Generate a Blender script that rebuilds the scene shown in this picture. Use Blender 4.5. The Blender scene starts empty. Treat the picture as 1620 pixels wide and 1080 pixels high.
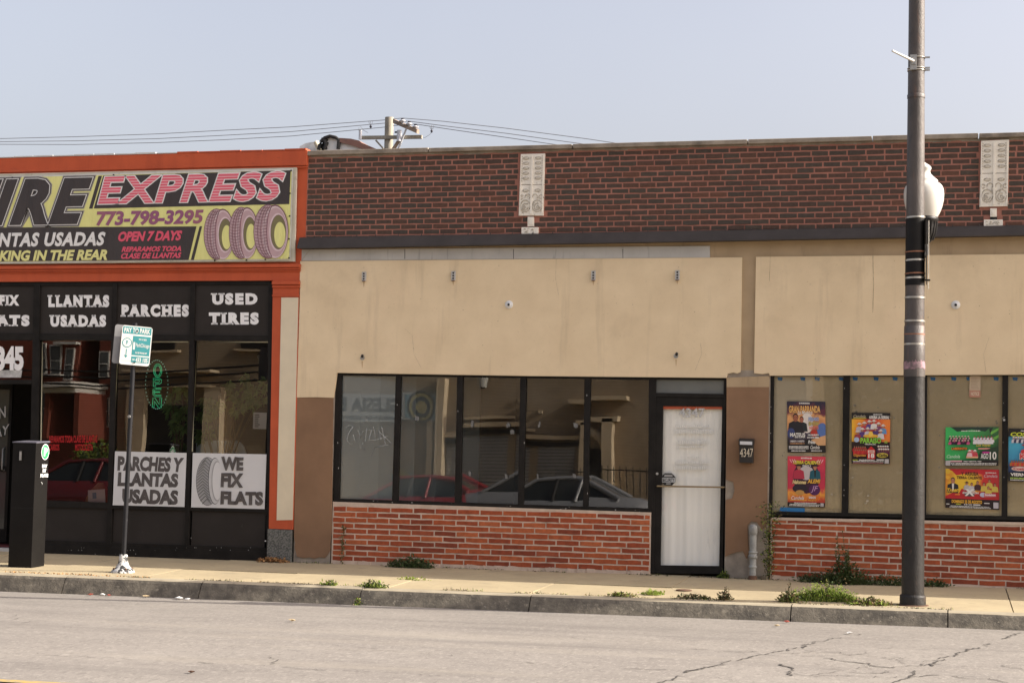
import bpy, math, random
from math import sin, cos, pi, radians, sqrt, atan2
from mathutils import Vector, Matrix, noise as mnoise
S = bpy.context.scene
COL = S.collection
rnd = random.Random(7)

# ---------------------------------------------------------------- camera, sky, sun
FPX = 2600.0                       # focal length in pixels of the 1620 px wide photograph
EYE = Vector((0, -20, 1.5))
yaw, pit, rol = radians(15), radians(3.68), 0.0225
FW = Vector((-sin(yaw)*cos(pit), cos(yaw)*cos(pit), sin(pit)))
r0 = Vector((cos(yaw), sin(yaw), 0)); u0 = r0.cross(FW)
RT = cos(rol)*r0 + sin(rol)*u0
UP = -sin(rol)*r0 + cos(rol)*u0
cd = bpy.data.cameras.new('camera'); cam = bpy.data.objects.new('camera', cd); COL.objects.link(cam)
cd.sensor_width = 36; cd.lens = 36*FPX/1620; cd.clip_end = 2000; cd.clip_start = 0.1
cam.matrix_world = Matrix(((RT.x, UP.x, -FW.x, EYE.x), (RT.y, UP.y, -FW.y, EYE.y), (RT.z, UP.z, -FW.z, EYE.z), (0, 0, 0, 1)))
S.camera = cam
SUN_AZ, SUN_EL = radians(8.2), radians(30)     # azimuth measured from +x towards +y (behind the shop fronts)
SD = Vector((cos(SUN_AZ)*cos(SUN_EL), sin(SUN_AZ)*cos(SUN_EL), sin(SUN_EL)))
w = bpy.data.worlds.new('World'); S.world = w; w.use_nodes = True
nt = w.node_tree; nt.nodes.clear()
sky = nt.nodes.new('ShaderNodeTexSky'); sky.sky_type = 'NISHITA'; sky.sun_disc = False
sky.sun_elevation = SUN_EL; sky.sun_rotation = pi/2 - SUN_AZ
sky.air_density = 1.0; sky.dust_density = 7.0; sky.ozone_density = 1.0; sky.altitude = 200
bg = nt.nodes.new('ShaderNodeBackground'); bg.inputs['Strength'].default_value = 0.128
wo = nt.nodes.new('ShaderNodeOutputWorld')
hs = nt.nodes.new('ShaderNodeHueSaturation'); hs.inputs['Saturation'].default_value = 0.58
tint = nt.nodes.new('ShaderNodeMix'); tint.data_type = 'RGBA'; tint.blend_type = 'MULTIPLY'; tint.inputs[0].default_value = 1.0
tint.inputs[7].default_value = (0.965, 0.90, 0.885, 1)          # summer haze
nt.links.new(sky.outputs[0], hs.inputs['Color']); nt.links.new(hs.outputs[0], tint.inputs[6])
tcw = nt.nodes.new('ShaderNodeTexCoord'); nzw = nt.nodes.new('ShaderNodeTexNoise'); nzw.inputs['Scale'].default_value = 3.5; nzw.inputs['Detail'].default_value = 4
rpw = nt.nodes.new('ShaderNodeValToRGB'); rpw.color_ramp.elements[0].position = .3; rpw.color_ramp.elements[0].color = (.95, .955, .975, 1); rpw.color_ramp.elements[1].position = .72; rpw.color_ramp.elements[1].color = (1.0, 1.0, 1.0, 1)
cld = nt.nodes.new('ShaderNodeMix'); cld.data_type = 'RGBA'; cld.blend_type = 'MULTIPLY'; cld.inputs[0].default_value = 1.0      # thin uneven haze
nt.links.new(tcw.outputs['Generated'], nzw.inputs['Vector']); nt.links.new(nzw.outputs[0], rpw.inputs[0]); nt.links.new(tint.outputs[2], cld.inputs[6]); nt.links.new(rpw.outputs[0], cld.inputs[7])
nt.links.new(cld.outputs[2], bg.inputs[0]); nt.links.new(bg.outputs[0], wo.inputs[0])
sl = bpy.data.lights.new('sun', 'SUN'); sl.energy = 3.35; sl.angle = radians(0.55); sl.color = (1.0, 0.93, 0.82)
so = bpy.data.objects.new('sun', sl); COL.objects.link(so)
so.rotation_euler = SD.to_track_quat('Z', 'Y').to_euler(); so.location = (30, 10, 30)
S.view_settings.view_transform = 'Standard'; S.view_settings.look = 'None'
S.view_settings.gamma = 1; S.view_settings.exposure = 1.32
S.cycles.use_light_tree = False; S.cycles.use_adaptive_sampling = False; S.cycles.caustics_reflective = False; S.cycles.caustics_refractive = False; w.cycles.sampling_method = 'AUTOMATIC'
S.cycles.use_denoising = True; S.cycles.max_bounces = 8; S.cycles.transparent_max_bounces = 16

# ---------------------------------------------------------------- measuring helpers
def spot(u, v, y=0.0):
    """the point of the vertical plane at depth y that the photograph shows at pixel (u, v)"""
    d = FW*FPX + RT*(u-810) - UP*(v-540)
    return EYE + d*((y-EYE.y)/d.y)
def ground_z(x, y): return 0.006*x + 0.02*y
def road_z(x, y):
    t = max(0.0, min(1.0, (-2.83-y)/6.0)); q = max(0.0, (-8.83-y)/6.0)
    return -0.2 + 0.0104*x + 0.09*(2*t-t*t)*0.8 - 0.17*min(q, 1.2)
def walk(u, v):
    d = FW*FPX + RT*(u-810) - UP*(v-540)
    t = (ground_z(EYE.x, EYE.y)-EYE.z)/(d.z-0.006*d.x-0.02*d.y)
    return EYE + d*t
def onroad(u, v):
    d = FW*FPX + RT*(u-810) - UP*(v-540)
    t = 1.0/ max(1e-6, -d.z)
    for _ in range(30):
        p = EYE + d*t
        t *= (EYE.z-road_z(p.x, p.y))/(EYE.z-p.z)
    return EYE + d*t
def mirror(u, v, depth):
    """a real point across the street whose reflection in the shop glass (plane y=.07) shows at (u, v)"""
    p = spot(u, v, depth); return Vector((p.x, 0.14-p.y, p.z))
def lin(c):
    c /= 255.0
    return c/12.92 if c <= 0.04045 else ((c+0.055)/1.055)**2.4
def rgb(r, g, b, k=1.0): return (lin(r)*k, lin(g)*k, lin(b)*k)

# ---------------------------------------------------------------- materials
MATS = {}
def pm(name, c1, c2=None, scale=6.0, detail=6.0, rough=0.75, bump=0.0, bscale=80.0, metal=0.0, lo=0.35, hi=0.65,
       stretch=(1, 1, 1), stain=None, island=None, spec=0.4, stripes=None, emit=None, coat=0.0, transl=0.0):
    if name in MATS: return MATS[name]
    m = bpy.data.materials.new(name); m.use_nodes = True; N = m.node_tree.nodes; L = m.node_tree.links
    b = N['Principled BSDF']
    b.inputs['Roughness'].default_value = rough; b.inputs['Metallic'].default_value = metal
    b.inputs['Specular IOR Level'].default_value = spec; b.inputs['Coat Weight'].default_value = coat
    tc = N.new('ShaderNodeTexCoord')
    def noise(sc, de=5.0, st=(1, 1, 1), ro=0.6):
        mp = N.new('ShaderNodeMapping'); mp.inputs['Scale'].default_value = st
        L.new(tc.outputs['Object'], mp.inputs[0])
        n = N.new('ShaderNodeTexNoise'); n.inputs['Scale'].default_value = sc; n.inputs['Detail'].default_value = de
        n.inputs['Roughness'].default_value = ro
        L.new(mp.outputs[0], n.inputs['Vector']); return n
    def ramp(src, stops, const=False):
        r = N.new('ShaderNodeValToRGB')
        if const: r.color_ramp.interpolation = 'CONSTANT'
        e = r.color_ramp.elements
        while len(e) < len(stops): e.new(0.5)
        for q, (p, c) in zip(e, stops): q.position = p; q.color = (*c[:3], 1)
        L.new(src, r.inputs[0]); return r
    def mix(fac, a, bb):
        x = N.new('ShaderNodeMix'); x.data_type = 'RGBA'
        if isinstance(fac, float): x.inputs[0].default_value = fac
        else: L.new(fac, x.inputs[0])
        for k, v in ((6, a), (7, bb)):
            if isinstance(v, tuple): x.inputs[k].default_value = (*v[:3], 1)
            else: L.new(v, x.inputs[k])
        return x.outputs[2]
    if island:
        g = N.new('ShaderNodeNewGeometry')
        k = len(island)
        r = ramp(g.outputs['Random Per Island'], [(i/k, c) for i, c in enumerate(island)], True)
        base = r.outputs[0]
        n = noise(scale, detail)
        dk = ramp(n.outputs[0], [(0.3, (0.72, 0.72, 0.72)), (0.7, (1.15, 1.15, 1.15))])
        x = N.new('ShaderNodeMix'); x.data_type = 'RGBA'; x.blend_type = 'MULTIPLY'; x.inputs[0].default_value = 1
        L.new(base, x.inputs[6]); L.new(dk.outputs[0], x.inputs[7]); base = x.outputs[2]
    else:
        if c2 is None: c2 = tuple(q*0.8 for q in c1)
        n = noise(scale, detail, stretch)
        base = ramp(n.outputs[0], [(lo, c1), (hi, c2)]).outputs[0]
    for st in (stain or []):
        # (colour, scale, threshold lo, threshold hi, stretch, strength)
        n2 = noise(st[1], 8.0, st[4] if len(st) > 4 else (1, 1, 1), 0.65)
        k = st[5] if len(st) > 5 else 1.0
        r2 = ramp(n2.outputs[0], [(st[2], (0, 0, 0)), (st[3], (k, k, k))])
        base = mix(r2.outputs[0], base, st[0])
    if stripes:
        # (colour, period, duty): horizontal stripes along object z
        sx = N.new('ShaderNodeSeparateXYZ'); L.new(tc.outputs['Object'], sx.inputs[0])
        md = N.new('ShaderNodeMath'); md.operation = 'FRACT'
        ml = N.new('ShaderNodeMath'); ml.operation = 'MULTIPLY'; ml.inputs[1].default_value = 1/stripes[1]
        L.new(sx.outputs[2], ml.inputs[0]); L.new(ml.outputs[0], md.inputs[0])
        lt = N.new('ShaderNodeMath'); lt.operation = 'LESS_THAN'; lt.inputs[1].default_value = stripes[2]
        L.new(md.outputs[0], lt.inputs[0])
        base = mix(lt.outputs[0], base, stripes[0])
    L.new(base, b.inputs['Base Color'])
    if bump:
        nb = noise(bscale, 6.0, stretch, 0.7)
        bp = N.new('ShaderNodeBump'); bp.inputs['Strength'].default_value = bump; bp.inputs['Distance'].default_value = 0.35/bscale
        L.new(nb.outputs[0], bp.inputs['Height']); L.new(bp.outputs[0], b.inputs['Normal'])
    if transl:
        tr = N.new('ShaderNodeBsdfTranslucent'); mx = N.new('ShaderNodeMixShader'); mx.inputs[0].default_value = transl
        L.new(base, tr.inputs[0]); L.new(b.outputs[0], mx.inputs[1]); L.new(tr.outputs[0], mx.inputs[2]); L.new(mx.outputs[0], N['Material Output'].inputs[0])
    if emit:
        b.inputs['Emission Color'].default_value = (*emit[0], 1); b.inputs['Emission Strength'].default_value = emit[1]; m.cycles.emission_sampling = 'NONE'
    MATS[name] = m; return m
def flat(name, c, rough=0.6, **k):
    return pm(name, c, tuple(q*0.9 for q in c), scale=9, rough=rough, **k)
def glass(name, tint, ior=1.9, wob=0.02, wscale=0.7, dirt=0.0):
    m = bpy.data.materials.new(name); m.use_nodes = True; N = m.node_tree.nodes; L = m.node_tree.links; N.clear()
    o = N.new('ShaderNodeOutputMaterial'); mx = N.new('ShaderNodeMixShader')
    t = N.new('ShaderNodeBsdfTransparent'); t.inputs[0].default_value = (*tint, 1)
    g = N.new('ShaderNodeBsdfGlossy'); g.inputs['Roughness'].default_value = 0.0; g.inputs[0].default_value = (1, 1, 1, 1)
    f = N.new('ShaderNodeFresnel'); f.inputs[0].default_value = ior
    tc = N.new('ShaderNodeTexCoord'); n = N.new('ShaderNodeTexNoise'); n.inputs['Scale'].default_value = wscale; n.inputs['Detail'].default_value = 1
    L.new(tc.outputs['Object'], n.inputs['Vector'])
    bp = N.new('ShaderNodeBump'); bp.inputs['Strength'].default_value = 1.0; bp.inputs['Distance'].default_value = wob
    L.new(n.outputs[0], bp.inputs['Height']); L.new(bp.outputs[0], g.inputs['Normal'])
    L.new(f.outputs[0], mx.inputs[0]); L.new(t.outputs[0], mx.inputs[1]); L.new(g.outputs[0], mx.inputs[2])
    last = mx
    if dirt:
        d = N.new('ShaderNodeBsdfDiffuse'); d.inputs[0].default_value = (0.5, 0.48, 0.42, 1)
        m2 = N.new('ShaderNodeMixShader'); n2 = N.new('ShaderNodeTexNoise'); n2.inputs['Scale'].default_value = 2.2; n2.inputs['Detail'].default_value = 9
        L.new(tc.outputs['Object'], n2.inputs['Vector'])
        r = N.new('ShaderNodeValToRGB'); r.color_ramp.elements[0].position = 0.45; r.color_ramp.elements[0].color = (dirt*.4, dirt*.4, dirt*.4, 1)
        r.color_ramp.elements[1].position = 0.75; r.color_ramp.elements[1].color = (dirt*2, dirt*2, dirt*2, 1)
        L.new(n2.outputs[0], r.inputs[0]); L.new(r.outputs[0], m2.inputs[0]); L.new(mx.outputs[0], m2.inputs[1]); L.new(d.outputs[0], m2.inputs[2]); last = m2
    L.new(last.outputs[0], o.inputs[0]); return m

# ---------------------------------------------------------------- mesh builder
class MB:
    def __init__(s): s.v = []; s.f = []; s.m = []; s.sm = []; s.mats = []
    def mi(s, mat):
        if mat not in s.mats: s.mats.append(mat)
        return s.mats.index(mat)
    def face(s, pts, mat, smooth=False):
        i = len(s.v); s.v += [Vector(p) for p in pts]; s.f.append(list(range(i, i+len(pts)))); s.m.append(s.mi(mat)); s.sm.append(smooth)
    def mesh(s, verts, faces, mat, smooth=False):
        i = len(s.v); s.v += [Vector(p) for p in verts]; k = s.mi(mat)
        for f in faces: s.f.append([i+a for a in f]); s.m.append(k); s.sm.append(smooth)
    def hexa(s, p, mat):   # p: 4 front (TL,TR,BR,BL) + 4 back
        s.mesh(p, [(3, 2, 1, 0), (4, 5, 6, 7), (0, 1, 5, 4), (1, 2, 6, 5), (2, 3, 7, 6), (3, 0, 4, 7)], mat)
    def box(s, x0, x1, y0, y1, z0, z1, mat):
        s.hexa([(x0, y0, z1), (x1, y0, z1), (x1, y0, z0), (x0, y0, z0), (x0, y1, z1), (x1, y1, z1), (x1, y1, z0), (x0, y1, z0)], mat)
    def slab(s, q, depth, mat):     # q: front corners TL,TR,BR,BL ; thickness goes back (+y)
        q = [Vector(a) for a in q]; s.hexa(q+[a+Vector((0, depth, 0)) for a in q], mat)
    def prism(s, pts, depth, mat):  # pts clockwise seen from -y
        n = len(pts); a = [Vector(p) for p in pts]; bk = [p+Vector((0, depth, 0)) for p in a]
        fs = [tuple(range(n-1, -1, -1)), tuple(range(n, 2*n))]+[(i, (i+1) % n, n+(i+1) % n, n+i) for i in range(n)]
        s.mesh(a+bk, fs, mat)
    def tube(s, pts, rad, mat, n=8, caps=True):
        pts = [Vector(p) for p in pts]; R = rad if isinstance(rad, (list, tuple)) else [rad]*len(pts)
        vs = []; fs = []
        for i, p in enumerate(pts):
            t = (pts[min(i+1, len(pts)-1)]-pts[max(i-1, 0)]).normalized()
            a = t.cross(Vector((0, 0, 1)) if abs(t.z) < .9 else Vector((1, 0, 0))).normalized(); b = t.cross(a)
            vs += [p+R[i]*(cos(2*pi*k/n)*a+sin(2*pi*k/n)*b) for k in range(n)]
        for i in range(len(pts)-1):
            for k in range(n): fs.append((i*n+k, i*n+(k+1) % n, (i+1)*n+(k+1) % n, (i+1)*n+k))
        s.mesh(vs, fs, mat, True)
        if caps:
            s.face([vs[k] for k in range(n)], mat); s.face([vs[-n+k] for k in range(n-1, -1, -1)], mat)
    def lathe(s, prof, c, mat, n=28, squash=None):
        c = Vector(c); vs = []; fs = []
        for r, z in prof: vs += [c+Vector((r*cos(2*pi*k/n), r*sin(2*pi*k/n), z)) for k in range(n)]
        for i in range(len(prof)-1):
            for k in range(n): fs.append((i*n+k, i*n+(k+1) % n, (i+1)*n+(k+1) % n, (i+1)*n+k))
        s.mesh(vs, fs, mat, True)
        s.face([vs[k] for k in range(n-1, -1, -1)], mat); s.face([vs[-n+k] for k in range(n)], mat)
    def build(s, name, parent=None, bevel=0.0, label=None):
        o0 = Vector((0, 0, 0)); p = parent
        while p: o0 = o0+p.location; p = p.parent
        me = bpy.data.meshes.new(name); me.from_pydata([tuple(v-o0) for v in s.v], [], s.f)
        for m in s.mats: me.materials.append(m)
        me.polygons.foreach_set('material_index', s.m); me.polygons.foreach_set('use_smooth', s.sm); me.update()
        o = bpy.data.objects.new(name, me); COL.objects.link(o)
        if parent: o.parent = parent
        if bevel:
            md = o.modifiers.new('bevel', 'BEVEL'); md.width = bevel; md.segments = 2; md.limit_method = 'ANGLE'; md.angle_limit = radians(40)
        if label: o['label'] = label
        return o
def thing(name, label, cat, loc=(0, 0, 0), group=None):
    o = bpy.data.objects.new(name, None); COL.objects.link(o); o.location = loc; o.empty_display_size = 0.2
    o['label'] = label; o['category'] = cat
    if group: o['group'] = group
    return o
def tag(o, label, cat, group=None):
    o['label'] = label; o['category'] = cat
    if group: o['group'] = group
    return o
def rebase(o, loc):      # put a one-mesh thing's origin at its base
    d = Vector(loc)-o.location; o.data.transform(Matrix.Translation(-d)); o.location = loc; return o
def struct(mb, name): o = mb.build(name); o['kind'] = 'structure'; return o

# ---------------------------------------------------------------- lettering
def letters(txt, off=0.0, shear=0.0, slab=False, spacing=1.0, align='CENTER', line=1.0):
    cu = bpy.data.curves.new('t', 'FONT'); cu.body = txt; cu.offset = off; cu.shear = shear; cu.fill_mode = 'FRONT'
    cu.align_x = align; cu.space_character = spacing; cu.space_line = line; cu.resolution_u = 3
    o = bpy.data.objects.new('t', cu); COL.objects.link(o)
    dg = bpy.context.evaluated_depsgraph_get(); dg.update()
    me = bpy.data.meshes.new_from_object(o.evaluated_get(dg), depsgraph=dg)
    vs = [(v.co.x, v.co.y) for v in me.vertices]; fs = [tuple(p.vertices) for p in me.polygons]
    if slab:
        cnt = {}
        for f in fs:
            for a, b in zip(f, f[1:]+f[:1]): cnt[(min(a, b), max(a, b))] = cnt.get((min(a, b), max(a, b)), 0)+1
        adj = {}
        for (a, b), c in cnt.items():
            if c == 1: adj.setdefault(a, []).append(b); adj.setdefault(b, []).append(a)
        ys = [v[1] for v in vs]; y0 = min(ys); y1 = max(ys); h = y1-y0
        for (a, b), c in cnt.items():
            if c != 1: continue
            A, B = vs[a], vs[b]
            if abs(A[1]-B[1]) > 0.01*h or abs(A[0]-B[0]) < 0.06*h: continue
            xa, xb = min(A[0], B[0]), max(A[0], B[0])
            if xb-xa > 0.48*h: continue
            ok = True
            for P_, O_ in ((a, b), (b, a)):
                nb = [q for q in adj.get(P_, ()) if q != O_]
                if not any(abs(vs[q][0]-vs[P_][0]) < .55*abs(vs[q][1]-vs[P_][1]) for q in nb): ok = False
            if not ok: continue
            low = abs(A[1]-y0) < .07*h; top = abs(A[1]-y1) < .07*h
            if not (low or top): continue
            yb = (A[1], A[1]+.13*h) if low else (A[1]-.13*h, A[1]); e = .11*h
            i = len(vs); vs += [(xa-e, yb[0]), (xb+e, yb[0]), (xb+e*.8, yb[1]), (xa-e*.8, yb[1])]; fs.append((i, i+1, i+2, i+3))
    bpy.data.objects.remove(o); bpy.data.curves.remove(cu); bpy.data.meshes.remove(me)
    return vs, fs
def fit(vs, q, box=None):
    xs = [v[0] for v in vs]; ys = [v[1] for v in vs]
    bx = box or (min(xs), max(xs), min(ys), max(ys))
    TL, TR, BR, BL = [Vector(a) for a in q]; out = []
    for x, y in vs:
        u = (x-bx[0])/max(1e-9, bx[1]-bx[0]); t = (y-bx[2])/max(1e-9, bx[3]-bx[2])
        out.append((BL.lerp(BR, u)).lerp(TL.lerp(TR, u), t))
    return out, bx
def text(mb, txt, q, mat, lift=0.002, off=0.0, shear=0.0, slab=False, outline=None, jag=0.0, **k):
    vs, fs = letters(txt, off, shear, slab, **k)
    out, bx = fit(vs, q)
    for n_, (o2, m2, l2) in enumerate(outline or []):
        v2, f2 = letters(txt, off+o2, shear, slab, **k)
        p2, _ = fit(v2, q, bx); mb.mesh([p+Vector((0, -l2, 0)) for p in p2], f2, m2)
    nf = len(fs)
    mb.mesh([p+Vector((rnd.uniform(-jag, jag), -lift, rnd.uniform(-jag, jag))) for p in out], fs, mat)
def Q(u0, v0, u1, v1, y=0.0, dv=0.0, du=0.0):   # pixel box -> facade corners; dv: drop of the right end, du: lean of the top
    return [spot(u0+du, v0, y), spot(u1+du, v0+dv, y), spot(u1, v1+dv, y), spot(u0, v1, y)]
def Q4(a, b, c, d, y=0.0): return [spot(*a, y), spot(*b, y), spot(*c, y), spot(*d, y)]

# ---------------------------------------------------------------- shared materials
M_black = pm('black_frame_paint', (.012, .011, .010), (.02, .018, .016), rough=.55, bump=.15, bscale=60, spec=.12, stain=[((.10, .09, .08), 30, .70, .78)])
M_blackpanel = pm('black_panel_paint', (.030, .026, .023), (.036, .031, .028), scale=3, rough=.65, spec=.15, stain=[((.075, .07, .065), 9, .66, .8, (1, 1, .5), .7)])
M_white = flat('white_print', (.88, .88, .87), .6)
M_orange = pm('orange_wall_paint', (.53, .098, .034), (.46, .082, .029), scale=2.5, rough=.7, bump=.12, bscale=40, stain=[((.20, .05, .03), 5, .62, .78, (1, 1, 3), .55), ((.30, .05, .02), 1.4, .5, .75, (3, 3, .4), .5)])
M_cream = pm('cream_panel_paint', (.72, .63, .46), (.65, .57, .42), scale=3, rough=.8, bump=.15, bscale=50, stain=[((.30, .24, .17), 4, .62, .85, (2, 2, .5), .5)])
M_granite = pm('granite', (.17, .17, .155), (.06, .065, .06), scale=55, detail=3, rough=.55, lo=.42, hi=.6, stain=[((.30, .29, .26), 80, .6, .68), ((.04, .04, .035), 3, .6, .8, (1, 1, 1), .7)])
M_stucco = pm('tan_stucco', (.775, .63, .42), (.70, .56, .365), scale=2.2, detail=10, rough=.9, bump=.4, bscale=130,
              stain=[((.36, .27, .17), 1.1, .56, .85, (4, 4, .35), .6), ((.80, .62, .42), .9, .54, .8, (1, 1, 1), .6), ((.44, .33, .21), .7, .58, .8, (1, 1, 1), .5), ((.50, .38, .24), 34, .60, .70, (1, 1, 1), .5), ((.22, .16, .10), 24, .715, .75)])
M_trim = pm('brown_tan_paint', (.44, .33, .205), (.37, .275, .168), scale=2, rough=.88, bump=.25, bscale=110, stain=[((.15, .11, .07), 2.2, .55, .8, (3, 3, .5), .6)])
M_brown = pm('brown_paint', (.255, .150, .085), (.21, .123, .070), scale=2, rough=.85, bump=.3, bscale=90, stain=[((.24, .16, .11), 3, .6, .85, (2, 2, .5), .6), ((.30, .23, .17), 14, .7, .75)])
M_bare = pm('bare_grey_stucco', (.36, .31, .25), (.25, .215, .175), scale=7, rough=.95, bump=.4, bscale=70, stain=[((.5, .46, .4), 9, .62, .7)])
M_fascia = pm('grey_white_board_paint', (.52, .51, .48), (.42, .41, .39), scale=2, rough=.7, stain=[((.16, .155, .15), 3, .58, .8, (5, 5, .5), .85)])
M_flash = pm('dark_grey_flashing', (.060, .052, .049), (.047, .041, .038), spec=.2, scale=4, rough=.6, bump=.1, bscale=14, stain=[((.03, .03, .03), 5, .6, .75, (5, 5, .6), .7)])
M_coping = pm('weathered_stone_coping', (.33, .285, .23), (.20, .17, .135), scale=5, rough=.9, bump=.4, bscale=50, stain=[((.10, .085, .07), 3, .55, .75, (1, 1, 2), .8)])
M_dbrick = pm('dark_brown_brick', None, scale=26, rough=.85, bump=.35, bscale=75,
              island=[(.080, .050, .037), (.070, .050, .039), (.088, .051, .037), (.064, .051, .040), (.074, .057, .044), (.084, .050, .038), (.073, .048, .037), (.098, .052, .037),
                      (.071, .055, .043), (.080, .050, .038), (.064, .051, .041), (.088, .054, .040), (.076, .051, .039), (.069, .055, .044), (.125, .060, .040), (.079, .053, .042)])
M_dmort = pm('red_mortar', (.37, .165, .122), (.31, .14, .104), scale=5, rough=.95, bump=.5, bscale=60, stain=[((.24, .17, .12), 2.5, .64, .8), ((.11, .04, .03), 3, .58, .8)])
M_rbrick = pm('red_brick', None, scale=20, rough=.85, bump=.3, bscale=70,
              island=[(.36, .080, .028), (.32, .070, .026), (.40, .098, .034), (.27, .058, .024), (.34, .074, .027), (.37, .088, .030), (.23, .050, .022), (.35, .078, .028), (.30, .062, .024), (.43, .115, .042), (.33, .080, .034)])
M_rmort = pm('pale_mortar', (.60, .48, .385), (.49, .385, .30), scale=8, rough=.95, bump=.5, bscale=70, stain=[((.25, .18, .13), 3, .6, .75)])
M_terra = pm('white_terracotta', (.84, .80, .71), (.74, .70, .61), scale=9, rough=.55, bump=.12, bscale=60, stain=[((.30, .26, .20), 14, .62, .74, (1, 1, 1), .8)])
M_tgroove = flat('terracotta_groove_tone', (.50, .46, .385), .8)  # darker tan for the curled lines of the relief
M_galv = pm('galvanised_steel', (.42, .42, .40), (.33, .33, .32), scale=30, rough=.45, metal=.5, stain=[((.25, .12, .06), 18, .64, .74)])
M_hole = flat('hole_dark', (.01, .01, .01))
M_dark = flat('dark_interior', (.028, .025, .022), .9)
M_dark2 = flat('dim_interior_wall', (.06, .055, .05), .9)
M_inwhite = pm('white_interior_wall', (.84, .92, .94), (.78, .87, .90), scale=1.5, rough=.8)
M_roofing = pm('tar_roofing', (.09, .085, .08), (.06, .058, .055), scale=3, rough=.95, bump=.3, bscale=40)
G_vac = glass('vacant_window_glass', (.97, 1, .99), 1.95, .0022, .8, .02)
G_tire = glass('tire_shop_glass', (.88, .89, .87), 1.85, .0015, .9, .0)
G_paper = glass('papered_window_glass', (1, 1, 1), 1.42, .003, .9, .012)

# ---------------------------------------------------------------- ground
def grid_sheet(name, xs, ys, zf, mat):
    mb = MB(); vs = [(x, y, zf(x, y)) for y in ys for x in xs]; n = len(xs)
    mb.mesh(vs, [(j*n+i, j*n+i+1, (j+1)*n+i+1, (j+1)*n+i) for j in range(len(ys)-1) for i in range(n-1)], mat, True)
    return struct(mb, name)
M_road = pm('worn_asphalt', (.185, .168, .150), (.235, .215, .190), scale=1.1, detail=9, rough=.92, bump=.35, bscale=150, lo=.3, hi=.7,
            stain=[((.145, .131, .116), 21, .54, .62, (1, .45, 1), .55), ((.31, .285, .25), 24, .54, .62, (1, .45, 1), .55), ((.105, .097, .088), 5, .60, .70, (.5, 1.5, 1), .5), ((.125, .113, .10), 46, .56, .66, (1, .6, 1), .55), ((.33, .305, .27), 52, .56, .66, (1, .6, 1), .6), ((.12, .108, .098), .55, .52, .75, (.25, 2.4, 1), .6), ((.13, .12, .108), .35, .60, .72, (1, 1.6, 1), .5), ((.33, .31, .28), 170, .60, .70, (1, 1, 1), .6), ((.07, .065, .06), 120, .66, .74, (1, 1, 1), .75), ((.30, .27, .22), .5, .56, .8, (.2, 2, 1), .5)])
M_walk = pm('sidewalk_concrete', (.42, .345, .212), (.35, .285, .178), scale=1.4, detail=8, rough=.93, bump=.25, bscale=140,
            stain=[((.27, .225, .15), 16, .58, .66, (1, .5, 1), .5), ((.24, .20, .135), 3.2, .58, .70, (1, 1, 1), .55), ((.22, .185, .13), 1.7, .58, .78, (1, 2, 1), .6), ((.20, .17, .12), 40, .68, .76, (1, 1, 1), .6), ((.47, .39, .26), .8, .55, .75, (1, 1, 1), .5)])
M_joint = flat('joint_dirt', (.06, .05, .035), .95)
M_kerb = pm('grimy_shaded_kerb_concrete', (.165, .145, .112), (.080, .071, .057), scale=7, detail=10, rough=.95, bump=.8, bscale=30, lo=.34, hi=.62,
            stain=[((.27, .24, .185), 18, .58, .66, (1, 1, 1), .6), ((.035, .033, .03), 3, .55, .75, (.5, 1, 2.4), .75), ((.30, .27, .22), 26, .62, .72, (1, 1, 1), .6)])  # face darker than the top: grime plus shade painted into the colour
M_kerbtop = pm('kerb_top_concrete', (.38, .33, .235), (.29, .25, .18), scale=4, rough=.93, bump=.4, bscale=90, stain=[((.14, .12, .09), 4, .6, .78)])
xs = [-260, -120, -60]+[-30+1.5*i for i in range(34)]+[40, 80, 160, 300]
ysr = [-2.84-0.5*i for i in range(13)]+[-10, -11.5, -13, -14.6]
grid_sheet('road', xs, ysr, road_z, M_road)
def land_z(x, y): return -0.42+0.006*max(-30, min(30, x))
mb = MB(); mb.face([(-900, 900, -.62), (900, 900, -.62), (900, -900, -.62), (-900, -900, -.62)], M_roofing); struct(mb, 'ground')
# far pavement
mb = MB(); mb.hexa([(-60, -14.6, .02), (40, -14.6, .02), (40, -14.6, -.6), (-60, -14.6, -.6), (-60, -40, .05), (40, -40, .05), (40, -40, -.6), (-60, -40, -.6)], M_walk); struct(mb, 'far_sidewalk')
# near pavement: slabs with open joints over a dirt bed
mb = MB(); mb.face([(-60, .6, ground_z(-60, .6)-.02), (40, .6, ground_z(40, .6)-.02), (40, -2.74, ground_z(40, -2.74)-.02), (-60, -2.74, ground_z(-60, -2.74)-.02)], M_joint)
slabx = [-30.4+1.52*i for i in range(16)]+[-6.05, -4.42, -3.05, -1.46, .62, 2.15, 3.7, 5.2, 6.8, 9, 12, 16, 20]
for i in range(len(slabx)-1):
    rows = [.6, -1.36, -2.56]
    for j in range(2):
        g = .006; xa, xb = slabx[i]+g, slabx[i+1]-g; ya, yb = rows[j]-(g if j else 0), rows[j+1]+g
        h = [rnd.uniform(-.004, .004) for _ in range(4)]; h0 = rnd.uniform(-.004, .004)
        P4 = [(xa, ya), (xb, ya), (xb, yb), (xa, yb)]
        top = [Vector((x, y, ground_z(x, y)+h0+q)) for (x, y), q in zip(P4, h)]; bot = [p-Vector((0, 0, .1)) for p in top]
        mb.mesh(top+bot, [(3, 2, 1, 0), (0, 1, 5, 4), (1, 2, 6, 5), (2, 3, 7, 6), (3, 0, 4, 7)], M_walk)
struct(mb, 'sidewalk')
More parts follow.
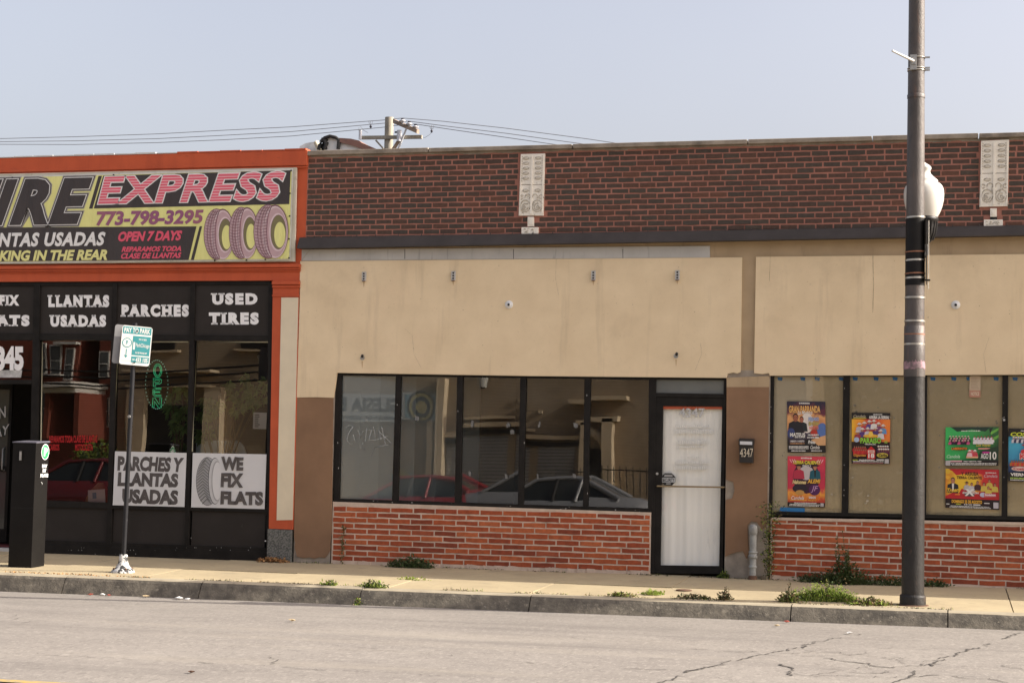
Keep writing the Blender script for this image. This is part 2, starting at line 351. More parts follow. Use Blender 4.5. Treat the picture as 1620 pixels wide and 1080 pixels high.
# kerb stones, rounded at the front
mb = MB(); kx = [-60, -30, -20, -14.2, -11.9, -9.92, -8.2, -6.28, -4.35, -1.58, -.02, 1.6, 3.2, 6, 12, 40]
for a, b in zip(kx, kx[1:]):
    n = max(1, int((b-a)/.12)) if a > -15 and b < 7 else 1; g = .006; secs = []
    dz = rnd.uniform(-.006, .006)
    for i in range(n+1):
        x = a+g+(b-a-2*g)*i/n; zt = ground_z(x, -2.7)+dz; zb = road_z(x, -2.83)-.06; j = mnoise.noise((x*3, 0, 0))*.006; j2 = mnoise.noise((x*9, 3, 0))*.004
        secs.append([(x, -2.575, zt+.004), (x, -2.70+j, zt), (x, -2.745+j, zt-.012+j2), (x, -2.768+j, zt-.04+j2), (x, -2.80+j2, (zt+zb)/2+.02), (x, -2.845+j, zb+.06), (x, -2.85, zb)])
    m = len(secs[0]); vs = [p for s in secs for p in s]
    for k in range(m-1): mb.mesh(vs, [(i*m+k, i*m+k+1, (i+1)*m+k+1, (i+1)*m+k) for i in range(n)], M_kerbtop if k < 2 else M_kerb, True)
    for s in (secs[0], secs[-1]): mb.face(list(s)+[(s[-1][0], -2.575, s[-1][2])], M_kerb)
struct(mb, 'kerb')
# centre line and cracks in the roadway
M_yel = pm('worn_yellow_road_paint', (.42, .29, .075), (.30, .235, .13), scale=14, detail=8, rough=.9, lo=.4, hi=.6, stain=[((.22, .20, .17), 20, .56, .64)])
mb = MB()
yl = onroad(60, 1078).y
for dy in (0, -.26):
    for i in range(40):
        xa, xb = -40+i*2, -38+i*2
        mb.face([(xa, yl+dy, road_z(xa, yl)+.006), (xb, yl+dy, road_z(xb, yl)+.006), (xb, yl+dy-.11, road_z(xb, yl)+.006), (xa, yl+dy-.11, road_z(xa, yl)+.006)], M_yel)
struct(mb, 'road_marking')
M_crack = flat('road_crack_dark', (.062, .056, .05), .98)  # dark tone of the crack strips
mb = MB()
def crack(pts, wid, brk=.1):
    P = [onroad(*p) for p in pts]; L = []
    for a, b in zip(P, P[1:]):
        n = max(2, int((b-a).length/.035))
        L += [a.lerp(b, i/n) for i in range(n)]
    L.append(P[-1]); pr = None; go = True
    for i, p in enumerate(L):
        o = Vector((mnoise.noise((p.x*5, p.y*5, 1))*.07+mnoise.noise((p.x*21, p.y*21, 1))*.05, mnoise.noise((p.x*5, p.y*5, 9))*.06+mnoise.noise((p.x*17, p.y*17, 9))*.07, 0)); c = p+o
        w_ = .75*wid*(.3+1.3*abs(mnoise.noise((p.x*3, p.y*3, 4)))+.5*rnd.random())
        if rnd.random() < brk: go = not go
        t = (L[min(i+1, len(L)-1)]-L[max(0, i-1)]); t.z = 0; t.normalize(); s_ = Vector((-t.y, t.x, 0))*w_
        A, B = c+s_, c-s_; A.z = road_z(A.x, A.y)+.005; B.z = road_z(B.x, B.y)+.005
        if pr and go: mb.face([pr[0], A, B, pr[1]], M_crack)
        pr = (A, B)
crack([(1045, 1080), (1090, 1062), (1170, 1044), (1250, 1026), (1320, 1010), (1400, 993)], .012, .04)
crack([(1415, 1080), (1440, 1066), (1500, 1040), (1560, 1020), (1620, 998)], .013, .06)
crack([(1095, 1026), (1150, 1031), (1200, 1030)], .010, .12)
crack([(0, 1032), (300, 1047), (560, 1062), (760, 1072), (900, 1078)], .006, .2)
crack([(500, 1018), (700, 1036), (900, 1054), (1060, 1060)], .006, .25)
crack([(0, 1006), (200, 1012), (420, 1024), (620, 1030), (800, 1034)], .004, .3)
crack([(640, 980), (800, 990), (1000, 997), (1150, 1004)], .004, .3)
crack([(200, 965), (500, 982), (800, 995)], .003, .35)
for _ in range(16):
    u, v = rnd.uniform(1230, 1480), rnd.uniform(1022, 1072); crack([(u, v), (u+rnd.uniform(20, 90), v+rnd.uniform(-4, 12)), (u+rnd.uniform(90, 150), v+rnd.uniform(-4, 14))], 0.0055, .2)
crack([(1380, 1072), (1480, 1068), (1560, 1074), (1600, 1080)], .010, .1); crack([(1240, 1050), (1256, 1066), (1262, 1080)], .012, .1)
crack([(1180, 1040), (1240, 1034), (1300, 1040), (1380, 1052), (1420, 1056)], .014, .08); crack([(1500, 1050), (1580, 1052), (1620, 1058)], .008, .15)
crack([(425, 1038), (440, 1044), (436, 1052), (450, 1060)], .006, .1); crack([(20, 972), (40, 985), (70, 980)], .005, .15); crack([(100, 990), (140, 998)], .005, .15); crack([(905, 1008), (940, 1014), (955, 1020)], .005, .15)
for _ in range(60):
    u, v = rnd.uniform(0, 1620), rnd.uniform(965, 1075); crack([(u, v), (u+rnd.uniform(6, 40), v+rnd.uniform(-2, 5))], rnd.uniform(.0015, .0035), .2)
struct(mb, 'road_cracks')
# concrete pad with raised edge and the stub plate in it
M_rust = pm('rusty_plate', (.14, .075, .045), (.10, .055, .035), scale=20, rough=.9)
p = walk(1082, 934); mb = MB(); mb.lathe([(.09, 0), (.09, .006), (.07, .012)], (p.x, p.y, ground_z(p.x, p.y)+.004), M_rust, 20)
tag(rebase(mb.build('valve_cover'), (p.x, p.y, p.z)), 'small round rusty cover plate in the sidewalk before the white curtained door', 'cover')

# ---------------------------------------------------------------- brickwork as real bricks
def bricks(mb, x0, x1, z0f, z1f, L, H, jx, jz, yf, depth, mat, bond=.5, jit=.003, holes=(), drop=0.0, edge=0.0):
    """courses follow the bottom line z0f(x); every brick is its own irregular block"""
    rows = int((max(z1f(x0), z1f(x1))-min(z0f(x0), z0f(x1)))/H)+2
    for r in range(rows):
        off = (bond*(r % 2))*L+rnd.uniform(-.03, .03)*L; x = x0-off
        while x < x1:
            Lb = L*rnd.uniform(.96, 1.04); a, b = max(x0+rnd.uniform(0, edge), x+jx/2), min(x1-rnd.uniform(0, edge), x+Lb-jx/2); x += Lb
            if b-a < .03: continue
            xm = (a+b)/2; zb = z0f(xm)+r*H+jz/2; zt = zb+H-jz; top = z1f(xm)
            zt = min(zt, top-.003)
            if zt-zb < .018: continue
            for h in holes:
                if h[2] < zt and h[3] > zb and h[0] < b and h[1] > a:
                    if a < h[0]: b = h[0]-.004
                    elif b > h[1]: a = h[1]+.004
                    else: b = a
            if b-a < .025: continue
            if rnd.random() < drop: continue
            j = lambda: rnd.uniform(-jit, jit)
            up = [(a+(b-a)*t, zt+j()) for t in (0, .33, .66, 1)]; dn = [(a+(b-a)*t, zb+j()) for t in (1, .66, .33, 0)]
            ol = up+dn; yy = yf+rnd.uniform(-.0025, .0025); c = (xm, (zb+zt)/2)
            fr = [Vector((c[0]+(p[0]-c[0])*(1-.008/(b-a)), yy+rnd.uniform(-.001, .001), c[1]+(p[1]-c[1])*.9)) for p in ol]
            md = [Vector((p[0], yy+.005, p[1])) for p in ol]; bk = [Vector((p[0], yy+depth, p[1])) for p in ol]; n = 8
            mb.mesh(fr+md+bk, [tuple(range(7, -1, -1))]+[(i, (i+1) % n, n+(i+1) % n, n+i) for i in range(n)]+[(n+i, n+(i+1) % n, 2*n+(i+1) % n, 2*n+i) for i in range(n)], mat)
def Lx(p, q):    # straight line z(x) through two facade points
    return lambda x: p.z+(q.z-p.z)*(x-p.x)/(q.x-p.x)
# ================================================================ the vacant brown-brick building
XR = 17.0                                   # its right end, outside the picture
VB = thing('brick_shop_building', 'vacant single-storey shop with dark brown brick parapet, tan stucco front and low red brick walls', 'building', (-3, 0, 0))
XL = -8.235
mb = MB()
mb.box(XL, XR, .022, .32, 2.50, 4.2, M_trim)                 # lintel wall behind the stucco
mb.box(XL, -7.73, .022, .32, -.25, 2.50, M_bare)             # left pier
mb.box(-2.64, -2.115, .022, .32, -.25, 2.50, M_bare)         # pier between door and window
mb.box(XL, -7.9, .32, 11, -.3, 4.2, M_dark2); mb.box(XR-.3, XR, .32, 11, -.3, 5.2, M_dark2); mb.box(XL, XR, 11, 11.3, -.3, 5.0, M_dark2)
mb.build('wall', VB)
mb = MB(); mb.box(XL+.02, XR-.02, .33, 11.2, 4.5, 4.75, M_roofing); mb.build('roof', VB)
# stucco panels
mb = MB()
mb.prism(Q4((475, 413), (1174, 407), (1171.5, 588), (1166, 590.5))+[spot(1160, 589), spot(1151, 591), spot(1149.5, 597.5), spot(840, 594.5), spot(533, 589.5), spot(527.5, 629), spot(500, 628), spot(469.5, 628.5)], .03, M_stucco)
mb.build('stucco_panel', VB)
mb = MB(); a = spot(1196, 406.3); b = spot(1620, 401.7); c_ = spot(1218, 594); d_ = spot(1620, 592.5)
mb.prism([a, Vector((XR, 0, b.z+.03)), Vector((XR, 0, d_.z+.1)), d_, c_, spot(1216.5, 590), spot(1206, 591.5), spot(1193, 590)], .03, M_stucco)
mb.build('stucco_panel', VB)
mb = MB(); mb.slab(Q4((475, 395), (1123, 389), (1123, 407.2), (475, 412.4), .006), .02, M_fascia)
for u in (640, 812, 985): mb.slab(Q4((u, 394), (u+.8, 394), (u+.8, 409), (u, 410), .004), .004, M_flash)
mb.build('fascia_board', VB)
mb = MB(); mb.prism([spot(1149.5, 597, .008), spot(1217, 594.5, .008), spot(1217, 612, .008), spot(1149.5, 612, .008)], .013, M_trim); mb.build('pier_head', VB)
# brown paint zones on the piers
mb = MB()
mb.prism([spot(469, 628.6, .006), spot(500, 628, .006), spot(527, 629, .006), spot(524.5, 840, .006), spot(522, 862, .006), spot(523, 868, .006), spot(519, 876, .006), spot(514, 882, .006), spot(506, 880.5, .006), spot(497, 883, .006), spot(490, 881, .006), spot(480, 882, .006), spot(470, 880, .006), spot(468, 872, .006), spot(466, 864, .006), spot(467, 858, .006), spot(465, 848, .006)], .012, M_brown)
mb.build('painted_pier', VB)
mb = MB()
mb.prism([spot(1149.5, 612, .006), spot(1216.5, 612, .006), spot(1213.5, 820, .006), spot(1212, 834, .006), spot(1203, 838, .006), spot(1198, 826, .006), spot(1189, 824, .006), spot(1183, 830, .006), spot(1183, 846, .006), spot(1185, 872, .006), spot(1181, 884, .006), spot(1175, 871, .006), spot(1165, 873, .006), spot(1156, 876, .006), spot(1147, 880, .006), spot(1148, 790, .006), spot(1158, 788, .006), spot(1162, 776, .006), spot(1160, 762, .006), spot(1148.5, 758, .006)], .012, M_brown)
mb.build('painted_pier', VB)
# upper brickwork
zb = Lx(spot(474, 384), spot(1620, 368)); fl_t = Lx(spot(474, 375.5), spot(1620, 355.8)); fl_b = Lx(spot(466, 395), spot(1620, 374.5))
PLQ = []
for tl, tr, br, bl, sp, blk, dot, base in (((824, 244), (862, 243), (859, 341), (820.5, 341), 292.5, (834.5, 343, 844.5, 358), (836.5, 354, 843.5, 359), (825, 359.5, 851, 371.5)),
                                       ((1552.5, 223), (1596.5, 221), (1594, 326), (1549.5, 327), 274.5, (1566.5, 329.5, 1577, 343), (1566.5, 341.5, 1577.5, 347.5), (1556.5, 347.5, 1586.5, 359))):
    PLQ.append((tl, tr, br, bl, sp, blk, dot, base))
holes = []
for tl, tr, br, bl, sp, blk, dot, base in PLQ:
    for q in ((bl[0]-.5, tl[1], tr[0]-1, br[1]), blk, base):
        A, B = spot(q[0], q[1]), spot(q[2], q[3]); holes.append((A.x, B.x, B.z, A.z))
mb = MB(); mb.box(-8.2, XR, .0045, .30, 4.11, 5.262, M_dmort)
bricks(mb, -8.19, XR, lambda x: 4.140+.004*x/8, lambda x: 5.225, .216, .0685, .0150, .0150, .0005, .02, M_dbrick, jit=.0028, holes=holes)
for i in range(450):      # smeared mortar at the top course
    x = -8.15+i*.055; h = .012+.03*abs(mnoise.noise((x*2.1, 0, 0)))+.008*rnd.random()
    mb.slab([(x, 0-.001*rnd.random(), 5.262), (x+.056, -.001*rnd.random(), 5.262), (x+.05, .0, 5.262-h), (x, .0, 5.262-h*rnd.uniform(.7, 1.1))], .012, M_coping)
mb.build('brick_parapet', VB)
mb = MB(); cz = lambda x: 5.322 if x < 2 else 5.325
cx = [-8.22, -6.52, -4.62, -2.42, -.93, .30, 2.1, 4.2, 6.2, 8.3, 10.5, 12.6, 14.8, XR]
for a_, b_ in zip(cx, cx[1:]):
    e = rnd.uniform(-.006, .006)
    mb.box(a_+.006, b_-.006, -.045+e, .36, 5.264, 5.322+e*.6, M_coping)
mb.build('coping', VB, bevel=.008)
for tl, tr, br, bl, sp, blk, dot, base in PLQ:
    y = -.028; mb = MB()
    f = (sp-tl[1])/(bl[1]-tl[1]); ml = (tl[0]+(bl[0]-tl[0])*f, sp); mr = (tr[0]+(br[0]-tr[0])*f, sp-.6)
    mb.slab(Q4(tl, tr, (mr[0], mr[1]-.5), (ml[0], ml[1]-.5), y), .05, M_terra); mb.slab(Q4((ml[0], ml[1]+.5), (mr[0], mr[1]+.5), br, bl, y), .05, M_terra)
    A = spot(*tl, y); Bp = spot(*br, y); wd = spot(*tr, y).x-A.x; x0 = (A.x+spot(*bl, y).x)/2; zt = A.z; zm = spot(*ml, y).z; zo = Bp.z; xm = x0+wd/2
    mb.box(xm-.012, xm+.012, y-.012, y+.01, zo+.02, zt-.02, M_terra)
    mb.box(x0+.006, x0+.02, y-.008, y+.01, zo+.02, zt-.02, M_terra); mb.box(x0+wd-.02, x0+wd-.006, y-.008, y+.01, zo+.02, zt-.02, M_terra)
    def ring(cx_, cz_, a_, b_, r_, t0=0, t1=2*pi, m=M_tgroove, n=14, yy=-.004):
        mb.tube([(cx_+a_*cos(t0+(t1-t0)*k/n), y+yy, cz_+b_*sin(t0+(t1-t0)*k/n)) for k in range(n+1)], r_, m, 5)
    for s_ in (-1, 1):
        cx_ = xm+s_*wd*.25
        for k in range(6):
            zc = zt-.055-k*(zt-zm-.08)/4.9 if k < 5 else zm-.075
            ring(cx_, zc, .037, .017, .004); ring(cx_, zc, .022, .008, .004, m=M_terra, yy=-.008)
        for k in range(11):
            zc = zt-.04-k*(zt-zm-.07)/10.5; ring(xm+s_*wd*.43, zc, .008, .012, .0035, 0, pi)
        zc = zo+.125
        ring(cx_, zc, .064, .075, .006, .3, 2*pi); ring(cx_, zc-.01, .036, .042, .006, 1, 6.2); ring(cx_+s_*.01, zc-.015, .014, .016, .006)
        ring(cx_-s_*.03, zc+.12, .032, .03, .005, -1, 3.6); ring(cx_+s_*.045, zc+.115, .022, .024, .005, .5, 5.5)
        for k in range(16):
            px_, pz_ = cx_+rnd.uniform(-.085, .085), zo+rnd.uniform(.02, .30); ring(px_, pz_, rnd.uniform(.004, .011), rnd.uniform(.004, .011), .0035, rnd.random()*3, 3+rnd.random()*3, n=5)
    mb.build('ornament_panel', VB)
    mb = MB(); yb = -.018
    mb.slab(Q(*blk, yb), .04, M_terra); k = (blk[2]-blk[0])*.2
    mb.slab(Q(blk[0]+k, blk[1]+2, blk[2]-k, blk[3]-3, yb-.006), .006, M_terra); mb.build('ornament_block', VB, bevel=.003)
    mb = MB(); mb.slab(Q(*dot, -.004), .02, M_hole); mb.build('hole', VB)
    mb = MB(); mb.slab(Q(*base, -.03), .05, M_terra); A, Bp = spot(base[0], base[1], -.03), spot(base[2], base[3], -.03)
    for k in range(14):
        px_, pz_ = rnd.uniform(A.x+.03, Bp.x-.03), rnd.uniform(Bp.z+.02, A.z-.02); mb.tube([(px_-.01, -.032, pz_), (px_, -.034, pz_+.012), (px_+.012, -.032, pz_)], .0035, M_tgroove, 5)
    mb.build('ornament_block', VB, bevel=.003)
# sloping metal flashing
mb = MB(); n = 110
for i in range(n):
    xa, xb = -8.26+(XR+8.26)*i/n, -8.26+(XR+8.26)*(i+1)/n
    def prof(x):
        wv = .004*mnoise.noise((x*1.7, 0, 2)); t, b_ = fl_t(x), fl_b(x)
        return [(x, .004, t), (x, -.05+wv, t-.012), (x, -.12+wv, b_+.02), (x, -.125+wv, b_), (x, .03, b_+.006)]
    A, B_ = prof(xa), prof(xb)
    for k in range(4): mb.face([A[k], B_[k], B_[k+1], A[k+1]], M_flash)
    if i == 0: mb.face(A, M_flash)
for i in range(82):
    x = -8.1+i*.3+rnd.uniform(-.05, .05); mb.tube([(x, -.052, fl_t(x)-.012), (x, -.045, fl_t(x)+.012)], .006, M_flash, 5)
mb.build('flashing', VB)
# red brick stall risers
def riser(x0, x1, ztl, ztr, zbl, zbr, name_y):
    mb = MB(); za = lambda x: zbl+(zbr-zbl)*(x-x0)/(x1-x0); zc = lambda x: ztl+(ztr-ztl)*(x-x0)/(x1-x0)
    mb.slab([(x0, .0215, ztl+.03), (x1, .0215, ztr+.03), (x1, .0215, zbr-.25), (x0, .0215, zbl-.25)], .22, M_rmort)
    bricks(mb, x0+.01, x1-.01, lambda x: za(x)+.01, lambda x: zc(x)-.004, .300, .0705, .0135, .0150, .018, .02, M_rbrick, bond=.42, jit=.0035, edge=.01)
    for k in range(90):
        x = rnd.uniform(x0, x1-.1); h = rnd.uniform(.006, .03); yy = .0135-.004*rnd.random(); mb.slab([(x, yy, za(x)+h), (x+.1, yy, za(x)+h*rnd.uniform(.4, 1)), (x+.1, yy, za(x)-.06), (x, yy, za(x)-.06)], .015, M_rmort)
    return mb.build('stall_riser', VB)
A, B_, C_, D_ = Q4((529, 797), (1027, 814), (1025, 905.5), (522, 888))
riser(A.x-.03, B_.x+.02, A.z, B_.z, D_.z, C_.z, 0)
A, B_, C_, D_ = Q4((1219, 822), (1620, 830), (1620, 931), (1216, 912)); sx = (XR-A.x)/(B_.x-A.x)
riser(A.x, XR, A.z, A.z+(B_.z-A.z)*sx, D_.z, D_.z+(C_.z-D_.z)*sx, 0)
mb = MB(); mb.slab([(A.x, .012, A.z+.03), (XR, .012, A.z+(B_.z-A.z)*sx+.028), (XR, .012, A.z+(B_.z-A.z)*sx-.006), (A.x, .012, A.z)], .06, M_rmort); mb.build('sill', VB)
# left shop window
mb = MB(); yf, dp = .034, .06
mb.slab(Q4((531, 589.6), (1034, 597.2), (1034, 600.5), (531, 593.5), yf), dp, M_black)
mb.slab(Q4((528, 788), (1029, 804), (1028.5, 814.5), (527.5, 797.2), yf-.012), dp, M_black)
for tu, bu in (((531, 540), (527.6, 536)), ((626, 634), (620, 629)), ((723, 732), (719, 728)), ((823, 832), (819, 827.4)), ((924.5, 934), (922, 929.8)), ((1026.5, 1034), (1025, 1032))):
    f = lambda u: 589.6+(u-531)*7.6/503
    g = lambda u: 788+(u-528)*16/501
    mb.slab(Q4((tu[0], f(tu[0])+2), (tu[1], f(tu[1])+2), (bu[1], g(bu[1])+2), (bu[0], g(bu[0])+2), yf-.004), dp-.006, M_black)
for k in range(26):     # flaking paint
    u = rnd.uniform(530, 1020); p = spot(u, 790+(u-528)*16/501+rnd.uniform(0, 8), yf-.014); s_ = rnd.uniform(.004, .012); mb.slab([(p.x, p.y, p.z+s_), (p.x+s_*1.4, p.y, p.z+s_*.8), (p.x+s_, p.y, p.z), (p.x, p.y, p.z)], .002, M_fascia)
for (u, v) in ((628, 640), (724, 650), (829, 700), (928, 625), (534, 700), (535, 740), (929, 780)): p = spot(u, v, yf-.006); mb.slab([(p.x, p.y, p.z+.012), (p.x+.006, p.y, p.z+.008), (p.x+.006, p.y, p.z-.01), (p.x, p.y, p.z-.012)], .002, M_fascia)
win = mb.build('window_frame', VB, bevel=.004)
mb = MB()
us = [(536, 532), (630, 624.5), (727.5, 723.5), (827.5, 823), (929, 926), (1030, 1028)]
for (a, b), (c, d) in zip(us, us[1:]):
    q = Q4((a, f(a)), (c, f(c)), (d, g(d)+4), (b, g(b)+4), .07); t1, t2 = rnd.uniform(-.010, .010), rnd.uniform(-.012, .004)
    q[1].y += t1; q[2].y += t1+t2; q[3].y += t2; mb.face([q[3], q[2], q[1], q[0]], G_vac)
mb.build('glass', win)
M_scr = pm('scratched_tag_paint', (.50, .52, .51), (.36, .37, .36), scale=40, rough=.9)
mb = MB()
def scribble(pts, r=.0035, y=.052, m=M_scr):
    P = [spot(500+a/2.893, 560+b/2.893, y) for a, b in pts]; mb.tube(P, r, m, 5)
for pts in ([(135, 340), (150, 325), (170, 330), (150, 360), (140, 395), (160, 415), (180, 400), (170, 370)], [(190, 345), (200, 370), (205, 385), (215, 350)], [(222, 300), (228, 296), (236, 302), (230, 310), (222, 304)],
            [(232, 338), (225, 400)], [(240, 350), (255, 345), (240, 395), (262, 392)], [(262, 330), (275, 400), (285, 335), (300, 395)], [(300, 330), (318, 415)], [(285, 350), (345, 408)], [(330, 415), (270, 425), (250, 470)], [(200, 425), (225, 440), (210, 405)], [(260, 395), (330, 375)]):
    scribble(pts)
mb.build('graffiti_tag', win)
M_tape = pm('tape_scraps', (.20, .20, .19), (.12, .12, .115), scale=40, rough=.5)
for a, b in ((715, 318), (880, 322), (900, 352), (1018, 322), (1190, 322), (704, 546), (875, 555), (1018, 558), (1184, 558), (460, 295)):
    mb = MB(); p = spot(500+a/2.893, 560+b/2.893, .052); s_ = rnd.uniform(.018, .03)
    for q in range(3):
        o = Vector((rnd.uniform(-.02, .02), -.001*q, rnd.uniform(-.02, .02))); mb.slab([p+o+Vector((-s_*.6, 0, s_)), p+o+Vector((s_*.4, 0, s_*.7)), p+o+Vector((s_*.5, 0, -s_*.8)), p+o+Vector((-s_*.3, 0, -s_))], .0008, M_tape)
    mb.build('tape_scrap', win)
# interior of the empty shop
mb = MB(); cv = [(-7.71, .088), (-7.4, .10), (-7.15, .15), (-6.95, .27), (-6.78, .5), (-6.62, .95), (-6.5, 1.6), (-6.45, 2.4)]
for (a, b), (c, d) in zip(cv, cv[1:]): mb.face([(a, b, -.05), (c, d, -.05), (c, d, 3.0), (a, b, 3.0)], M_inwhite, True)
mb.build('curtain', VB, label='white sheet hung inside behind the leftmost panes')
mb = MB(); mb.face([(-7.68, 9, -.1), (-2.3, 9, -.1), (-2.3, 9, 3.2), (-7.68, 9, 3.2)], M_dark2); mb.face([(-7.67, 5.2, -.1), (-7.67, 9, -.1), (-7.67, 9, 3.2), (-7.67, 5.2, 3.2)], M_dark); mb.build('interior_wall', VB)
mb = MB(); mb.face([(-7.68, .3, -.06), (-2.2, .3, -.06), (-2.2, 9, -.06), (-7.68, 9, -.06)], M_dark); mb.build('interior_floor', VB)
mb = MB(); mb.face([(-7.68, .3, 3.1), (XR, .3, 3.1), (XR, 9, 3.1), (-7.68, 9, 3.1)], M_dark); mb.build('ceiling', VB)
mb = MB(); mb.face([(-2.4, .33, -.06), (-2.4, 9, -.06), (-2.4, 9, 3.1), (-2.4, .33, 3.1)], M_dark2); mb.build('interior_wall', VB)
# door
door = None
mb = MB(); yd = .045
mb.slab(Q4((1029, 597.3), (1037.5, 597.4), (1034.5, 907), (1024.5, 906), yd-.012), .07, M_black)
mb.slab(Q4((1145, 598.5), (1149.3, 598.5), (1143.2, 908.3), (1139.5, 908), yd-.012), .07, M_black)
mb.slab(Q4((1036, 597.4), (1147, 598.5), (1147, 601), (1036, 600), yd-.01), .06, M_black)
mb.slab(Q4((1035, 621), (1147, 623), (1147, 629.5), (1035, 627.5), yd-.010), .06, M_black)
df = mb.build('door_frame', VB, bevel=.004)
mb = MB(); mb.face(Q4((1036, 599), (1147, 600), (1147, 624), (1036, 623), .075), pm('frosted_transom_film', (.17, .18, .17), (.13, .14, .135), scale=2, rough=.25)); mb.build('transom_glass', df)
mb = MB()
mb.slab(Q4((1036.5, 627.6), (1145.5, 629.6), (1145.5, 643), (1036.5, 642), yd), .04, M_black)
mb.slab(Q4((1036.5, 640), (1049, 640), (1044.5, 900), (1034, 900), yd-.002), .04, M_black)
mb.slab(Q4((1142.5, 640), (1146.5, 640), (1141, 900), (1137.5, 900), yd-.002), .04, M_black)
mb.slab(Q4((1034.2, 893.5), (1141.2, 895), (1140.8, 907.6), (1034, 906.4), yd), .04, M_black)
door = mb.build('door', VB, bevel=.003)
mb = MB(); mb.face(Q4((1044, 641), (1144.5, 641), (1140, 897), (1042, 896), .068), G_paper); mb.build('glass', door)
M_curt = pm('white_door_curtain', (.90, .895, .83), (.85, .845, .78), scale=3, rough=.85, stretch=(6, 1, .3), stain=[((.5, .49, .46), 5, .6, .8, (3, 1, .4), .6)])
mb = MB(); A, B_, C_, D_ = Q4((1043, 640), (1146, 641), (1143, 899), (1041, 898), .10); n = 60; vs = []
for j in range(5):
    for i in range(n+1):
        p = A.lerp(B_, i/n).lerp(D_.lerp(C_, i/n), j/4); p.y += .0022*sin(i*.9)+.0035*sin(i*.37+1)*(.5+.3*j)+.006; vs.append(p)
mb.mesh(vs, [(j*(n+1)+i, (j+1)*(n+1)+i, (j+1)*(n+1)+i+1, j*(n+1)+i+1) for j in range(4) for i in range(n)], M_curt, True); mb.build('curtain', door)
M_redstrip = flat('orange_red_tape', (.48, .10, .045)); mb = MB(); mb.slab(Q4((1049, 642.3), (1143.5, 643), (1143.4, 647), (1049, 647), .064), .001, M_redstrip); mb.build('header_strip', door)
M_faint = flat('faded_grey_lettering', (.50, .50, .49)); mb = MB()
text(mb, '4347', Q(1074, 645.5, 1115, 660, .064), M_faint, off=.02); mb.build('house_number', door)
M_faint2 = flat('very_faded_lettering', (.68, .675, .63))
for (a, b, c, d) in ((236, 302, 385, 312), (236, 322, 400, 340), (250, 368, 372, 384), (250, 390, 360, 400), (290, 436, 340, 444), (236, 458, 385, 468), (236, 478, 370, 494)):
    mb = MB(); u0, v0, u1, v1 = 980+a/2.7, 560+b/2.7, 980+c/2.7, 560+d/2.7; x = u0
    while x < u1:
        wd = rnd.uniform(1.2, 3.2); mb.slab(Q(x, v0+rnd.uniform(0, 1), min(u1, x+wd), v1, .064), .0005, M_faint2); x += wd+rnd.uniform(.6, 1.2)
    mb.build('faded_lettering', door)
M_brass = pm('dull_brass', (.36, .27, .15), (.28, .21, .12), rough=.4, metal=.6)
mb = MB(); A, B_ = spot(1040, 768.5, -.02), spot(1145, 770.3, -.02); mb.tube([A, B_], .011, M_brass, 10)
for p in (A, B_): mb.tube([p, p+Vector((0, .07, 0))], .009, M_brass, 8)
mb.build('push_bar', door)
mb = MB(); p = spot(1039.5, 749, .03); mb.tube([p, p+Vector((0, .02, 0))], .016, M_galv, 12); mb.build('lock', door)
mb = MB(); pts = [(1052, 748), (1062.5, 748), (1068.5, 754), (1068.5, 762), (1062.5, 768), (1052, 768), (1046.5, 762), (1046.5, 754)]
mb.prism([spot(u, v, .062) for u, v in pts], .001, flat('sticker_black', (.02, .02, .02)))
mb.slab(Q(1047.2, 755.2, 1067.8, 762.5, .0605), .001, flat('sticker_grey', (.55, .56, .55)))
text(mb, 'SECURITY', Q(1048, 756, 1067, 761.6, .0600), flat('sticker_ink', (.02, .02, .02)), off=.03, lift=.001)
for v in (751, 753): mb.slab(Q(1051, v-.6, 1064, v+.5, .0605), .0006, M_faint)
mb.slab(Q(1054, 764, 1061, 765.4, .0605), .0006, M_faint); mb.build('security_sticker', door)
# brackets, bolts and light covers on the stucco
M_bkt = pm('pale_zinc_bracket', (.52, .51, .48), (.42, .41, .39), scale=30, rough=.6, stain=[((.30, .16, .09), 18, .60, .70)])
M_cover = flat('white_cover_plate', (.74, .74, .72))
def bracket(u, v):
    mb = MB(); y = -.03; t = spot(u, v, y); wd, h = .024, .058
    mb.box(t.x-wd, t.x+wd, y, y+.004, t.z-h, t.z+h, M_bkt)
    for s_ in (-1, 1): mb.box(t.x+s_*wd-.003, t.x+s_*wd+.003, y-.002, .0, t.z-h, t.z+h, M_bkt)
    for k in (-1, 0, 1): mb.tube([(t.x, y-.003, t.z+k*.034), (t.x, y+.001, t.z+k*.034)], .012, M_hole, 10)
    mb.box(t.x-.02, t.x+.02, y-.004, y, t.z-h-.012, t.z-h, M_rust)
    mb.build('sign_bracket', VB)
for u, v in ((575.5, 437), (717, 436), (938.5, 435.5), (1071.5, 435)): bracket(u, v)
for u, v in ((573.5, 566), (1069.5, 563)):
    mb = MB(); p = spot(u, v, 0); mb.tube([p, p+Vector((.012, -.05, .018))], .012, M_galv, 8); mb.tube([p+Vector((.01, -.045, .014)), p+Vector((.02, -.06, .03))], .018, M_hole, 8); mb.tube([p, p+Vector((0, -.006, 0))], .03, M_galv, 8); mb.build('bolt', VB)
for u, v in ((805.5, 482), (1512, 482.5)):
    mb = MB(); p = spot(u, v, 0); R = .052
    for k in range(4): pass
    vs = [(R, 0), (R, .012), (R*.8, .018), (.016, .02), (.016, .026)]
    n = 24; pv = [p+Vector((r*cos(2*pi*k/n), -d, r*sin(2*pi*k/n))) for r, d in vs for k in range(n)]
    mb.mesh(pv, [(i*n+k, i*n+(k+1) % n, (i+1)*n+(k+1) % n, (i+1)*n+k) for i in range(4) for k in range(n)], M_cover, True); mb.face(pv[-n:], M_hole)
    mb.build('light_cover', VB)
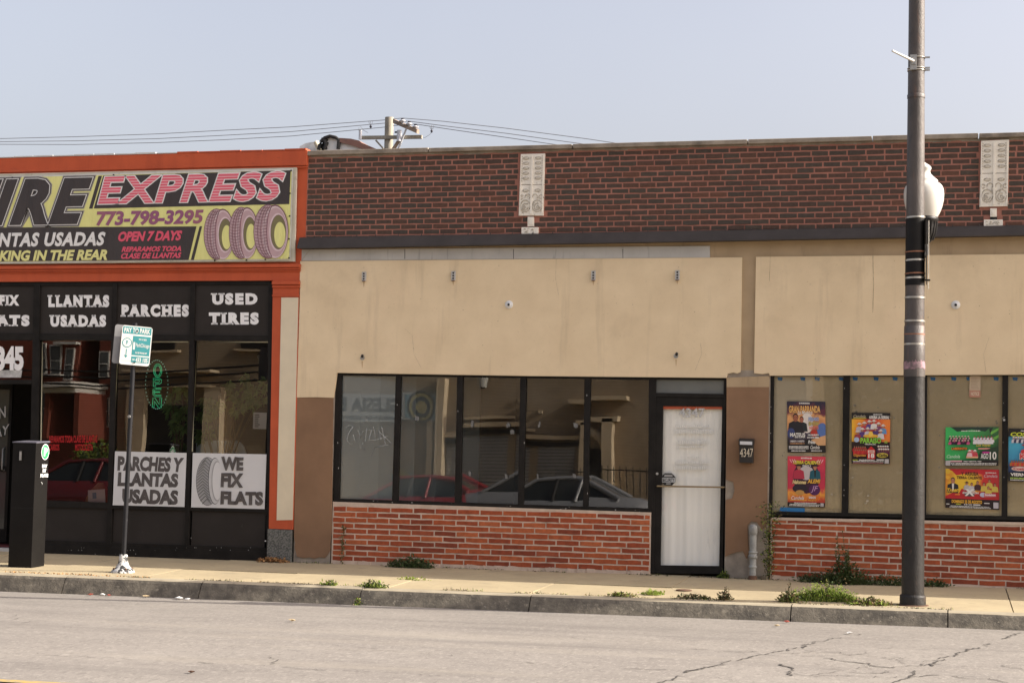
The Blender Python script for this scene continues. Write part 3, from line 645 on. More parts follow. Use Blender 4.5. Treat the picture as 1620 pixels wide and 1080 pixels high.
M_run = pm('rust_run', (.55, .40, .245), (.48, .34, .2), scale=20, rough=.95); M_hair = flat('hairline_crack', (.36, .275, .175), .95)
for u, v, h in ((575.5, 445, 10), (717, 444, 8), (938.5, 443, 9), (1071.5, 443, 7), (573, 571, 12), (1069.5, 568, 12)):
    mb = MB(); mb.prism([spot(u-1.1, v, -.001), spot(u+1.2, v, -.001), spot(u+.8, v+h*.6, -.001), spot(u+.2, v+h, -.001), spot(u-.5, v+h*.7, -.001)], .002, M_run); mb.build('rust_stain', VB)
def hair(pts, w_=.0022):
    mb = MB(); P = []
    for (a, b), (c, d) in zip(pts, pts[1:]):
        for k in range(8): t = k/8; P.append(spot(a+(c-a)*t+.5*mnoise.noise((a+t*5, b, 1)), b+(d-b)*t, -.0012))
    for a, b in zip(P, P[1:]):
        q = w_*rnd.uniform(.5, 1.2); mb.face([a+Vector((-q, 0, 0)), a+Vector((q, 0, 0)), b+Vector((q, 0, 0)), b+Vector((-q, 0, 0))], M_hair)
    mb.build('hairline_crack', VB)
hair([(1381, 392), (1381, 410), (1382, 455), (1380.5, 500)], .003); hair([(1219, 389), (1218.5, 408), (1217, 450)], .0022); hair([(640, 520), (652, 530), (655, 560), (668, 585)], .0014); hair([(880, 410), (879, 440), (884, 470)], .0014); hair([(1100, 585), (1110, 560), (1108, 540)], .0014); hair([(1560, 590), (1556, 560), (1566, 530)], .0014); hair([(478, 411), (486, 400), (491, 395.5)], .003)
r3 = random.Random(11); mb = MB()
for k in range(70):
    u, v = r3.uniform(480, 1160), r3.uniform(416, 580); p = spot(u, v, -.0008); q = r3.uniform(.002, .006); mb.face([p+Vector((q*cos(a), 0, q*sin(a))) for a in (0, 1.2, 2.4, 3.7, 5)], M_hair if r3.random() < .6 else M_run)
for k in range(50):
    u, v = r3.uniform(1200, 1620), r3.uniform(410, 585); p = spot(u, v, -.0008); q = r3.uniform(.002, .006); mb.face([p+Vector((q*cos(a), 0, q*sin(a))) for a in (0, 1.2, 2.4, 3.7, 5)], M_hair if r3.random() < .6 else M_run)
o = mb.build('wall_specks', VB); o['kind'] = 'stuff'
# right shop window with brown paper behind it
mb = MB(); A = spot(1219, 594, .034); Z = lambda u, v: spot(u, v, .034).z
xs_ = [(spot(1219, 594, .034).x, spot(1224.5, 594, .034).x), (spot(1334, 594, .034).x, spot(1344.5, 594, .034).x), (spot(1456, 594, .034).x, spot(1467, 594, .034).x), (spot(1586, 594, .034).x, spot(1595, 594, .034).x)]
for k in range(14): xs_.append((xs_[3][0]+.905*(k+1), xs_[3][1]+.905*(k+1)))
zt0, zt1 = Z(1219, 593), Z(1620, 592.0); zb0, zb1 = Z(1219, 814.5), Z(1620, 822.8); xa, xb = A.x, spot(1620, 600, .034).x
zt = lambda x: zt0+(zt1-zt0)*(x-xa)/(xb-xa)*(1 if x < xb else 0)+(zt1-zt0)*(1 if x >= xb else 0)
zbm = lambda x: zb0+(zb1-zb0)*(x-xa)/(xb-xa)
e = XR-.1
mb.slab([(xa, .034, zt0+.02), (xb, .034, zt1+.02), (xb, .034, zt1-.015), (xa, .034, zt0-.012)], .06, M_black); mb.slab([(xb, .034, zt1+.02), (e, .034, zt1+.02), (e, .034, zt1-.015), (xb, .034, zt1-.015)], .06, M_black)
mb.slab([(xa, .022, zbm(xa)+.045), (e, .022, zbm(e)+.045), (e, .022, zbm(e)), (xa, .022, zbm(xa))], .07, M_black)
for a, b in xs_:
    if b < e: mb.slab([(a, .03, zt(a)), (b, .03, zt(b)), (b-.004, .03, zbm(b)+.03), (a-.004, .03, zbm(a)+.03)], .055, M_black)
for k in range(18): x = rnd.choice(xs_[:4]); p = Vector((x[0]+rnd.uniform(0, .03), .027, rnd.uniform(1, 2.3))); s_ = .006; mb.slab([p+Vector((0, 0, s_)), p+Vector((s_, 0, s_)), p+Vector((s_, 0, -s_)), p+Vector((0, 0, -s_))], .002, M_fascia)
p = spot(1588.5, 664, .024); mb.tube([p, p+Vector((0, .006, 0))], .014, M_galv, 12)
win2 = mb.build('window_frame', VB, bevel=.004)
mb = MB()
for (a, b), (c, d) in zip(xs_, xs_[1:]):
    if d > e: break
    t1 = rnd.uniform(-.008, .008); mb.face([(b-.01, .07, zbm(b)+.03), (c+.01, .07+t1, zbm(c)+.03), (c+.01, .07+t1, zt(c)), (b-.01, .07, zt(b))], G_paper)
mb.build('glass', win2)
M_paper = pm('brown_kraft_paper', (.78, .625, .37), (.68, .54, .31), scale=1.6, detail=9, rough=.8, bump=.5, bscale=9, stain=[((.56, .43, .24), 7, .60, .70, (1, 1, .25), .6), ((.86, .74, .52), 9, .60, .70, (1, 1, 1), .6), ((.46, .35, .19), 1.2, .55, .8, (1, 1, 1), .6), ((.74, .60, .37), 2.2, .58, .72, (1, 1, .4), .6), ((.42, .31, .16), 3, .62, .8, (1, 1, .3), .5)])
M_paper2 = pm('pale_kraft_paper', (.84, .72, .50), (.76, .64, .43), scale=2.2, rough=.8, bump=.3, bscale=12)
mb = MB(); x = xa+.01; k = 0
while x < e-.2:
    wd = rnd.choice((.42, .46, .45)); nx, nz = 8, 18; vs = []
    for j in range(nz+1):
        for i in range(nx+1):
            xx = x+(wd+.03)*i/nx; z0_, z1_ = zbm(xx)+.02, zt(xx)+.02
            vs.append((xx, .094+.003*(k % 2)+.010*abs(mnoise.noise((xx*4, k*3, j*.35)))+.004*mnoise.noise((xx*13, 0, j*1.1)), z0_+(z1_-z0_)*j/nz))
    mb.mesh(vs, [(j*(nx+1)+i, j*(nx+1)+i+1, (j+1)*(nx+1)+i+1, (j+1)*(nx+1)+i) for j in range(nz) for i in range(nx)], M_paper2 if k == 0 else M_paper, True); x += wd; k += 1
mb.build('paper_covering', win2)
M_btape = flat('blue_tape', (.03, .20, .46))
for u in (1234, 1270, 1293, 1331, 1353, 1386, 1416, 1476, 1509, 1533, 1576, 1606): mb = MB(); p = spot(u, 598.8, .085); mb.slab([p+Vector((-.03, 0, .02)), p+Vector((.03, 0, .016)), p+Vector((.024, 0, -.024)), p+Vector((-.024, 0, -.018))], .003, M_btape); mb.build('blue_tape', win2)
mb = MB(); mb.slab(Q4((1235, 802), (1273, 803), (1273, 809.5), (1233, 808), .064), .001, M_btape)
mb.build('blue_tape', win2)
for k in range(1):
    M_clear = pm('clear_tape_tan', (.44, .38, .28), (.38, .32, .22), scale=30, rough=.3)  # opaque tan colour of the tape pieces
    for _ in range(34):
        mb = MB(); u, v = rnd.choice([(1240, 720), (1312, 690), (1318, 780), (1300, 720), (1356, 645), (1392, 648), (1350, 760), (1412, 660), (1480, 672), (1490, 690), (1548, 672), (1575, 672), (1482, 745), (1595, 690), (1600, 780), (1370, 790), (1390, 750), (1595, 675)])
        p = spot(u+rnd.uniform(-5, 5), v+rnd.uniform(-7, 7), .0655); s_ = rnd.uniform(.006, .018)
        mb.slab([p+Vector((-s_, 0, s_*rnd.random())), p+Vector((s_*.6, 0, s_)), p+Vector((s_, 0, -s_*rnd.random())), p+Vector((-s_*.5, 0, -s_))], .0005, M_clear)
        mb.build('clear_tape', win2)
# ================================================================ the orange tyre shop
TL_ = -17.5
TS = thing('tire_shop_building', 'orange painted single-storey shop with black shopfront, white lettered panels and cream pilaster', 'building', (-11, 0, 0))
XB = -8.245
ztop = 5.335; zb1 = spot(480, 262.6).z; zm1, zm2, zm3 = spot(440, 418).z, spot(440, 424).z, spot(440, 429.5).z; zbt = spot(430, 443.5).z
mb = MB(); mb.box(TL_, XB, .004, .32, zbt, ztop-.02, M_orange); mb.box(XB, -8.197, .004, .32, spot(484, 375).z-.08, ztop-.02, M_orange)
mb.box(TL_, TL_+.3, .32, 11, -.4, 5, M_dark2); mb.box(TL_, XB, 11, 11.3, -.4, 5, M_dark2); mb.box(XB-.12, XB, .32, 11, -.4, 4.6, M_dark2)
mb.build('wall', TS)
mb = MB(); mb.box(TL_+.3, XB-.05, .33, 11, 4.5, 4.75, M_roofing); mb.build('roof', TS)
mb = MB(); mb.box(TL_, -8.19, -.045, .30, zb1, ztop, M_orange); mb.box(TL_, -8.195, -.03, .0, zb1-.03, zb1-.003, M_orange); mb.build('cornice', TS, bevel=.006)
M_wflash = flat('white_roof_edge', (.62, .62, .60)); mb = MB()
for i in range(30):
    a, b = TL_+i*.31, TL_+i*.31+.30; e = rnd.uniform(0, .012); mb.box(a, b, -.05, .3, ztop+.002, ztop+.012+e, M_wflash if a < -10.3 else M_orange)
mb.build('roof_edge', TS)
mb = MB(); mb.box(TL_, XB, -.05, .0, zm2+.004, zm1, M_orange); mb.box(TL_, XB, -.03, .0, zm3+.02, zm2, M_orange); mb.box(TL_, XB, -.018, .0, zm3, zm3+.016, M_orange); mb.build('moulding', TS, bevel=.005)
# pilaster
mb = MB()
x0t, x0b = spot(431.5, 445).x, spot(425, 836).x; zpb = spot(440, 836.5).z; zg = spot(440, 882).z
mb.slab([(x0t, 0, zbt+.002), (XB, 0, zbt+.002), (XB, 0, zpb), (x0b, 0, zpb)], .3, M_orange)
for a, b, e in ((445, 450.5, -.035), (451.5, 455, -.02), (466.5, 469, -.014)): mb.box(x0t, XB-.004, e, .0, spot(440, b).z, spot(440, a).z, M_orange)
mb.build('pilaster', TS, bevel=.004)
mb = MB(); mb.slab(Q4((445, 470.5), (472, 470.5), (463, 822), (437.5, 822.5), -.006), .005, M_cream); mb.build('pilaster_panel', TS)
mb = MB(); mb.slab([(x0b-.01, -.012, zpb-.004), (XB-.012, -.012, zpb-.004), (XB-.012, -.012, zg-.25), (x0b-.01, -.012, zg-.25)], .3, M_granite); mb.build('pilaster_base', TS, bevel=.004)
# black shopfront framing
yf = .035; mb = MB()
def bar(a, b, c, d, y=yf, dp=.07, m=M_black): mb.slab(Q4(a, b, c, d, y), dp, m)
gw = spot(430, 440, yf).x
rows = dict(top=(445.2, 443.2, 451.5, 449), tr=(528.5, 530.5, 538.5, 538.8), sill=(791.5, 803.5, 801.5, 810.5))
def hrow(v0, v1, w0, w1, y=yf, dp=.07, x0=None):
    # rows given at u=60 and u=424, run on to the left end of the shop
    a, b = spot(60, v0, y), spot(424, v1, y); c, d = spot(60, w0, y), spot(424, w1, y); xl = TL_ if x0 is None else x0
    ex = lambda p, q: p.z+(q.z-p.z)*(xl-p.x)/(q.x-p.x)
    mb.slab([(xl, y, ex(a, b)), b+Vector((.03, 0, 0)), d+Vector((.03, 0, 0)), (xl, y, ex(c, d))], dp, M_black)
hrow(445.4, 443.4, 452, 450); hrow(527.5, 531, 538, 538.6)
hrow(791, 803.6, 801.5, 810.4, x0=spot(45, 800, yf).x); hrow(853.5, 866.5, 860, 872.6, y=yf+.002, x0=spot(45, 800, yf).x); hrow(860, 872.6, 885, 892, y=yf-.006, x0=spot(45, 800, yf).x)
for a, b, c, d in ((53.5, 63.5, 56, 44), (178, 185.5, 175, 168), (301.5, 309, 297.5, 291.6), (424.8, 431.6, 424.6, 420.8)):
    bar((a, 447), (b, 447), (c, 880), (d, 880), yf-.006, .075)
xw = [spot(58, 447, yf).x-.93*k for k in range(1, 6)]
for x in xw:
    mb.box(x-.04, x+.04, yf-.006, yf+.07, spot(58, 535, yf).z if x > -13.6 and x < xw[0]+.01 and False else -.12, spot(58, 447, yf).z, M_black)
for k in range(30):
    u = rnd.uniform(60, 415); p = spot(u, rnd.choice((866, 870, 876)), yf-.009); s_ = rnd.uniform(.003, .008); mb.slab([p+Vector((0, 0, s_)), p+Vector((s_, 0, s_)), p+Vector((s_, 0, -s_*.5)), p], .002, M_fascia)
mb.build('shopfront_frame', TS, bevel=.004)
mb = MB()
for (a, b) in ((180.5, 298), (305, 421), (58, 173)): mb.face(Q4((a, 795), (b, 800), (b-3, 872), (a-3, 866), .062), M_blackpanel)
mb.build('kick_panel', TS)
def transom(a, b, lines, lab=None):
    mb = MB(); mb.slab(Q4((a, 449), (b, 448), (b-1, 533), (a-1, 532), .055), .02, M_blackpanel)
    for t, u0, v0, u1, v1 in lines: text(mb, t, Q(u0, v0, u1, v1, .054), M_white, off=.072, slab=True, lift=.002, spacing=1.32)
    for k in range(14):
        p = spot(rnd.uniform(a+6, b-8), rnd.uniform(522, 529), .053); s_ = rnd.uniform(.003, .012); mb.slab([p+Vector((0, 0, s_*.5)), p+Vector((s_*2, 0, s_*.4)), p+Vector((s_*1.5, 0, 0)), p], .001, M_flash)
    mb.build('sign_panel', TS)
transom(62, 180, [('LLANTAS', 75, 466.5, 173, 486), ('USADAS', 78, 498, 168, 517)])
transom(184, 303, [('PARCHES', 190.5, 481.5, 299, 501)])
transom(307, 427, [('USED', 333.5, 463.5, 407.5, 482), ('TIRES', 330.5, 494, 409.5, 513.5)])
transom(-56, 55, [('WE FIX', -42, 466.5, 30.5, 483.5), ('FLATS', -37, 498, 47, 516)])
# glass
mb = MB()
for a, b in ((58, 181), (181, 305), (305, 428)):
    dv = lambda u: 791+(u-60)*12.5/364
    q = Q4((a, 536), (b, 536), (b-7, dv(b)+4), (a-7, dv(a)+4), .075); t1, t2 = rnd.uniform(-.006, .006), rnd.uniform(-.006, .006); q[1].y += t1; q[2].y += t1+t2; q[3].y += t2
    mb.face([q[3], q[2], q[1], q[0]], G_tire)
mb.face(Q4((-60, 536), (58, 536), (56, 602), (-62, 602), .075)[::-1], G_tire)
for x in (xw[0], xw[1], xw[2]): mb.face([(x-.93, .075, .3), (x, .075, .3), (x, .075, 2.9), (x-.93, .075, 2.9)], G_tire)
mb.build('shop_window', TS)
M_led = pm('pale_yellow_edge_trim', (.50, .47, .32), (.40, .38, .27), scale=12, rough=.5, stain=[((.30, .35, .30), 14, .6, .68)])
mb = MB()
for pts in ([(63.5, 789), (66.5, 539), (172, 537.6)], [(180, 712), (187, 540.5), (298, 540.6)], [(304, 714), (312, 541), (424, 541)]):
    P = [spot(*p, .068) for p in pts]; mb.tube(P, .008, M_led, 6)
mb.build('edge_trim', TS)
# door at the far left
mb = MB()
bar((-55, 600), (50, 600.5), (50, 607.5), (-55, 607), yf, .08)
bar((-50, 607), (-40, 607), (-48, 872), (-58, 872), yf, .08)
dfr = mb.build('door_frame', TS, bevel=.004)
# door leaf stands ajar, hinged on the left
mb = MB(); M_dglass = pm('dusty_dark_door_glass', (.055, .065, .062), (.04, .048, .046), scale=2, rough=.12, spec=.6)
yy = .55; L0, L1 = spot(-46, 610, .35), spot(20, 612, yy)
def dslab(t0, t1, z0, z1, m, dd=.0, th=.035):
    a = L0.lerp(L1, t0); b = L0.lerp(L1, t1); mb.slab([(a.x, a.y-dd, z1), (b.x, b.y-dd, z1), (b.x, b.y-dd, z0), (a.x, a.y-dd, z0)], th, m)
dslab(0, .07, .02, 2.25, M_black); dslab(.93, 1, .02, 2.25, M_black); dslab(.07, .93, 2.15, 2.25, M_black); dslab(.07, .93, .02, .2, M_black); dslab(.07, .93, 1.0, 1.08, M_black, .004)
dslab(.05, .95, .1, 2.2, M_dglass, -.015, .008)
dl = mb.build('door', TS)
mb = MB(); a = L0.lerp(L1, .88)
mb.tube([(a.x, a.y-.0, 1.02), (a.x, a.y-.06, 1.03), (a.x, a.y-.06, 1.32), (a.x, a.y, 1.33)], .012, M_galv, 8); mb.build('handle', dl)
mb = MB(); dy = L0.lerp(L1, .6).y-.05
text(mb, 'OPEN', Q4((-30, 652), (9, 642), (9, 660), (-30, 670), dy), M_faint, off=.01); mb.build('door_lettering', dl); mb = MB(); text(mb, 'TODAY', Q4((-44, 692), (15, 670), (13, 686), (-44, 708), dy), M_faint, off=.01)
mb.build('door_lettering', dl)
mb = MB(); mb.box(-13.7, -12.25, .05, .2, -.12, -.03, flat('pale_threshold', (.5, .5, .48))); mb.box(-13.7, -12.25, .2, .5, -.1, -.0, flat('maroon_mat', (.08, .01, .012))); mb.build('threshold', TS)
mb = MB(); mb.slab(Q4((-40, 586), (35, 585), (33, 597), (-40, 597), .068), .002, pm('torn_white_paper', (.62, .62, .6), (.3, .3, .29), scale=7, rough=.8))
text(mb, '4345', Q(-22, 547.5, 37.5, 586, .066), M_white, off=.055, spacing=.98); mb.build('house_number', TS)
mb = MB(); M_redink = flat('red_window_ink', (.42, .012, .012), .7)
text(mb, 'REPARAMOS TODA CLASE DE LLANTAS', Q4((78, 689), (154, 688), (154, 700), (78, 700), .073), M_redink, off=.028); text(mb, 'CARROS', Q(77.5, 702, 94, 712.5, .073), M_redink, off=.028); text(mb, 'MOTOCICLETA', Q(119, 702, 147, 712.5, .073), M_redink, off=.028)
mb.build('window_lettering', TS)
# interior
mb = MB(); mb.face([(TL_+.3, 5, -.1), (XB-.12, 5, -.1), (XB-.12, 5, 3.3), (TL_+.3, 5, 3.3)], M_dark); mb.face([(XB-.125, .3, -.1), (XB-.125, 5, -.1), (XB-.125, 5, 3.3), (XB-.125, .3, 3.3)], M_dark); mb.build('interior_wall', TS)
mb = MB(); mb.face([(TL_+.3, .12, -.12), (XB-.12, .12, -.12), (XB-.12, 5, -.12), (TL_+.3, 5, -.12)], M_dark); mb.build('interior_floor', TS)
mb = MB(); mb.face([(TL_+.3, .12, 3.35), (XB-.12, .12, 3.35), (XB-.12, 5, 3.35), (TL_+.3, 5, 3.35)], M_dark); mb.build('ceiling', TS)

# ---------------------------------------------------------------- the banner
M_bblack = pm('banner_black_print', (.052, .042, .040), (.040, .033, .032), scale=2.5, rough=.45, stretch=(3, 1, .6), bump=.25, bscale=3)
M_byel = pm('banner_yellow_print', (.78, .77, .30), (.70, .69, .25), scale=2.5, rough=.45, stretch=(3, 1, .6), bump=.25, bscale=3)
M_bwhite = pm('banner_white_hem', (.74, .73, .68), (.62, .61, .57), scale=3, rough=.5, bump=.25, bscale=3, stain=[((.25, .24, .22), 6, .62, .75)])
M_bwood = pm('weathered_white_board', (.64, .61, .50), (.52, .49, .39), scale=4, rough=.8, stain=[((.22, .19, .14), 5, .6, .75)])
M_bpink = pm('banner_pink_stripes', (.74, .13, .19), (.68, .115, .165), scale=3, rough=.45, stripes=((.80, .56, .58), .0375, .24))
M_bpur = pm('banner_purple', (.25, .075, .20), (.33, .13, .16), scale=2, rough=.45)
M_bred = flat('banner_red', (.74, .10, .16), .45); M_blet = flat('banner_lettering_white', (.80, .80, .78), .45); M_bgrey = flat('banner_grey_edge', (.34, .33, .31), .45)
M_bty = flat('banner_tyre_rose', (.52, .36, .38), .45); M_bty2 = flat('banner_tyre_light', (.70, .56, .58), .45); M_btd = flat('banner_tyre_dark', (.19, .085, .11), .45); M_bth = flat('banner_tyre_hole', (.20, .18, .085), .45)
bn_y = -.075
BN = thing('banner', 'big yellow and black vinyl tyre shop banner with three printed tyres on orange wall', 'banner', (-11.5, bn_y, 3.87))
bl_x = -16.2
mb = MB(); mb.slab([(bl_x, bn_y+.03, 5.12), spot(469, 265, bn_y+.03), spot(466, 413.5, bn_y+.03), (bl_x, bn_y+.03, 3.855)], .035, M_bwood); mb.build('backing_board', BN)
mb = MB()
def bq(u, v): return spot(u, v, bn_y)
A, B_, C_, D_ = bq(0, 279), bq(463.5, 266.5), bq(459, 411.5), bq(0, 416.5)
nx, nz = 60, 6; vs = []
for j in range(nz+1):
    for i in range(nx+1):
        x = bl_x+(B_.x-bl_x)*i/nx; p = Vector((x, bn_y+.010, 0)); zt_ = A.z+(B_.z-A.z)*(x-A.x)/(B_.x-A.x); zb_ = D_.z+(C_.z-D_.z)*(x-D_.x)/(C_.x-D_.x)
        p.z = zb_+(zt_-zb_)*j/nz+(.006*mnoise.noise((x*2.2, j, 0)) if j in (0, nz) else 0); p.y += .004*mnoise.noise((x*1.5, j*.5, 5)); vs.append(p)
mb.mesh(vs, [(j*(nx+1)+i, j*(nx+1)+i+1, (j+1)*(nx+1)+i+1, (j+1)*(nx+1)+i) for j in range(nz) for i in range(nx)], M_bwhite, True)
def bpoly(pts, m, l): mb.face([bq(*p)+Vector((0, -l, 0)) for p in pts][::-1], m)
bpoly([(-160, 285.5), (461.5, 269.5), (457.5, 409.5), (-160, 415.5)], M_byel, .002)
bpoly([(163.5, 278.2), (460, 269.6), (457.8, 323), (148.5, 330)], M_bblack, .004)
bpoly([(156, 278.6), (161.5, 278.4), (146.5, 330.2), (141, 330.3)], M_bblack, .004)
bpoly([(-160, 361), (311, 358.2), (298.5, 411.3), (-160, 414.5)], M_bblack, .004)
bpoly([(316, 358.1), (320, 358), (307, 411.2), (302, 411.4)], M_bblack, .004)
text(mb, 'EXPRESS', Q4((155.5, 280), (452, 271), (446, 317), (155.5, 323.5), bn_y), M_bpink, .009, off=.03, shear=.22, spacing=1.12, outline=[(.026, M_blet, .0065)])
text(mb, 'TIRE', Q4((-58, 285.5), (147.5, 281), (136, 354.5), (-70, 358), bn_y), M_bblack, .012, off=.05, shear=.2, spacing=1.16, outline=[(.014, M_blet, .009), (.028, M_bblack, .0065), (.042, M_bgrey, .004)])
text(mb, '773-798-3295', Q4((152.5, 334.5), (322.5, 331.5), (321, 354.5), (152.5, 358), bn_y), M_bpur, .006, off=.04, shear=.12)
text(mb, 'LLANTAS USADAS', Q4((-44, 368.8), (167.5, 366.8), (166, 388.8), (-44, 391.6), bn_y), M_blet, .007, off=.045, shear=.2, spacing=1.12)
text(mb, 'PARKING IN THE REAR', Q4((-36, 396.8), (171.5, 394.6), (170, 411.6), (-36, 413.8), bn_y), flat('banner_lettering_yellow', (.76, .74, .30), .45), .007, off=.045, shear=.2)
text(mb, 'OPEN 7 DAYS', Q4((188, 366.5), (289, 364.6), (287, 380.8), (187, 382.8), bn_y), M_bred, .007, off=.05, shear=.2)
text(mb, 'REPARAMOS TODA', Q4((193.5, 390.4), (288, 389), (287, 397.6), (192.5, 398.8), bn_y), M_bred, .007, off=.045, shear=.2)
text(mb, 'CLASE DE LLANTAS', Q4((192.5, 400.6), (287.5, 399.4), (286.5, 408.2), (191.5, 409.6), bn_y), M_bred, .007, off=.045, shear=.2)
def bell(cu, cv, ru, rv, m, l, a0=0, a1=2*pi, n=28): mb.face([bq(cu+ru*cos(a0+(a1-a0)*k/n), cv-rv*sin(a0+(a1-a0)*k/n))+Vector((0, -l, 0)) for k in range(n)], m)
for k, (u0, u1, v0, v1) in enumerate(((322.5, 371, 330, 411), (362.5, 409, 327.5, 410), (401.5, 457, 323.5, 409.5))):
    l = .0055+.004*k; cv = (v0+v1)/2; rv = (v1-v0)/2; w_ = u1-u0; cu = u0+w_*.62; ru = w_*.38
    bell(u0+w_*.42, cv, w_*.42, rv, M_btd, l); bell(cu, cv, ru, rv*.99, M_btd, l+.0003)
    bell(u0+w_*.42, cv, w_*.40, rv*.97, M_bty, l+.0006)
    bell(cu, cv+1, ru*.95, rv*.96, M_bty2, l+.0010); bell(cu+1, cv+1, ru*.86, rv*.90, M_bty, l+.0013); bell(u0+w_*.70, cv+1, w_*.25, rv*.70, M_bty2, l+.0016); bell(u0+w_*.715, cv+1, w_*.225, rv*.64, M_btd, l+.0019)
    bell(u0+w_*.715, cv+1, w_*.215, rv*.62, M_bth, l+.0021); bell(u0+w_*.755, cv+rv*.12, w_*.16, rv*.47, M_byel, l+.0024)
    for j in range(17):      # tread blocks
        t = -.9+1.8*j/16; zz = cv+rv*t; s_ = sqrt(max(0, 1-t*t))
        ua = u0+w_*.42-w_*.40*s_; ub = cu-ru*.6*s_
        mb.tube([bq(ua+1, zz)+Vector((0, -l-.0022, 0)), bq((ua+ub)/2, zz+1.8)+Vector((0, -l-.0022, 0)), bq(ub, zz)+Vector((0, -l-.0022, 0))], .003, M_btd, 4)
    for q_ in (.28, .52, .76, 1.0):
        pts = []
        for j in range(15):
            t = -.93+1.86*j/14; s_ = sqrt(max(0, 1-t*t)); ua = u0+w_*.42-w_*.40*s_; ub = cu-ru*.62*s_; pts.append(bq(ua+(ub-ua)*q_, cv+rv*t)+Vector((0, -l-.0021, 0)))
        mb.tube(pts, .0035 if q_ < 1 else .005, M_btd, 4)
for u, v in ((461, 270), (459, 306), (458.5, 342), (457.5, 378), (457.5, 408), (420, 410.5), (390, 411.5), (340, 412), (20, 281), (180, 277)): p = bq(u, v); mb.tube([p+Vector((0, -.012, 0)), p], .010, M_hole, 10)
mb.build('printed_sheet', BN)
# ---------------------------------------------------------------- signs in the tyre shop window
M_sheet = pm('white_plastic_sign', (.66, .66, .66), (.60, .60, .60), scale=1, rough=.5); M_ink = pm('dark_grey_brush_ink', (.065, .055, .052), (.11, .10, .095), scale=7, rough=.6)
mb = MB(); ys = .026
mb.slab(Q4((182, 713.5), (295, 716), (291.6, 801.5), (178.3, 798.6), ys), .004, M_sheet)
text(mb, 'PARCHES Y', Q4((187, 720.5), (291.5, 723.5), (288, 747), (186, 744), ys), M_ink, off=.055, jag=.003); text(mb, 'LLANTAS', Q4((187.5, 746), (283, 748.5), (281.5, 771), (186, 768.5), ys), M_ink, off=.06, jag=.003); text(mb, 'USADAS', Q4((194, 772.5), (282.5, 775), (281, 798.5), (193, 795.5), ys), M_ink, off=.06, jag=.003)
tag(rebase(mb.build('window_sign'), spot(236, 800, ys)), 'white sign with brush lettering PARCHES Y LLANTAS USADAS standing in the black window', 'sign', 'white signs in the tyre shop window')
mb = MB()
mb.slab(Q4((305, 716), (421.5, 718.3), (418.5, 804.8), (302.3, 802), ys), .004, M_sheet)
text(mb, 'WE', Q4((350.5, 722), (386, 722.8), (385, 744.5), (350.5, 744), ys), M_ink, lift=.0075, off=.055, jag=.003); text(mb, 'FIX', Q4((350.5, 747.5), (385.5, 748.5), (385, 771), (349.5, 770), ys), M_ink, lift=.0075, off=.055, jag=.003); text(mb, 'FLATS', Q4((349.5, 776), (417, 777.5), (416.5, 799.5), (349, 797.5), ys), M_ink, lift=.0075, off=.06, jag=.003)
M_tg = flat('tyre_print_grey', (.36, .36, .36)); M_tl = flat('tyre_print_light', (.55, .55, .55)); M_tk = flat('tyre_print_dark', (.13, .13, .13))
def sell(cu, cv, ru, rv, m, l, a0=0, a1=2*pi, n=30): mb.face([spot(cu+ru*cos(a0+(a1-a0)*k/n), cv-rv*sin(a0+(a1-a0)*k/n), ys-l) for k in range(n)], m)
sell(328.5, 761, 18.5, 38.5, M_tk, .002); sell(328.8, 761, 18, 37.8, M_tg, .0026); sell(340, 760.5, 11, 37, M_tk, .0032); sell(340.5, 760.5, 10.3, 36, M_tl, .0038); sell(343, 760.5, 8.6, 32, M_tg, .0044); sell(344, 760.5, 8, 30, M_sheet, .005); 
mb.slab(Q(344.5, 734, 346.5, 788, ys-.0055), .0004, M_sheet)
for j in range(15):
    t = -.86+1.72*j/14; s_ = sqrt(1-t*t); zz = 761+38*t; ua, ub = 328.8-17.5*s_, 340-10.5*s_
    mb.tube([spot(ua, zz+3, ys-.0056), spot((ua+ub)/2, zz-5, ys-.0056)], .004, M_tk, 4); mb.tube([spot((ua+ub)/2, zz-5, ys-.0056), spot(ub, zz+3, ys-.0056)], .004, M_tk, 4)
pts = [spot(328.8-17.5*sqrt(1-t*t)*.5+340*.0-(0)+(-0), 761+38*t, ys-.0056) for t in ()]
tag(rebase(mb.build('window_sign'), spot(360, 804, ys)), 'white sign reading WE FIX FLATS beside a drawn grey tyre in the black window', 'sign', 'white signs in the tyre shop window')
# neon OPEN
M_neon = flat('green_neon', (.02, .25, .10), .4, emit=((.03, .62, .27), .22)); M_dot = flat('pale_led_dot', (.3, .5, .42), .4, emit=((.3, .8, .6), .2))
yn = .11; NS = thing('neon_sign', 'green neon OPEN sign in a dotted oval hanging upright inside the dark window', 'neon sign', spot(248, 646, yn))
def np_(mb, pts): mb.tube([spot(u, v, yn) for u, v in pts], .0045, M_neon, 5)
NL = [MB() for _ in range(4)]
for k_ in (0, 1):
    i = 2.1*k_
    np_(NL[0], [(249.5+(6.5-i)*cos(a*pi/8), 586-(10.5-i*1.2)*sin(a*pi/8)) for a in range(17)])
    if k_ == 0: np_(NL[1], [(242.5, 611), (242.5, 598.5), (252, 598.5), (255.5, 600.5), (255.5, 605), (252, 607.3), (246, 607.3), (246, 611), (242.5, 611)])
    else: np_(NL[1], [(245, 605), (245, 600.8), (251, 600.8), (252.8, 602.5), (251, 605), (245, 605)])
    np_(NL[2], [(255, 613.5+i), (246+i*.5, 613.5+i), (242+i, 616+i*.5), (242+i, 624-i*.5), (246+i*.5, 627-i), (255, 627-i)]); np_(NL[2], [(243+i, 619.4+i*.5), (253, 619.4+i*.5)])
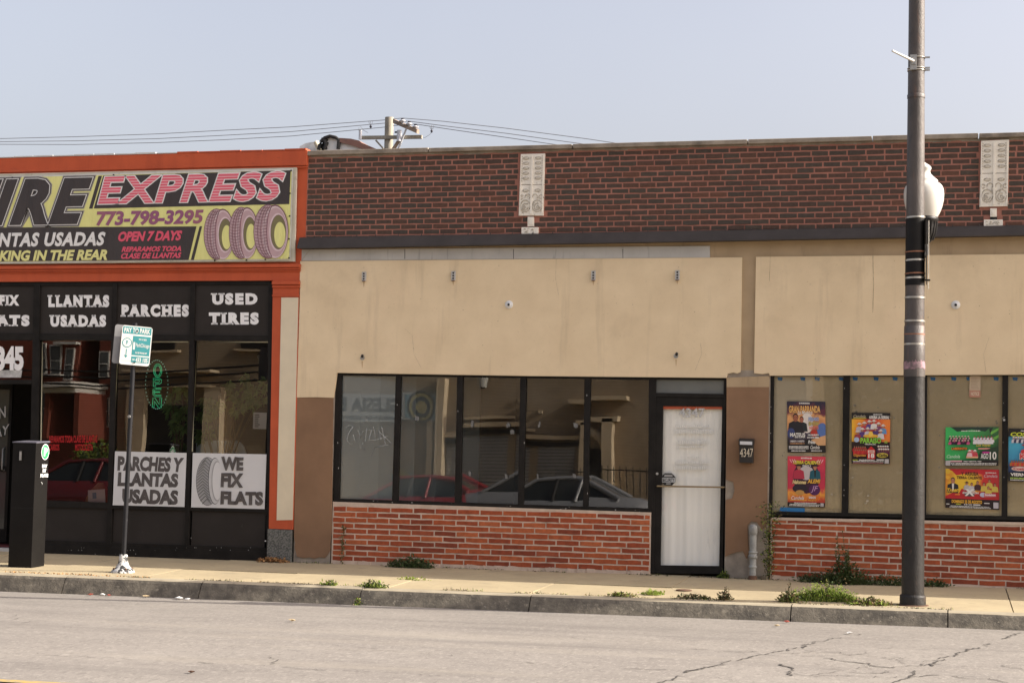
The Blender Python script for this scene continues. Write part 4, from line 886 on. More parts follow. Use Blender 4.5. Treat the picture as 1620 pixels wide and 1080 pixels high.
np_(NL[3], [(241, 644), (242, 629), (245, 629), (252, 639.5), (253, 629), (256, 629), (254.5, 645), (251, 645), (244.4, 634.5), (243.6, 644), (241, 644)])
for m_ in NL: m_.build('letter', NS)
mb = MB()
for k in range(38):
    a = 2*pi*k/38; p = spot(248+17.8*cos(a), 608-38.5*sin(a), yn); mb.lathe([(.001, -.007), (.007, 0), (.001, .007)], p, M_dot, 6)
mb.build('dotted_oval', NS)
mb = MB(); mb.tube([spot(248, 569.5, yn+.01), spot(248, 540, yn+.01)], .002, M_black, 4); mb.build('hanging_wire', NS)
# things behind the tyre shop glass
mb = MB(); mb.slab(Q4((401, 652), (422, 652.5), (421, 678.5), (400, 678), .09), .002, M_sheet)
for k in range(7):
    v = 655+k*3.1; mb.slab(Q(403, v, 403+rnd.uniform(5, 8), v+1.7, .089), .001, M_tk)
tag(rebase(mb.build('paper_notice'), spot(411, 678, .09)), 'small white paper notice taped near the right edge of the dark tyre shop window', 'notice')
M_pblue = pm('pale_blue_panel', (.50, .60, .63), (.42, .52, .56), scale=2, rough=.4); mb = MB(); yb = .35
mb.prism([spot(u, v, yb) for u, v in ((311, 697.5), (372, 696), (381, 700), (386, 707), (390, 722), (390, 745), (308, 745))], .03, M_pblue)
mb.prism([spot(u, v, yb+.05) for u, v in ((330, 745), (338, 745), (338, 830), (330, 830))], .05, M_galv)
tag(rebase(mb.build('display_panel'), spot(350, 830, yb)), 'pale blue panel with a rounded corner showing above the WE FIX FLATS sign', 'panel')
M_sack = pm('tan_sack', (.36, .25, .14), (.27, .19, .11), scale=4, rough=.9, bump=.5, bscale=20); mb = MB(); c = spot(152, 798, .32)
n = 14; vs = []
for j in range(8):
    t = j/7; rr = .17*(1-.75*t**2.2)
    for i in range(n): a = 2*pi*i/n; vs.append(c+Vector((rr*cos(a)*(1+.15*mnoise.noise((cos(a)*2, sin(a)*2, t*3)))+.06*t, rr*sin(a)*.8, .30*t)))
mb.mesh(vs, [(j*n+i, j*n+(i+1) % n, (j+1)*n+(i+1) % n, (j+1)*n+i) for j in range(7) for i in range(n)], M_sack, True); mb.face(vs[-n:], M_sack)
tag(rebase(mb.build('sack'), c), 'lumpy tan sack slumped on the floor behind the tyre shop glass', 'sack')
mb = MB(); mb.hexa(Q4((139, 775), (166, 773), (167, 797), (140, 799), .14)+Q4((139, 775), (166, 773), (167, 797), (140, 799), .26), M_sheet); mb.slab(Q4((146, 779), (152, 778.5), (152.5, 788), (146.5, 788.5), .138), .001, flat('box_blue_print', (.12, .30, .42)))
tag(rebase(mb.build('carton', None, .004), spot(153, 798, .2)), 'small white carton with a blue mark leaning on the sack behind the glass', 'box')
zsh = spot(152, 799, .32).z
mb = MB(); mb.box(spot(62, 800, .12).x, XB-.14, .10, .75, zsh-.05, zsh-.002, M_dark2); mb.build('display_shelf', TS)
# leafy plants standing on the display shelf
M_leaf = pm('plant_leaf', None, scale=9, rough=.5, transl=.3, island=[(.17, .28, .07), (.13, .23, .06), (.22, .33, .09), (.11, .19, .05), (.19, .30, .08)])
M_stem = pm('plant_stem', (.14, .10, .05), (.10, .07, .035), scale=12, rough=.8); M_pot = pm('clay_pot', (.25, .10, .05), (.2, .08, .04), scale=8, rough=.8)
def plant(pts, base_u, y, label):
    b = spot(base_u, 799, y); b.z = zsh; T = thing('leafy_plant', label, 'plant', b, 'plants inside the tyre shop window')
    mb = MB(); mb.lathe([(.07, 0), (.10, .16), (.11, .16), (.11, .19), (.09, .19)], b, M_pot, 18); mb.build('pot', T)
    ms = MB(); ml = MB(); top = b+Vector((0, 0, .17)); r = random.Random(int(base_u))
    for (u, v) in pts:
        e = spot(u, v, y+r.uniform(-.03, .12)); m = top.lerp(e, .5)+Vector((r.uniform(-.04, .04), 0, .10)); ms.tube([top, m, e], [.011, .008, .003], M_stem, 5)
        for k in range(9):     # whorl of long palmate leaflets
            d = Vector((r.gauss(0, 1), r.gauss(0, .55), r.gauss(-.15, .8))).normalized(); o = e+Vector((r.uniform(-.05, .05), r.uniform(0, .05), r.uniform(-.05, .05)))
            for q in range(5):
                dd = (d+Vector((r.gauss(0, .55), r.gauss(0, .35), r.gauss(-.1, .55)))).normalized(); L_ = r.uniform(.07, .13); s_ = dd.cross(Vector((0, 1, 0)))
                s_ = (s_.normalized() if s_.length > .1 else Vector((1, 0, 0)))*L_*.16; tip = o+dd*L_+Vector((0, 0, -.02)); tip.y = max(tip.y, .10); mid = o+dd*L_*.55; mid.y = max(mid.y, .10)
                ml.face([o, mid+s_, tip, mid-s_], M_leaf)
    ms.build('stem', T); ml.build('foliage', T)
plant([(272, 622), (290, 618), (270, 650), (285, 655), (281, 682), (268, 640), (295, 640), (276, 668), (292, 672), (284, 700)], 285, .20, 'leafy green plant behind the glass right of the neon OPEN sign')
plant([(326, 634), (320, 660), (335, 650), (362, 612), (388, 598), (386, 620), (372, 632), (402, 618), (418, 608), (395, 640), (375, 648), (345, 640), (410, 634), (330, 685), (318, 690)], 345, .22, 'taller leafy plant behind the last pane of the tyre shop window')
M_broom = pm('worn_brown_wood', (.22, .11, .05), (.16, .08, .04), scale=12, rough=.6); mb = MB()
a, b = spot(347, 625, .4), spot(343, 800, .4); b.z = zsh; mb.tube([a, a.lerp(b, .25)], .016, M_broom, 8); mb.tube([a.lerp(b, .25), b], .011, M_hole, 8); mb.box(b.x-.11, b.x+.11, b.y-.03, b.y+.03, b.z, b.z+.1, M_dark2)
tag(rebase(mb.build('broom'), b), 'broom with a brown wooden handle leaning among the plants in the window', 'broom')

# ================================================================ posters on the papered window
PK = {}
def pc(r, g, b):
    k = (r, g, b)
    if k not in PK: PK[k] = flat('poster_ink_%d_%d_%d' % k, rgb(r, g, b, .9), .35)
    return PK[k]
def grad(name, stops, vertical=True):
    m = bpy.data.materials.new(name); m.use_nodes = True; N = m.node_tree.nodes; L = m.node_tree.links; b = N['Principled BSDF']; b.inputs['Roughness'].default_value = .35
    tc = N.new('ShaderNodeTexCoord'); sx = N.new('ShaderNodeSeparateXYZ'); L.new(tc.outputs['Generated'], sx.inputs[0]); r = N.new('ShaderNodeValToRGB'); e = r.color_ramp.elements
    nz_ = N.new('ShaderNodeTexNoise'); nz_.inputs['Scale'].default_value = 5; nz_.inputs['Detail'].default_value = 5; L.new(tc.outputs['Generated'], nz_.inputs[0])
    ad = N.new('ShaderNodeMath'); ad.operation = 'MULTIPLY_ADD'; ad.inputs[1].default_value = .5; L.new(nz_.outputs[0], ad.inputs[0]); sb = N.new('ShaderNodeMath'); sb.operation = 'SUBTRACT'; sb.inputs[1].default_value = .25
    L.new(sx.outputs[2 if vertical else 0], ad.inputs[2]); L.new(ad.outputs[0], sb.inputs[0])
    while len(e) < len(stops): e.new(.5)
    for q, (p, c) in zip(e, stops): q.position = p; q.color = (*rgb(*c, .9), 1)
    L.new(sb.outputs[0], r.inputs[0]); L.new(r.outputs[0], b.inputs['Base Color']); return m
class Poster:
    def __init__(s, tl, tr, br, bl, bg, y=.058):
        s.q = Q4(tl, tr, br, bl, y); s.mb = MB(); s.l = .0004; s.mb.slab(s.q, .001, bg)
    def p(s, u, v): a = s.q[0].lerp(s.q[1], u); b = s.q[3].lerp(s.q[2], u); return a.lerp(b, v)+Vector((0, -s.l, 0))
    def poly(s, pts, c): s.l += .00013; s.mb.face([s.p(min(1, max(0, a[0])), min(1, max(0, a[1]))) for a in pts][::-1], c if not isinstance(c, tuple) else pc(*c))
    def rect(s, u0, v0, u1, v1, c): s.poly([(u0, v0), (u1, v0), (u1, v1), (u0, v1)], c)
    def ell(s, u, v, a, b, c, n=16, t0=0, t1=2*pi): s.poly([(u+a*cos(t0+(t1-t0)*k/n), v+b*sin(t0+(t1-t0)*k/n)) for k in range(n)], c)
    def txt(s, t, u0, v0, u1, v1, c, off=.035, shear=0, ol=None, dv=0, slab=False):
        s.l += .0005; q = [s.p(u0, v0), s.p(u1, v0+dv), s.p(u1, v1+dv), s.p(u0, v1)]
        text(s.mb, t, q, pc(*c), .0003, off, shear, slab, outline=[(ol[1], pc(*ol[0]), 0)] if ol else None)
    def man(s, u, v, h, coat, skin=(190, 130, 100), hair=(30, 22, 20), hat=None, shirt=None):
        # a printed half-length figure: u centre, v chin height, h head height (in poster heights)
        k = (s.q[3]-s.q[0]).length/(s.q[1]-s.q[0]).length; w_ = h*k
        s.poly([(u-w_*.25, v), (u+w_*.25, v), (u+w_*.95, v+h*.35), (u+w_*1.15, v+h*1.9), (u-w_*1.15, v+h*1.9), (u-w_*.95, v+h*.35)], coat)
        if shirt: s.poly([(u-w_*.2, v), (u+w_*.2, v), (u+w_*.12, v+h*1.5), (u-w_*.1, v+h*1.5)], shirt)
        s.rect(u-w_*.16, v-h*.2, u+w_*.16, v+h*.12, skin); s.ell(u, v-h*.52, w_*.40, h*.56, hair); s.ell(u, v-h*.42, w_*.34, h*.46, skin)
        s.rect(u-w_*.2, v-h*.52, u-w_*.06, v-h*.47, hair); s.rect(u+w_*.06, v-h*.52, u+w_*.2, v-h*.47, hair); s.rect(u-w_*.12, v-h*.2, u+w_*.12, v-h*.16, (120, 60, 50))
        if hat: s.ell(u, v-h*.78, w_*.85, h*.16, hat); s.ell(u, v-h*1.0, w_*.42, h*.3, hat)
    def small(s, u0, v, u1, h, c, seed=1):      # lines of print too small to read
        r = random.Random(seed); u = u0
        while u < u1: wd = r.uniform(.008, .03); s.l += .00001; s.mb.face([s.p(u, v+h), s.p(min(u1, u+wd), v+h), s.p(min(u1, u+wd), v+r.uniform(0, h*.3)), s.p(u, v)], pc(*c)); u += wd+r.uniform(.004, .012)
    def band(s, u0, v0, u1, rows, coats, skins=(170, 115, 90), hat=None):     # a printed group photo
        n = int((u1-u0)/.055)
        for r in range(rows):
            for i in range(n):
                s.man(u0+(i+.5+(r % 2)*.3)*(u1-u0)/n, v0+r*.055, .038, coats[(i+r) % len(coats)], skins, hat=hat)
    def done(s, label, foot):
        tag(rebase(s.mb.build('poster'), spot(*foot, .058)), label, 'poster', 'concert posters on the papered window')
W_ = (235, 232, 225); K_ = (28, 24, 26)
p = Poster((1245, 634.5), (1305.5, 635), (1306.5, 715.5), (1246, 715.5), grad('poster_dusk', [(.12, (34, 30, 34)), (.35, (60, 50, 70)), (.55, (205, 140, 90)), (.72, (225, 165, 105)), (.82, (110, 45, 60)), (.95, (36, 30, 55))]))
p.ell(.52, .42, .16, .2, (235, 225, 215)); p.man(.38, .40, .10, (36, 44, 48), (180, 110, 85)); p.man(.22, .38, .135, (34, 32, 40), (165, 100, 75)); p.ell(.92, .56, .14, .14, (90, 120, 180)); p.ell(.7, .62, .09, .07, (190, 60, 50)); p.ell(.10, .62, .1, .1, (60, 70, 120))
p.rect(0, .745, 1, 1, K_); p.poly([(.62, .75), (1, .66), (1, .86), (.8, .86)], (220, 170, 120)); p.txt('GRAN PARRANDA', .05, .085, .87, .225, (245, 190, 110), ol=((90, 30, 30), .03), off=.03); p.txt('La Madrina', .28, .18, .66, .26, W_, off=.01, shear=.3)
p.txt('PEGASO', .56, .31, .83, .38, (170, 190, 225), ol=((70, 60, 120), .04)); p.txt('SHOW', .56, .40, .83, .47, (210, 190, 90), ol=((70, 60, 120), .04)); p.txt('NORTE', .58, .49, .82, .55, (230, 120, 110)); p.txt('MATEUS', .07, .615, .47, .69, W_, ol=(K_, .04)); p.txt('DE LUNA', .2, .685, .47, .715, W_)
p.rect(.04, .755, .46, .80, (70, 50, 75)); p.txt('SABADO 11 AGOSTO', .08, .76, .44, .795, W_); p.small(.07, .81, .45, .025, (200, 150, 110)); p.txt('Primo', .54, .76, .73, .83, W_, shear=.3); p.small(.54, .64, .82, .03, W_, 4); p.small(.52, .69, .82, .03, W_, 5); p.small(.04, .87, .55, .03, W_, 6); p.small(.04, .91, .55, .02, W_, 7); p.small(.1, .955, .48, .022, W_, 8); p.txt('Candela', .6, .86, .84, .93, W_, shear=.35, off=.01); p.small(.62, .955, .9, .02, W_, 9); p.small(.32, .02, .6, .03, W_, 10)
p.done('tall dusk-coloured GRAN PARRANDA poster hanging in the first papered pane', (1276, 715))
p = Poster((1246, 721), (1306, 722), (1305, 802), (1246, 800.5), grad('poster_magenta', [(.12, (190, 60, 40)), (.28, (235, 160, 60)), (.42, (200, 45, 70)), (.7, (190, 40, 75)), (.95, (215, 60, 80))]))
p.ell(.5, .42, .36, .32, (60, 24, 50)); p.ell(.5, .33, .2, .14, (200, 190, 190)); p.man(.3, .26, .10, (185, 50, 75), hat=(40, 26, 28)); p.man(.73, .26, .10, (30, 90, 105), hat=(40, 26, 28), shirt=K_)
p.ell(.33, .64, .2, .09, (40, 30, 45)); p.ell(.33, .72, .12, .05, (200, 150, 80)); p.ell(.72, .66, .15, .11, (80, 30, 85)); p.txt('JF', .62, .58, .82, .72, (205, 160, 200), off=0, shear=.3); p.txt('TIERRA CALIENTE', .13, .085, .87, .155, (240, 225, 70), ol=((60, 20, 40), .03), shear=.15); p.txt('PARTY 2', .4, .17, .62, .20, W_)
p.txt('Halcones', .13, .47, .5, .55, (240, 215, 150), shear=.3, ol=((50, 20, 40), .03)); p.txt('ALEMI', .53, .45, .87, .53, (245, 190, 70), shear=.2, ol=((80, 20, 40), .03)); p.txt('Candela', .1, .79, .44, .86, W_, shear=.35, off=.01); p.rect(.07, .865, .52, .88, (240, 170, 70)); p.txt('SABADO', .57, .79, .76, .835, W_); p.txt('AGOSTO', .55, .845, .76, .885, (245, 180, 70)); p.txt('17', .77, .79, .88, .88, (245, 120, 40))
for s_ in (0, 1):
    for k in range(3): u = .06+.06*k if not s_ else .94-.06*k; p.poly([(u-.01, .06), (u+.01, .06), (u+(.05 if not s_ else -.05)+.01, .13), (u+(.05 if not s_ else -.05)-.01, .13)], (250, 190, 200))
p.rect(0, .915, 1, 1, K_); p.small(.18, .915, .78, .02, W_, 3); p.small(.06, .945, .86, .018, W_, 4); p.small(.05, .97, .84, .018, W_, 5); p.rect(.88, .92, .97, .985, (190, 185, 185)); p.small(.36, .02, .64, .03, W_, 12)
p.done('tall magenta TIERRA CALIENTE poster under the GRAN PARRANDA poster', (1276, 801))
p = Poster((1347.5, 652.5), (1408.5, 653), (1407.5, 733.5), (1347.5, 733), grad('poster_orange', [(0, (240, 190, 50)), (.2, (240, 150, 40)), (.4, (200, 60, 40)), (.65, (215, 60, 40)), (.9, (235, 130, 50))], False))
p.rect(0, 0, 1, .125, K_); p.rect(0, .57, 1, 1, (40, 18, 20)); p.txt('Candela', .04, .04, .36, .095, (190, 180, 150), off=.01, shear=.35); p.rect(.04, .1, .38, .115, (205, 190, 70)); p.txt('ARRIBA LA SIERRA!', .45, .055, .97, .12, W_); p.small(.56, .02, .8, .022, W_, 3)
for (u, v, c) in ((.2, .27, (200, 190, 200)), (.33, .25, (190, 60, 80)), (.46, .22, (90, 70, 140)), (.58, .21, (230, 225, 220)), (.7, .26, (130, 70, 110)), (.82, .30, (100, 150, 200)), (.28, .37, (90, 60, 130)), (.42, .36, (210, 200, 210)), (.62, .35, (80, 60, 120)), (.76, .40, (220, 215, 215)), (.16, .42, (160, 60, 70))):
    p.man(u, v, .06, c, hat=(225, 215, 205))
p.ell(.5, .455, .2, .035, (235, 180, 60)); p.ell(.5, .415, .06, .05, (245, 205, 90)); p.ell(.13, .53, .07, .05, (170, 190, 215)); p.txt('PARAISO', .23, .49, .77, .60, (150, 215, 70), ol=((25, 50, 25), .06)); p.txt('TROPICAL', .34, .605, .64, .63, W_)
p.band(.05, .69, .38, 2, [(190, 40, 45), (210, 55, 50)]); p.band(.68, .69, .97, 2, [(70, 25, 70), (90, 30, 60)], hat=W_); p.txt('Gigantes', .05, .81, .38, .87, (220, 150, 60), shear=.2); p.poly([(.41, .73), (.515, .655), (.62, .73), (.62, .905), (.41, .905)], (205, 35, 40)); p.rect(.43, .735, .60, .79, (235, 215, 200)); p.txt('AGOSTO', .45, .745, .58, .785, (190, 60, 50)); p.txt('18', .44, .80, .6, .885, W_)
p.ell(.81, .83, .15, .05, (190, 170, 70)); p.txt('Caribe', .72, .80, .93, .86, (70, 60, 20)); p.rect(0, .91, 1, 1, K_); p.small(.03, .915, .16, .02, (190, 200, 60), 2); p.small(.2, .915, .6, .022, W_, 4); p.rect(.66, .91, .85, .93, W_); p.small(.04, .945, .84, .018, W_, 5); p.small(.04, .975, .84, .016, (190, 120, 120), 6); p.rect(.87, .905, .98, .99, (190, 185, 185)); p.txt('AGO', .86, .54, .94, .6, (150, 200, 80))
p.done('orange poster with a bright green title alone in the second papered pane', (1377, 733))
p = Poster((1496, 675.5), (1580, 675), (1579.5, 736.5), (1495, 736.5), grad('poster_green', [(0, (60, 185, 95)), (.4, (50, 165, 85)), (.75, (60, 140, 70)), (1, (45, 90, 50))], False))
p.poly([(.1, .0), (.85, 0), (.75, .12), (.5, .06), (.22, .12)], (35, 60, 50)); p.poly([(.84, .14), (1, .02), (1, .08), (.86, .2)], (120, 190, 80)); p.poly([(.86, .3), (1, .2), (1, .26), (.88, .4)], (120, 190, 80)); p.poly([(.82, .04), (.9, 0), (.84, .18)], (40, 50, 45)); p.small(.3, .085, .66, .025, W_, 3)
p.band(.06, .27, .46, 3, [(60, 24, 60), (45, 22, 45), (200, 80, 130)], hat=(215, 205, 190)); p.ell(.27, .555, .16, .04, (50, 25, 20)); p.txt('LABERINTO', .12, .525, .41, .585, (240, 140, 50))
p.band(.52, .27, .90, 2, [(235, 230, 230), (225, 220, 225)], (190, 60, 60)); p.rect(.52, .36, .90, .44, (232, 228, 230)); p.txt('Los Reyes', .58, .43, .85, .52, (190, 185, 90), shear=.2, ol=((70, 80, 30), .04)); p.rect(.62, .54, .84, .575, (225, 150, 140))
p.poly([(.39, .8), (.42, .66), (.5, .58), (.6, .66), (.63, .8)], (205, 95, 105)); p.man(.46, .66, .06, (230, 190, 195), hat=W_); p.man(.56, .66, .06, (200, 70, 80), hat=W_); p.rect(.4, .76, .63, .80, (235, 180, 140))
p.poly([(.66, .62), (1, .5), (1, .86), (.6, .86)], (38, 60, 42)); p.txt('AGO', .67, .68, .81, .82, W_, off=.02); p.txt('10', .835, .64, .96, .84, W_, off=.02); p.rect(.7, .635, .83, .675, (190, 45, 140)); p.txt('Candela', .03, .71, .28, .80, (200, 225, 200), shear=.35, off=.01)
p.rect(0, .855, 1, 1, K_); p.rect(.1, .86, .32, .9, (215, 170, 175)); p.txt('PRE VENTA $60', .35, .87, .68, .905, W_); p.small(.11, .925, .96, .025, W_, 5); p.small(.13, .96, .96, .02, W_, 6); p.rect(.01, .86, .1, .99, (190, 185, 185))
p.done('wide green AGO 10 poster in the third papered pane', (1538, 737))
p = Poster((1496, 741), (1580.5, 742.5), (1581, 806), (1495.5, 802.5), grad('poster_red', [(.0, (210, 110, 40)), (.2, (235, 190, 50)), (.5, (240, 195, 55)), (.75, (205, 45, 45)), (1, (190, 40, 45))], False))
p.poly([(0, 0), (1, 0), (1, .25), (.75, .14), (.5, .09), (.2, .16), (.12, .05)], (200, 40, 50)); p.poly([(0, .7), (.3, .5), (.6, .6), (.9, .5), (1, .6), (1, .78), (0, .78)], (195, 40, 45)); p.rect(0, .76, 1, 1, (36, 20, 24))
p.txt('Y ARRIBA', .29, .07, .62, .165, (80, 22, 20)); p.txt('TIERRA CALIENTE', .21, .18, .68, .255, (70, 30, 18)); p.txt('Candela', .72, .12, .97, .2, (215, 185, 190), shear=.35, off=.01); p.small(.75, .07, .95, .025, W_, 2)
p.man(.14, .36, .135, (34, 32, 42), shirt=W_); p.ell(.04, .06, .05, .07, (235, 190, 60)); p.ell(.04, .22, .04, .05, (240, 180, 60)); p.man(.4, .40, .07, (190, 185, 185), hat=(90, 60, 40)); p.man(.49, .42, .075, (205, 200, 205)); p.man(.6, .38, .08, (70, 40, 45))
for u, v in ((.72, .41), (.82, .33), (.92, .42), (.80, .50)): p.man(u, v, .075, (215, 190, 85), hair=(40, 25, 20))
p.txt('Trueny', .03, .50, .30, .64, (245, 200, 70), shear=.3, dv=-.03, off=.03); p.rect(.18, .635, .27, .665, (240, 140, 60)); p.ell(.45, .64, .1, .05, (90, 80, 85)); p.txt('EXPLOSION', .32, .575, .62, .625, W_, shear=.15); p.poly([(.36, .5), (.42, .5), (.54, .68), (.5, .68)], W_); p.poly([(.55, .5), (.49, .5), (.36, .68), (.4, .68)], W_)
p.ell(.7, .64, .06, .06, (190, 190, 210)); p.poly([(.72, .6), (.94, .6), (.94, .68), (.72, .7)], (200, 110, 120)); p.txt('Bondadosos', .74, .61, .93, .66, W_); p.txt('DOMINGO 25 DE AGOSTO', .12, .785, .68, .87, (240, 180, 60), off=.04); p.ell(.77, .85, .055, .07, (50, 26, 34)); p.rect(.72, .84, .82, .86, W_); p.rect(.89, .82, .985, .97, (195, 190, 195))
p.small(.02, .885, .08, .03, W_, 3); p.small(.2, .88, .29, .03, (190, 200, 60), 4); p.small(.35, .885, .5, .025, W_, 5); p.rect(.52, .885, .65, .91, W_); p.small(.1, .935, .82, .02, W_, 6); p.small(.08, .965, .84, .02, W_, 7)
p.done('wide red and yellow Y ARRIBA TIERRA CALIENTE poster below the green poster', (1538, 804))
p = Poster((1595.5, 677.5), (1661, 678.5), (1660.5, 763), (1595, 760.5), grad('poster_blue', [(.05, (30, 30, 40)), (.25, (40, 70, 120)), (.45, (60, 150, 190)), (.75, (70, 170, 200)), (.92, (40, 90, 120))]))
p.rect(0, 0, 1, .15, K_); p.txt('COSTENO', .05, .07, .95, .145, (215, 225, 60), shear=.2); p.small(.3, .03, .7, .02, W_, 3); p.band(.1, .2, .9, 1, [(210, 205, 210), (60, 60, 90)], hat=W_); p.man(.42, .38, .09, (205, 60, 60), hat=(180, 40, 50)); p.man(.72, .38, .09, (215, 200, 90)); p.txt('KAOS', .28, .47, .85, .58, (215, 45, 50), ol=(W_, .04)); p.band(.06, .64, .5, 1, [(190, 110, 50), (200, 60, 50)]); p.ell(.27, .76, .2, .045, (215, 190, 180)); p.txt('Costa', .12, .735, .42, .785, (200, 50, 50)); p.band(.56, .66, .95, 1, [(150, 110, 170)]); p.rect(0, .83, 1, 1, K_); p.txt('VIERNES', .05, .84, .55, .90, W_); p.txt('9', .66, .83, .78, .905, (110, 190, 235)); p.small(.05, .925, .9, .03, (170, 200, 90), 5); p.small(.05, .965, .9, .016, W_, 6)
p.done('blue poster with a yellow heading, cut by the right edge of the picture', (1612, 761))
mb = MB(); mb.slab(Q4((1534, 594), (1551.5, 594), (1551, 628.5), (1533.5, 628), .060), .001, pm('aged_pale_permit', (.50, .40, .28), (.44, .35, .24), scale=6, rough=.7)); mb.slab(Q4((1533.6, 617), (1551.2, 617.5), (1551, 628.3), (1533.5, 628), .0588), .0006, flat('permit_red', (.46, .22, .15)))
for k in range(8): mb.slab(Q(1536, 597+k*2.4, 1548+rnd.uniform(-3, 1), 597.8+k*2.4, .0592), .0004, flat('permit_ink', (.36, .27, .19)))
text(mb, 'NOTICE', Q(1536, 620, 1549, 625.5, .058), M_cream, off=.02)
tag(rebase(mb.build('permit_notice'), spot(1542, 628, .06)), 'narrow faded permit with a red lower part taped high in the papered window', 'notice')

# ================================================================ mailbox and standpipe
M_mbox = pm('black_mailbox_paint', (.014, .013, .013), (.022, .02, .02), rough=.35)
MBX = thing('mailbox', 'small black wall mailbox numbered 4347 on the brown pier beside the door', 'mailbox', spot(1181, 733, 0)); mb = MB(); y = -.10
q = Q4((1169.5, 696), (1191.5, 697), (1191, 732.5), (1169.5, 731.5), y); mb.hexa(q+[a+Vector((0, .10, 0)) for a in q], M_mbox); mb.build('body', MBX, .006)
mb = MB(); q2 = Q4((1168.5, 694), (1192.5, 695), (1192, 704.5), (1168.5, 703.5), y-.012); mb.hexa(q2+[a+Vector((0, .11, .012)) for a in q2], M_mbox); mb.build('lid', MBX, .004)
mb = MB(); mb.slab(Q4((1170.5, 697.6), (1190, 698.2), (1190, 703.4), (1170.5, 702.8), y-.014), .001, flat('label_white', (.62, .63, .65))); mb.build('name_label', MBX)
mb = MB(); text(mb, '4347', Q(1170.5, 709, 1191.3, 722.5, y-.003), flat('cream_numeral', (.62, .55, .42)), off=.0, slab=True, lift=.001); mb.build('house_number', MBX)
M_pipe = pm('weathered_grey_pipe', (.33, .34, .32), (.22, .22, .21), scale=9, rough=.6, stain=[((.24, .12, .055), 7, .60, .7), ((.45, .47, .46), 9, .62, .7)])
SP = thing('standpipe', 'short weathered grey standpipe with coupling rising from the pavement beside the door pier', 'pipe', spot(1191, 913, -.09)); pb, pt = spot(1190.7, 913, -.09), spot(1191.5, 836, -.09); x = pb.x; y = -.09; H = pt.z-pb.z
mb = MB(); mb.lathe([(.040, -.05), (.040, H*.40)], (x, y, pb.z), M_pipe, 18); mb.lathe([(.041, H*.50), (.041, H*.98)], (x, y, pb.z), M_pipe, 18); mb.build('pipe', SP)
mb = MB(); mb.lathe([(.044, H*.39), (.054, H*.40), (.054, H*.46), (.048, H*.47), (.048, H*.50), (.054, H*.505), (.054, H*.53), (.044, H*.54)], (x, y, pb.z), M_pipe, 18); mb.lathe([(.048, H*.2), (.05, H*.21), (.05, H*.24), (.044, H*.25)], (x, y, pb.z), M_pipe, 18); mb.build('coupling', SP)
mb = MB(); mb.lathe([(.044, H*.88), (.050, H*.89), (.050, H*1.02), (.042, H*1.07), (.02, H*1.09), (.001, H*1.09)], (x, y, pb.z), M_pipe, 18); mb.build('cap', SP)
mb = MB(); mb.lathe([(.056, -.03), (.05, .01), (.042, .025)], (x, y, pb.z), M_rust, 14); mb.build('foot', SP)
mb = MB(); mb.prism([spot(u, v, -.002) for u, v in ((1184, 832), (1188, 827), (1196, 827), (1203, 833), (1207, 850), (1212, 860), (1213, 911), (1183, 911), (1186, 880))], .01, M_bare); mb.build('bare_patch', VB)
# ================================================================ the tall lamp post
M_pole = pm('weathered_dark_pole_paint', (.025, .0225, .0205), (.015, .0138, .013), scale=5, detail=8, rough=.5, spec=.35, bump=.6, bscale=30, stretch=(1, 1, .7), stain=[((.15, .085, .055), 6, .62, .76, (2, 2, .6), .6), ((.02, .02, .02), 9, .62, .7)])
M_poleb = pm('sign_and_pole_shadow_black', (.012, .011, .011), (.017, .016, .015), spec=.12, scale=4, rough=.5, bump=.3, bscale=40)  # black of the side sign, and of its shadow painted on the pole
M_polu = pm('bare_weathered_pole', (.088, .074, .066), (.050, .043, .039), scale=6, detail=9, rough=.5, spec=.5, bump=.6, bscale=45, stretch=(1, 1, .5), stain=[((.17, .09, .055), 5, .57, .72, (2, 2, .4), .7), ((.035, .032, .03), 7, .6, .72, (3, 3, .4), .8)])
M_strap = pm('steel_strap', (.50, .48, .43), (.38, .36, .32), scale=30, rough=.35, metal=.7); M_strapr = pm('rusty_strap', (.30, .15, .09), (.20, .08, .045), scale=20, rough=.8)
M_pink = pm('faded_pink_paint', (.36, .22, .25), (.15, .11, .115), scale=14, rough=.7, lo=.42, hi=.58)
YP = -2.23; foot = walk(1446, 956.5); pxx = spot(1447, 500, YP).x; zf = ground_z(pxx, YP)
LP = thing('lamp_post', 'tall weathered dark lamp post with steel straps and a white acorn lamp at the kerb', 'lamp post', (pxx, YP, zf))
def zp(v): return spot(1447, v, YP).z
def rp(v):
    for (a, ra), (b, rb) in zip(((-500, .074), (0, .0835), (148, .0862), (152, .091), (345, .0975), (560, .1055), (700, .1125), (960, .116)), ((0, .0835), (148, .0862), (152, .091), (345, .0975), (560, .1055), (700, .1125), (960, .116), (1100, .12))):
        if a <= v <= b: return ra+(rb-ra)*(v-a)/(b-a)
    return .074
def seg(vs_, mat, grow=0.0, n=40): 
    mb = MB(); mb.lathe([(rp(v)+grow, zp(v)) for v in vs_], (pxx, YP, 0), mat, n); return mb
seg([958, 930, 880, 820, 760, 700, 640, 595], M_pole).build('pole', LP)
mb = MB(); mb.lathe([(rp(v)-.002, zp(v)) for v in (596, 460, 345)], (pxx, YP, 0), M_polu, 40); mb.lathe([(rp(v)-.003, zp(v)) for v in (346, 250, 152)], (pxx, YP, 0), M_polu, 40); mb.lathe([(rp(v), zp(v)) for v in (149, 60, 0, -150, -330)], (pxx, YP, 0), M_polu, 40); mb.lathe([(rp(152)+.002, zp(156)), (rp(152)+.003, zp(151)), (rp(148), zp(149))], (pxx, YP, 0), M_polu, 40); mb.build('pole', LP, label='bare weathered upper part of the pole')
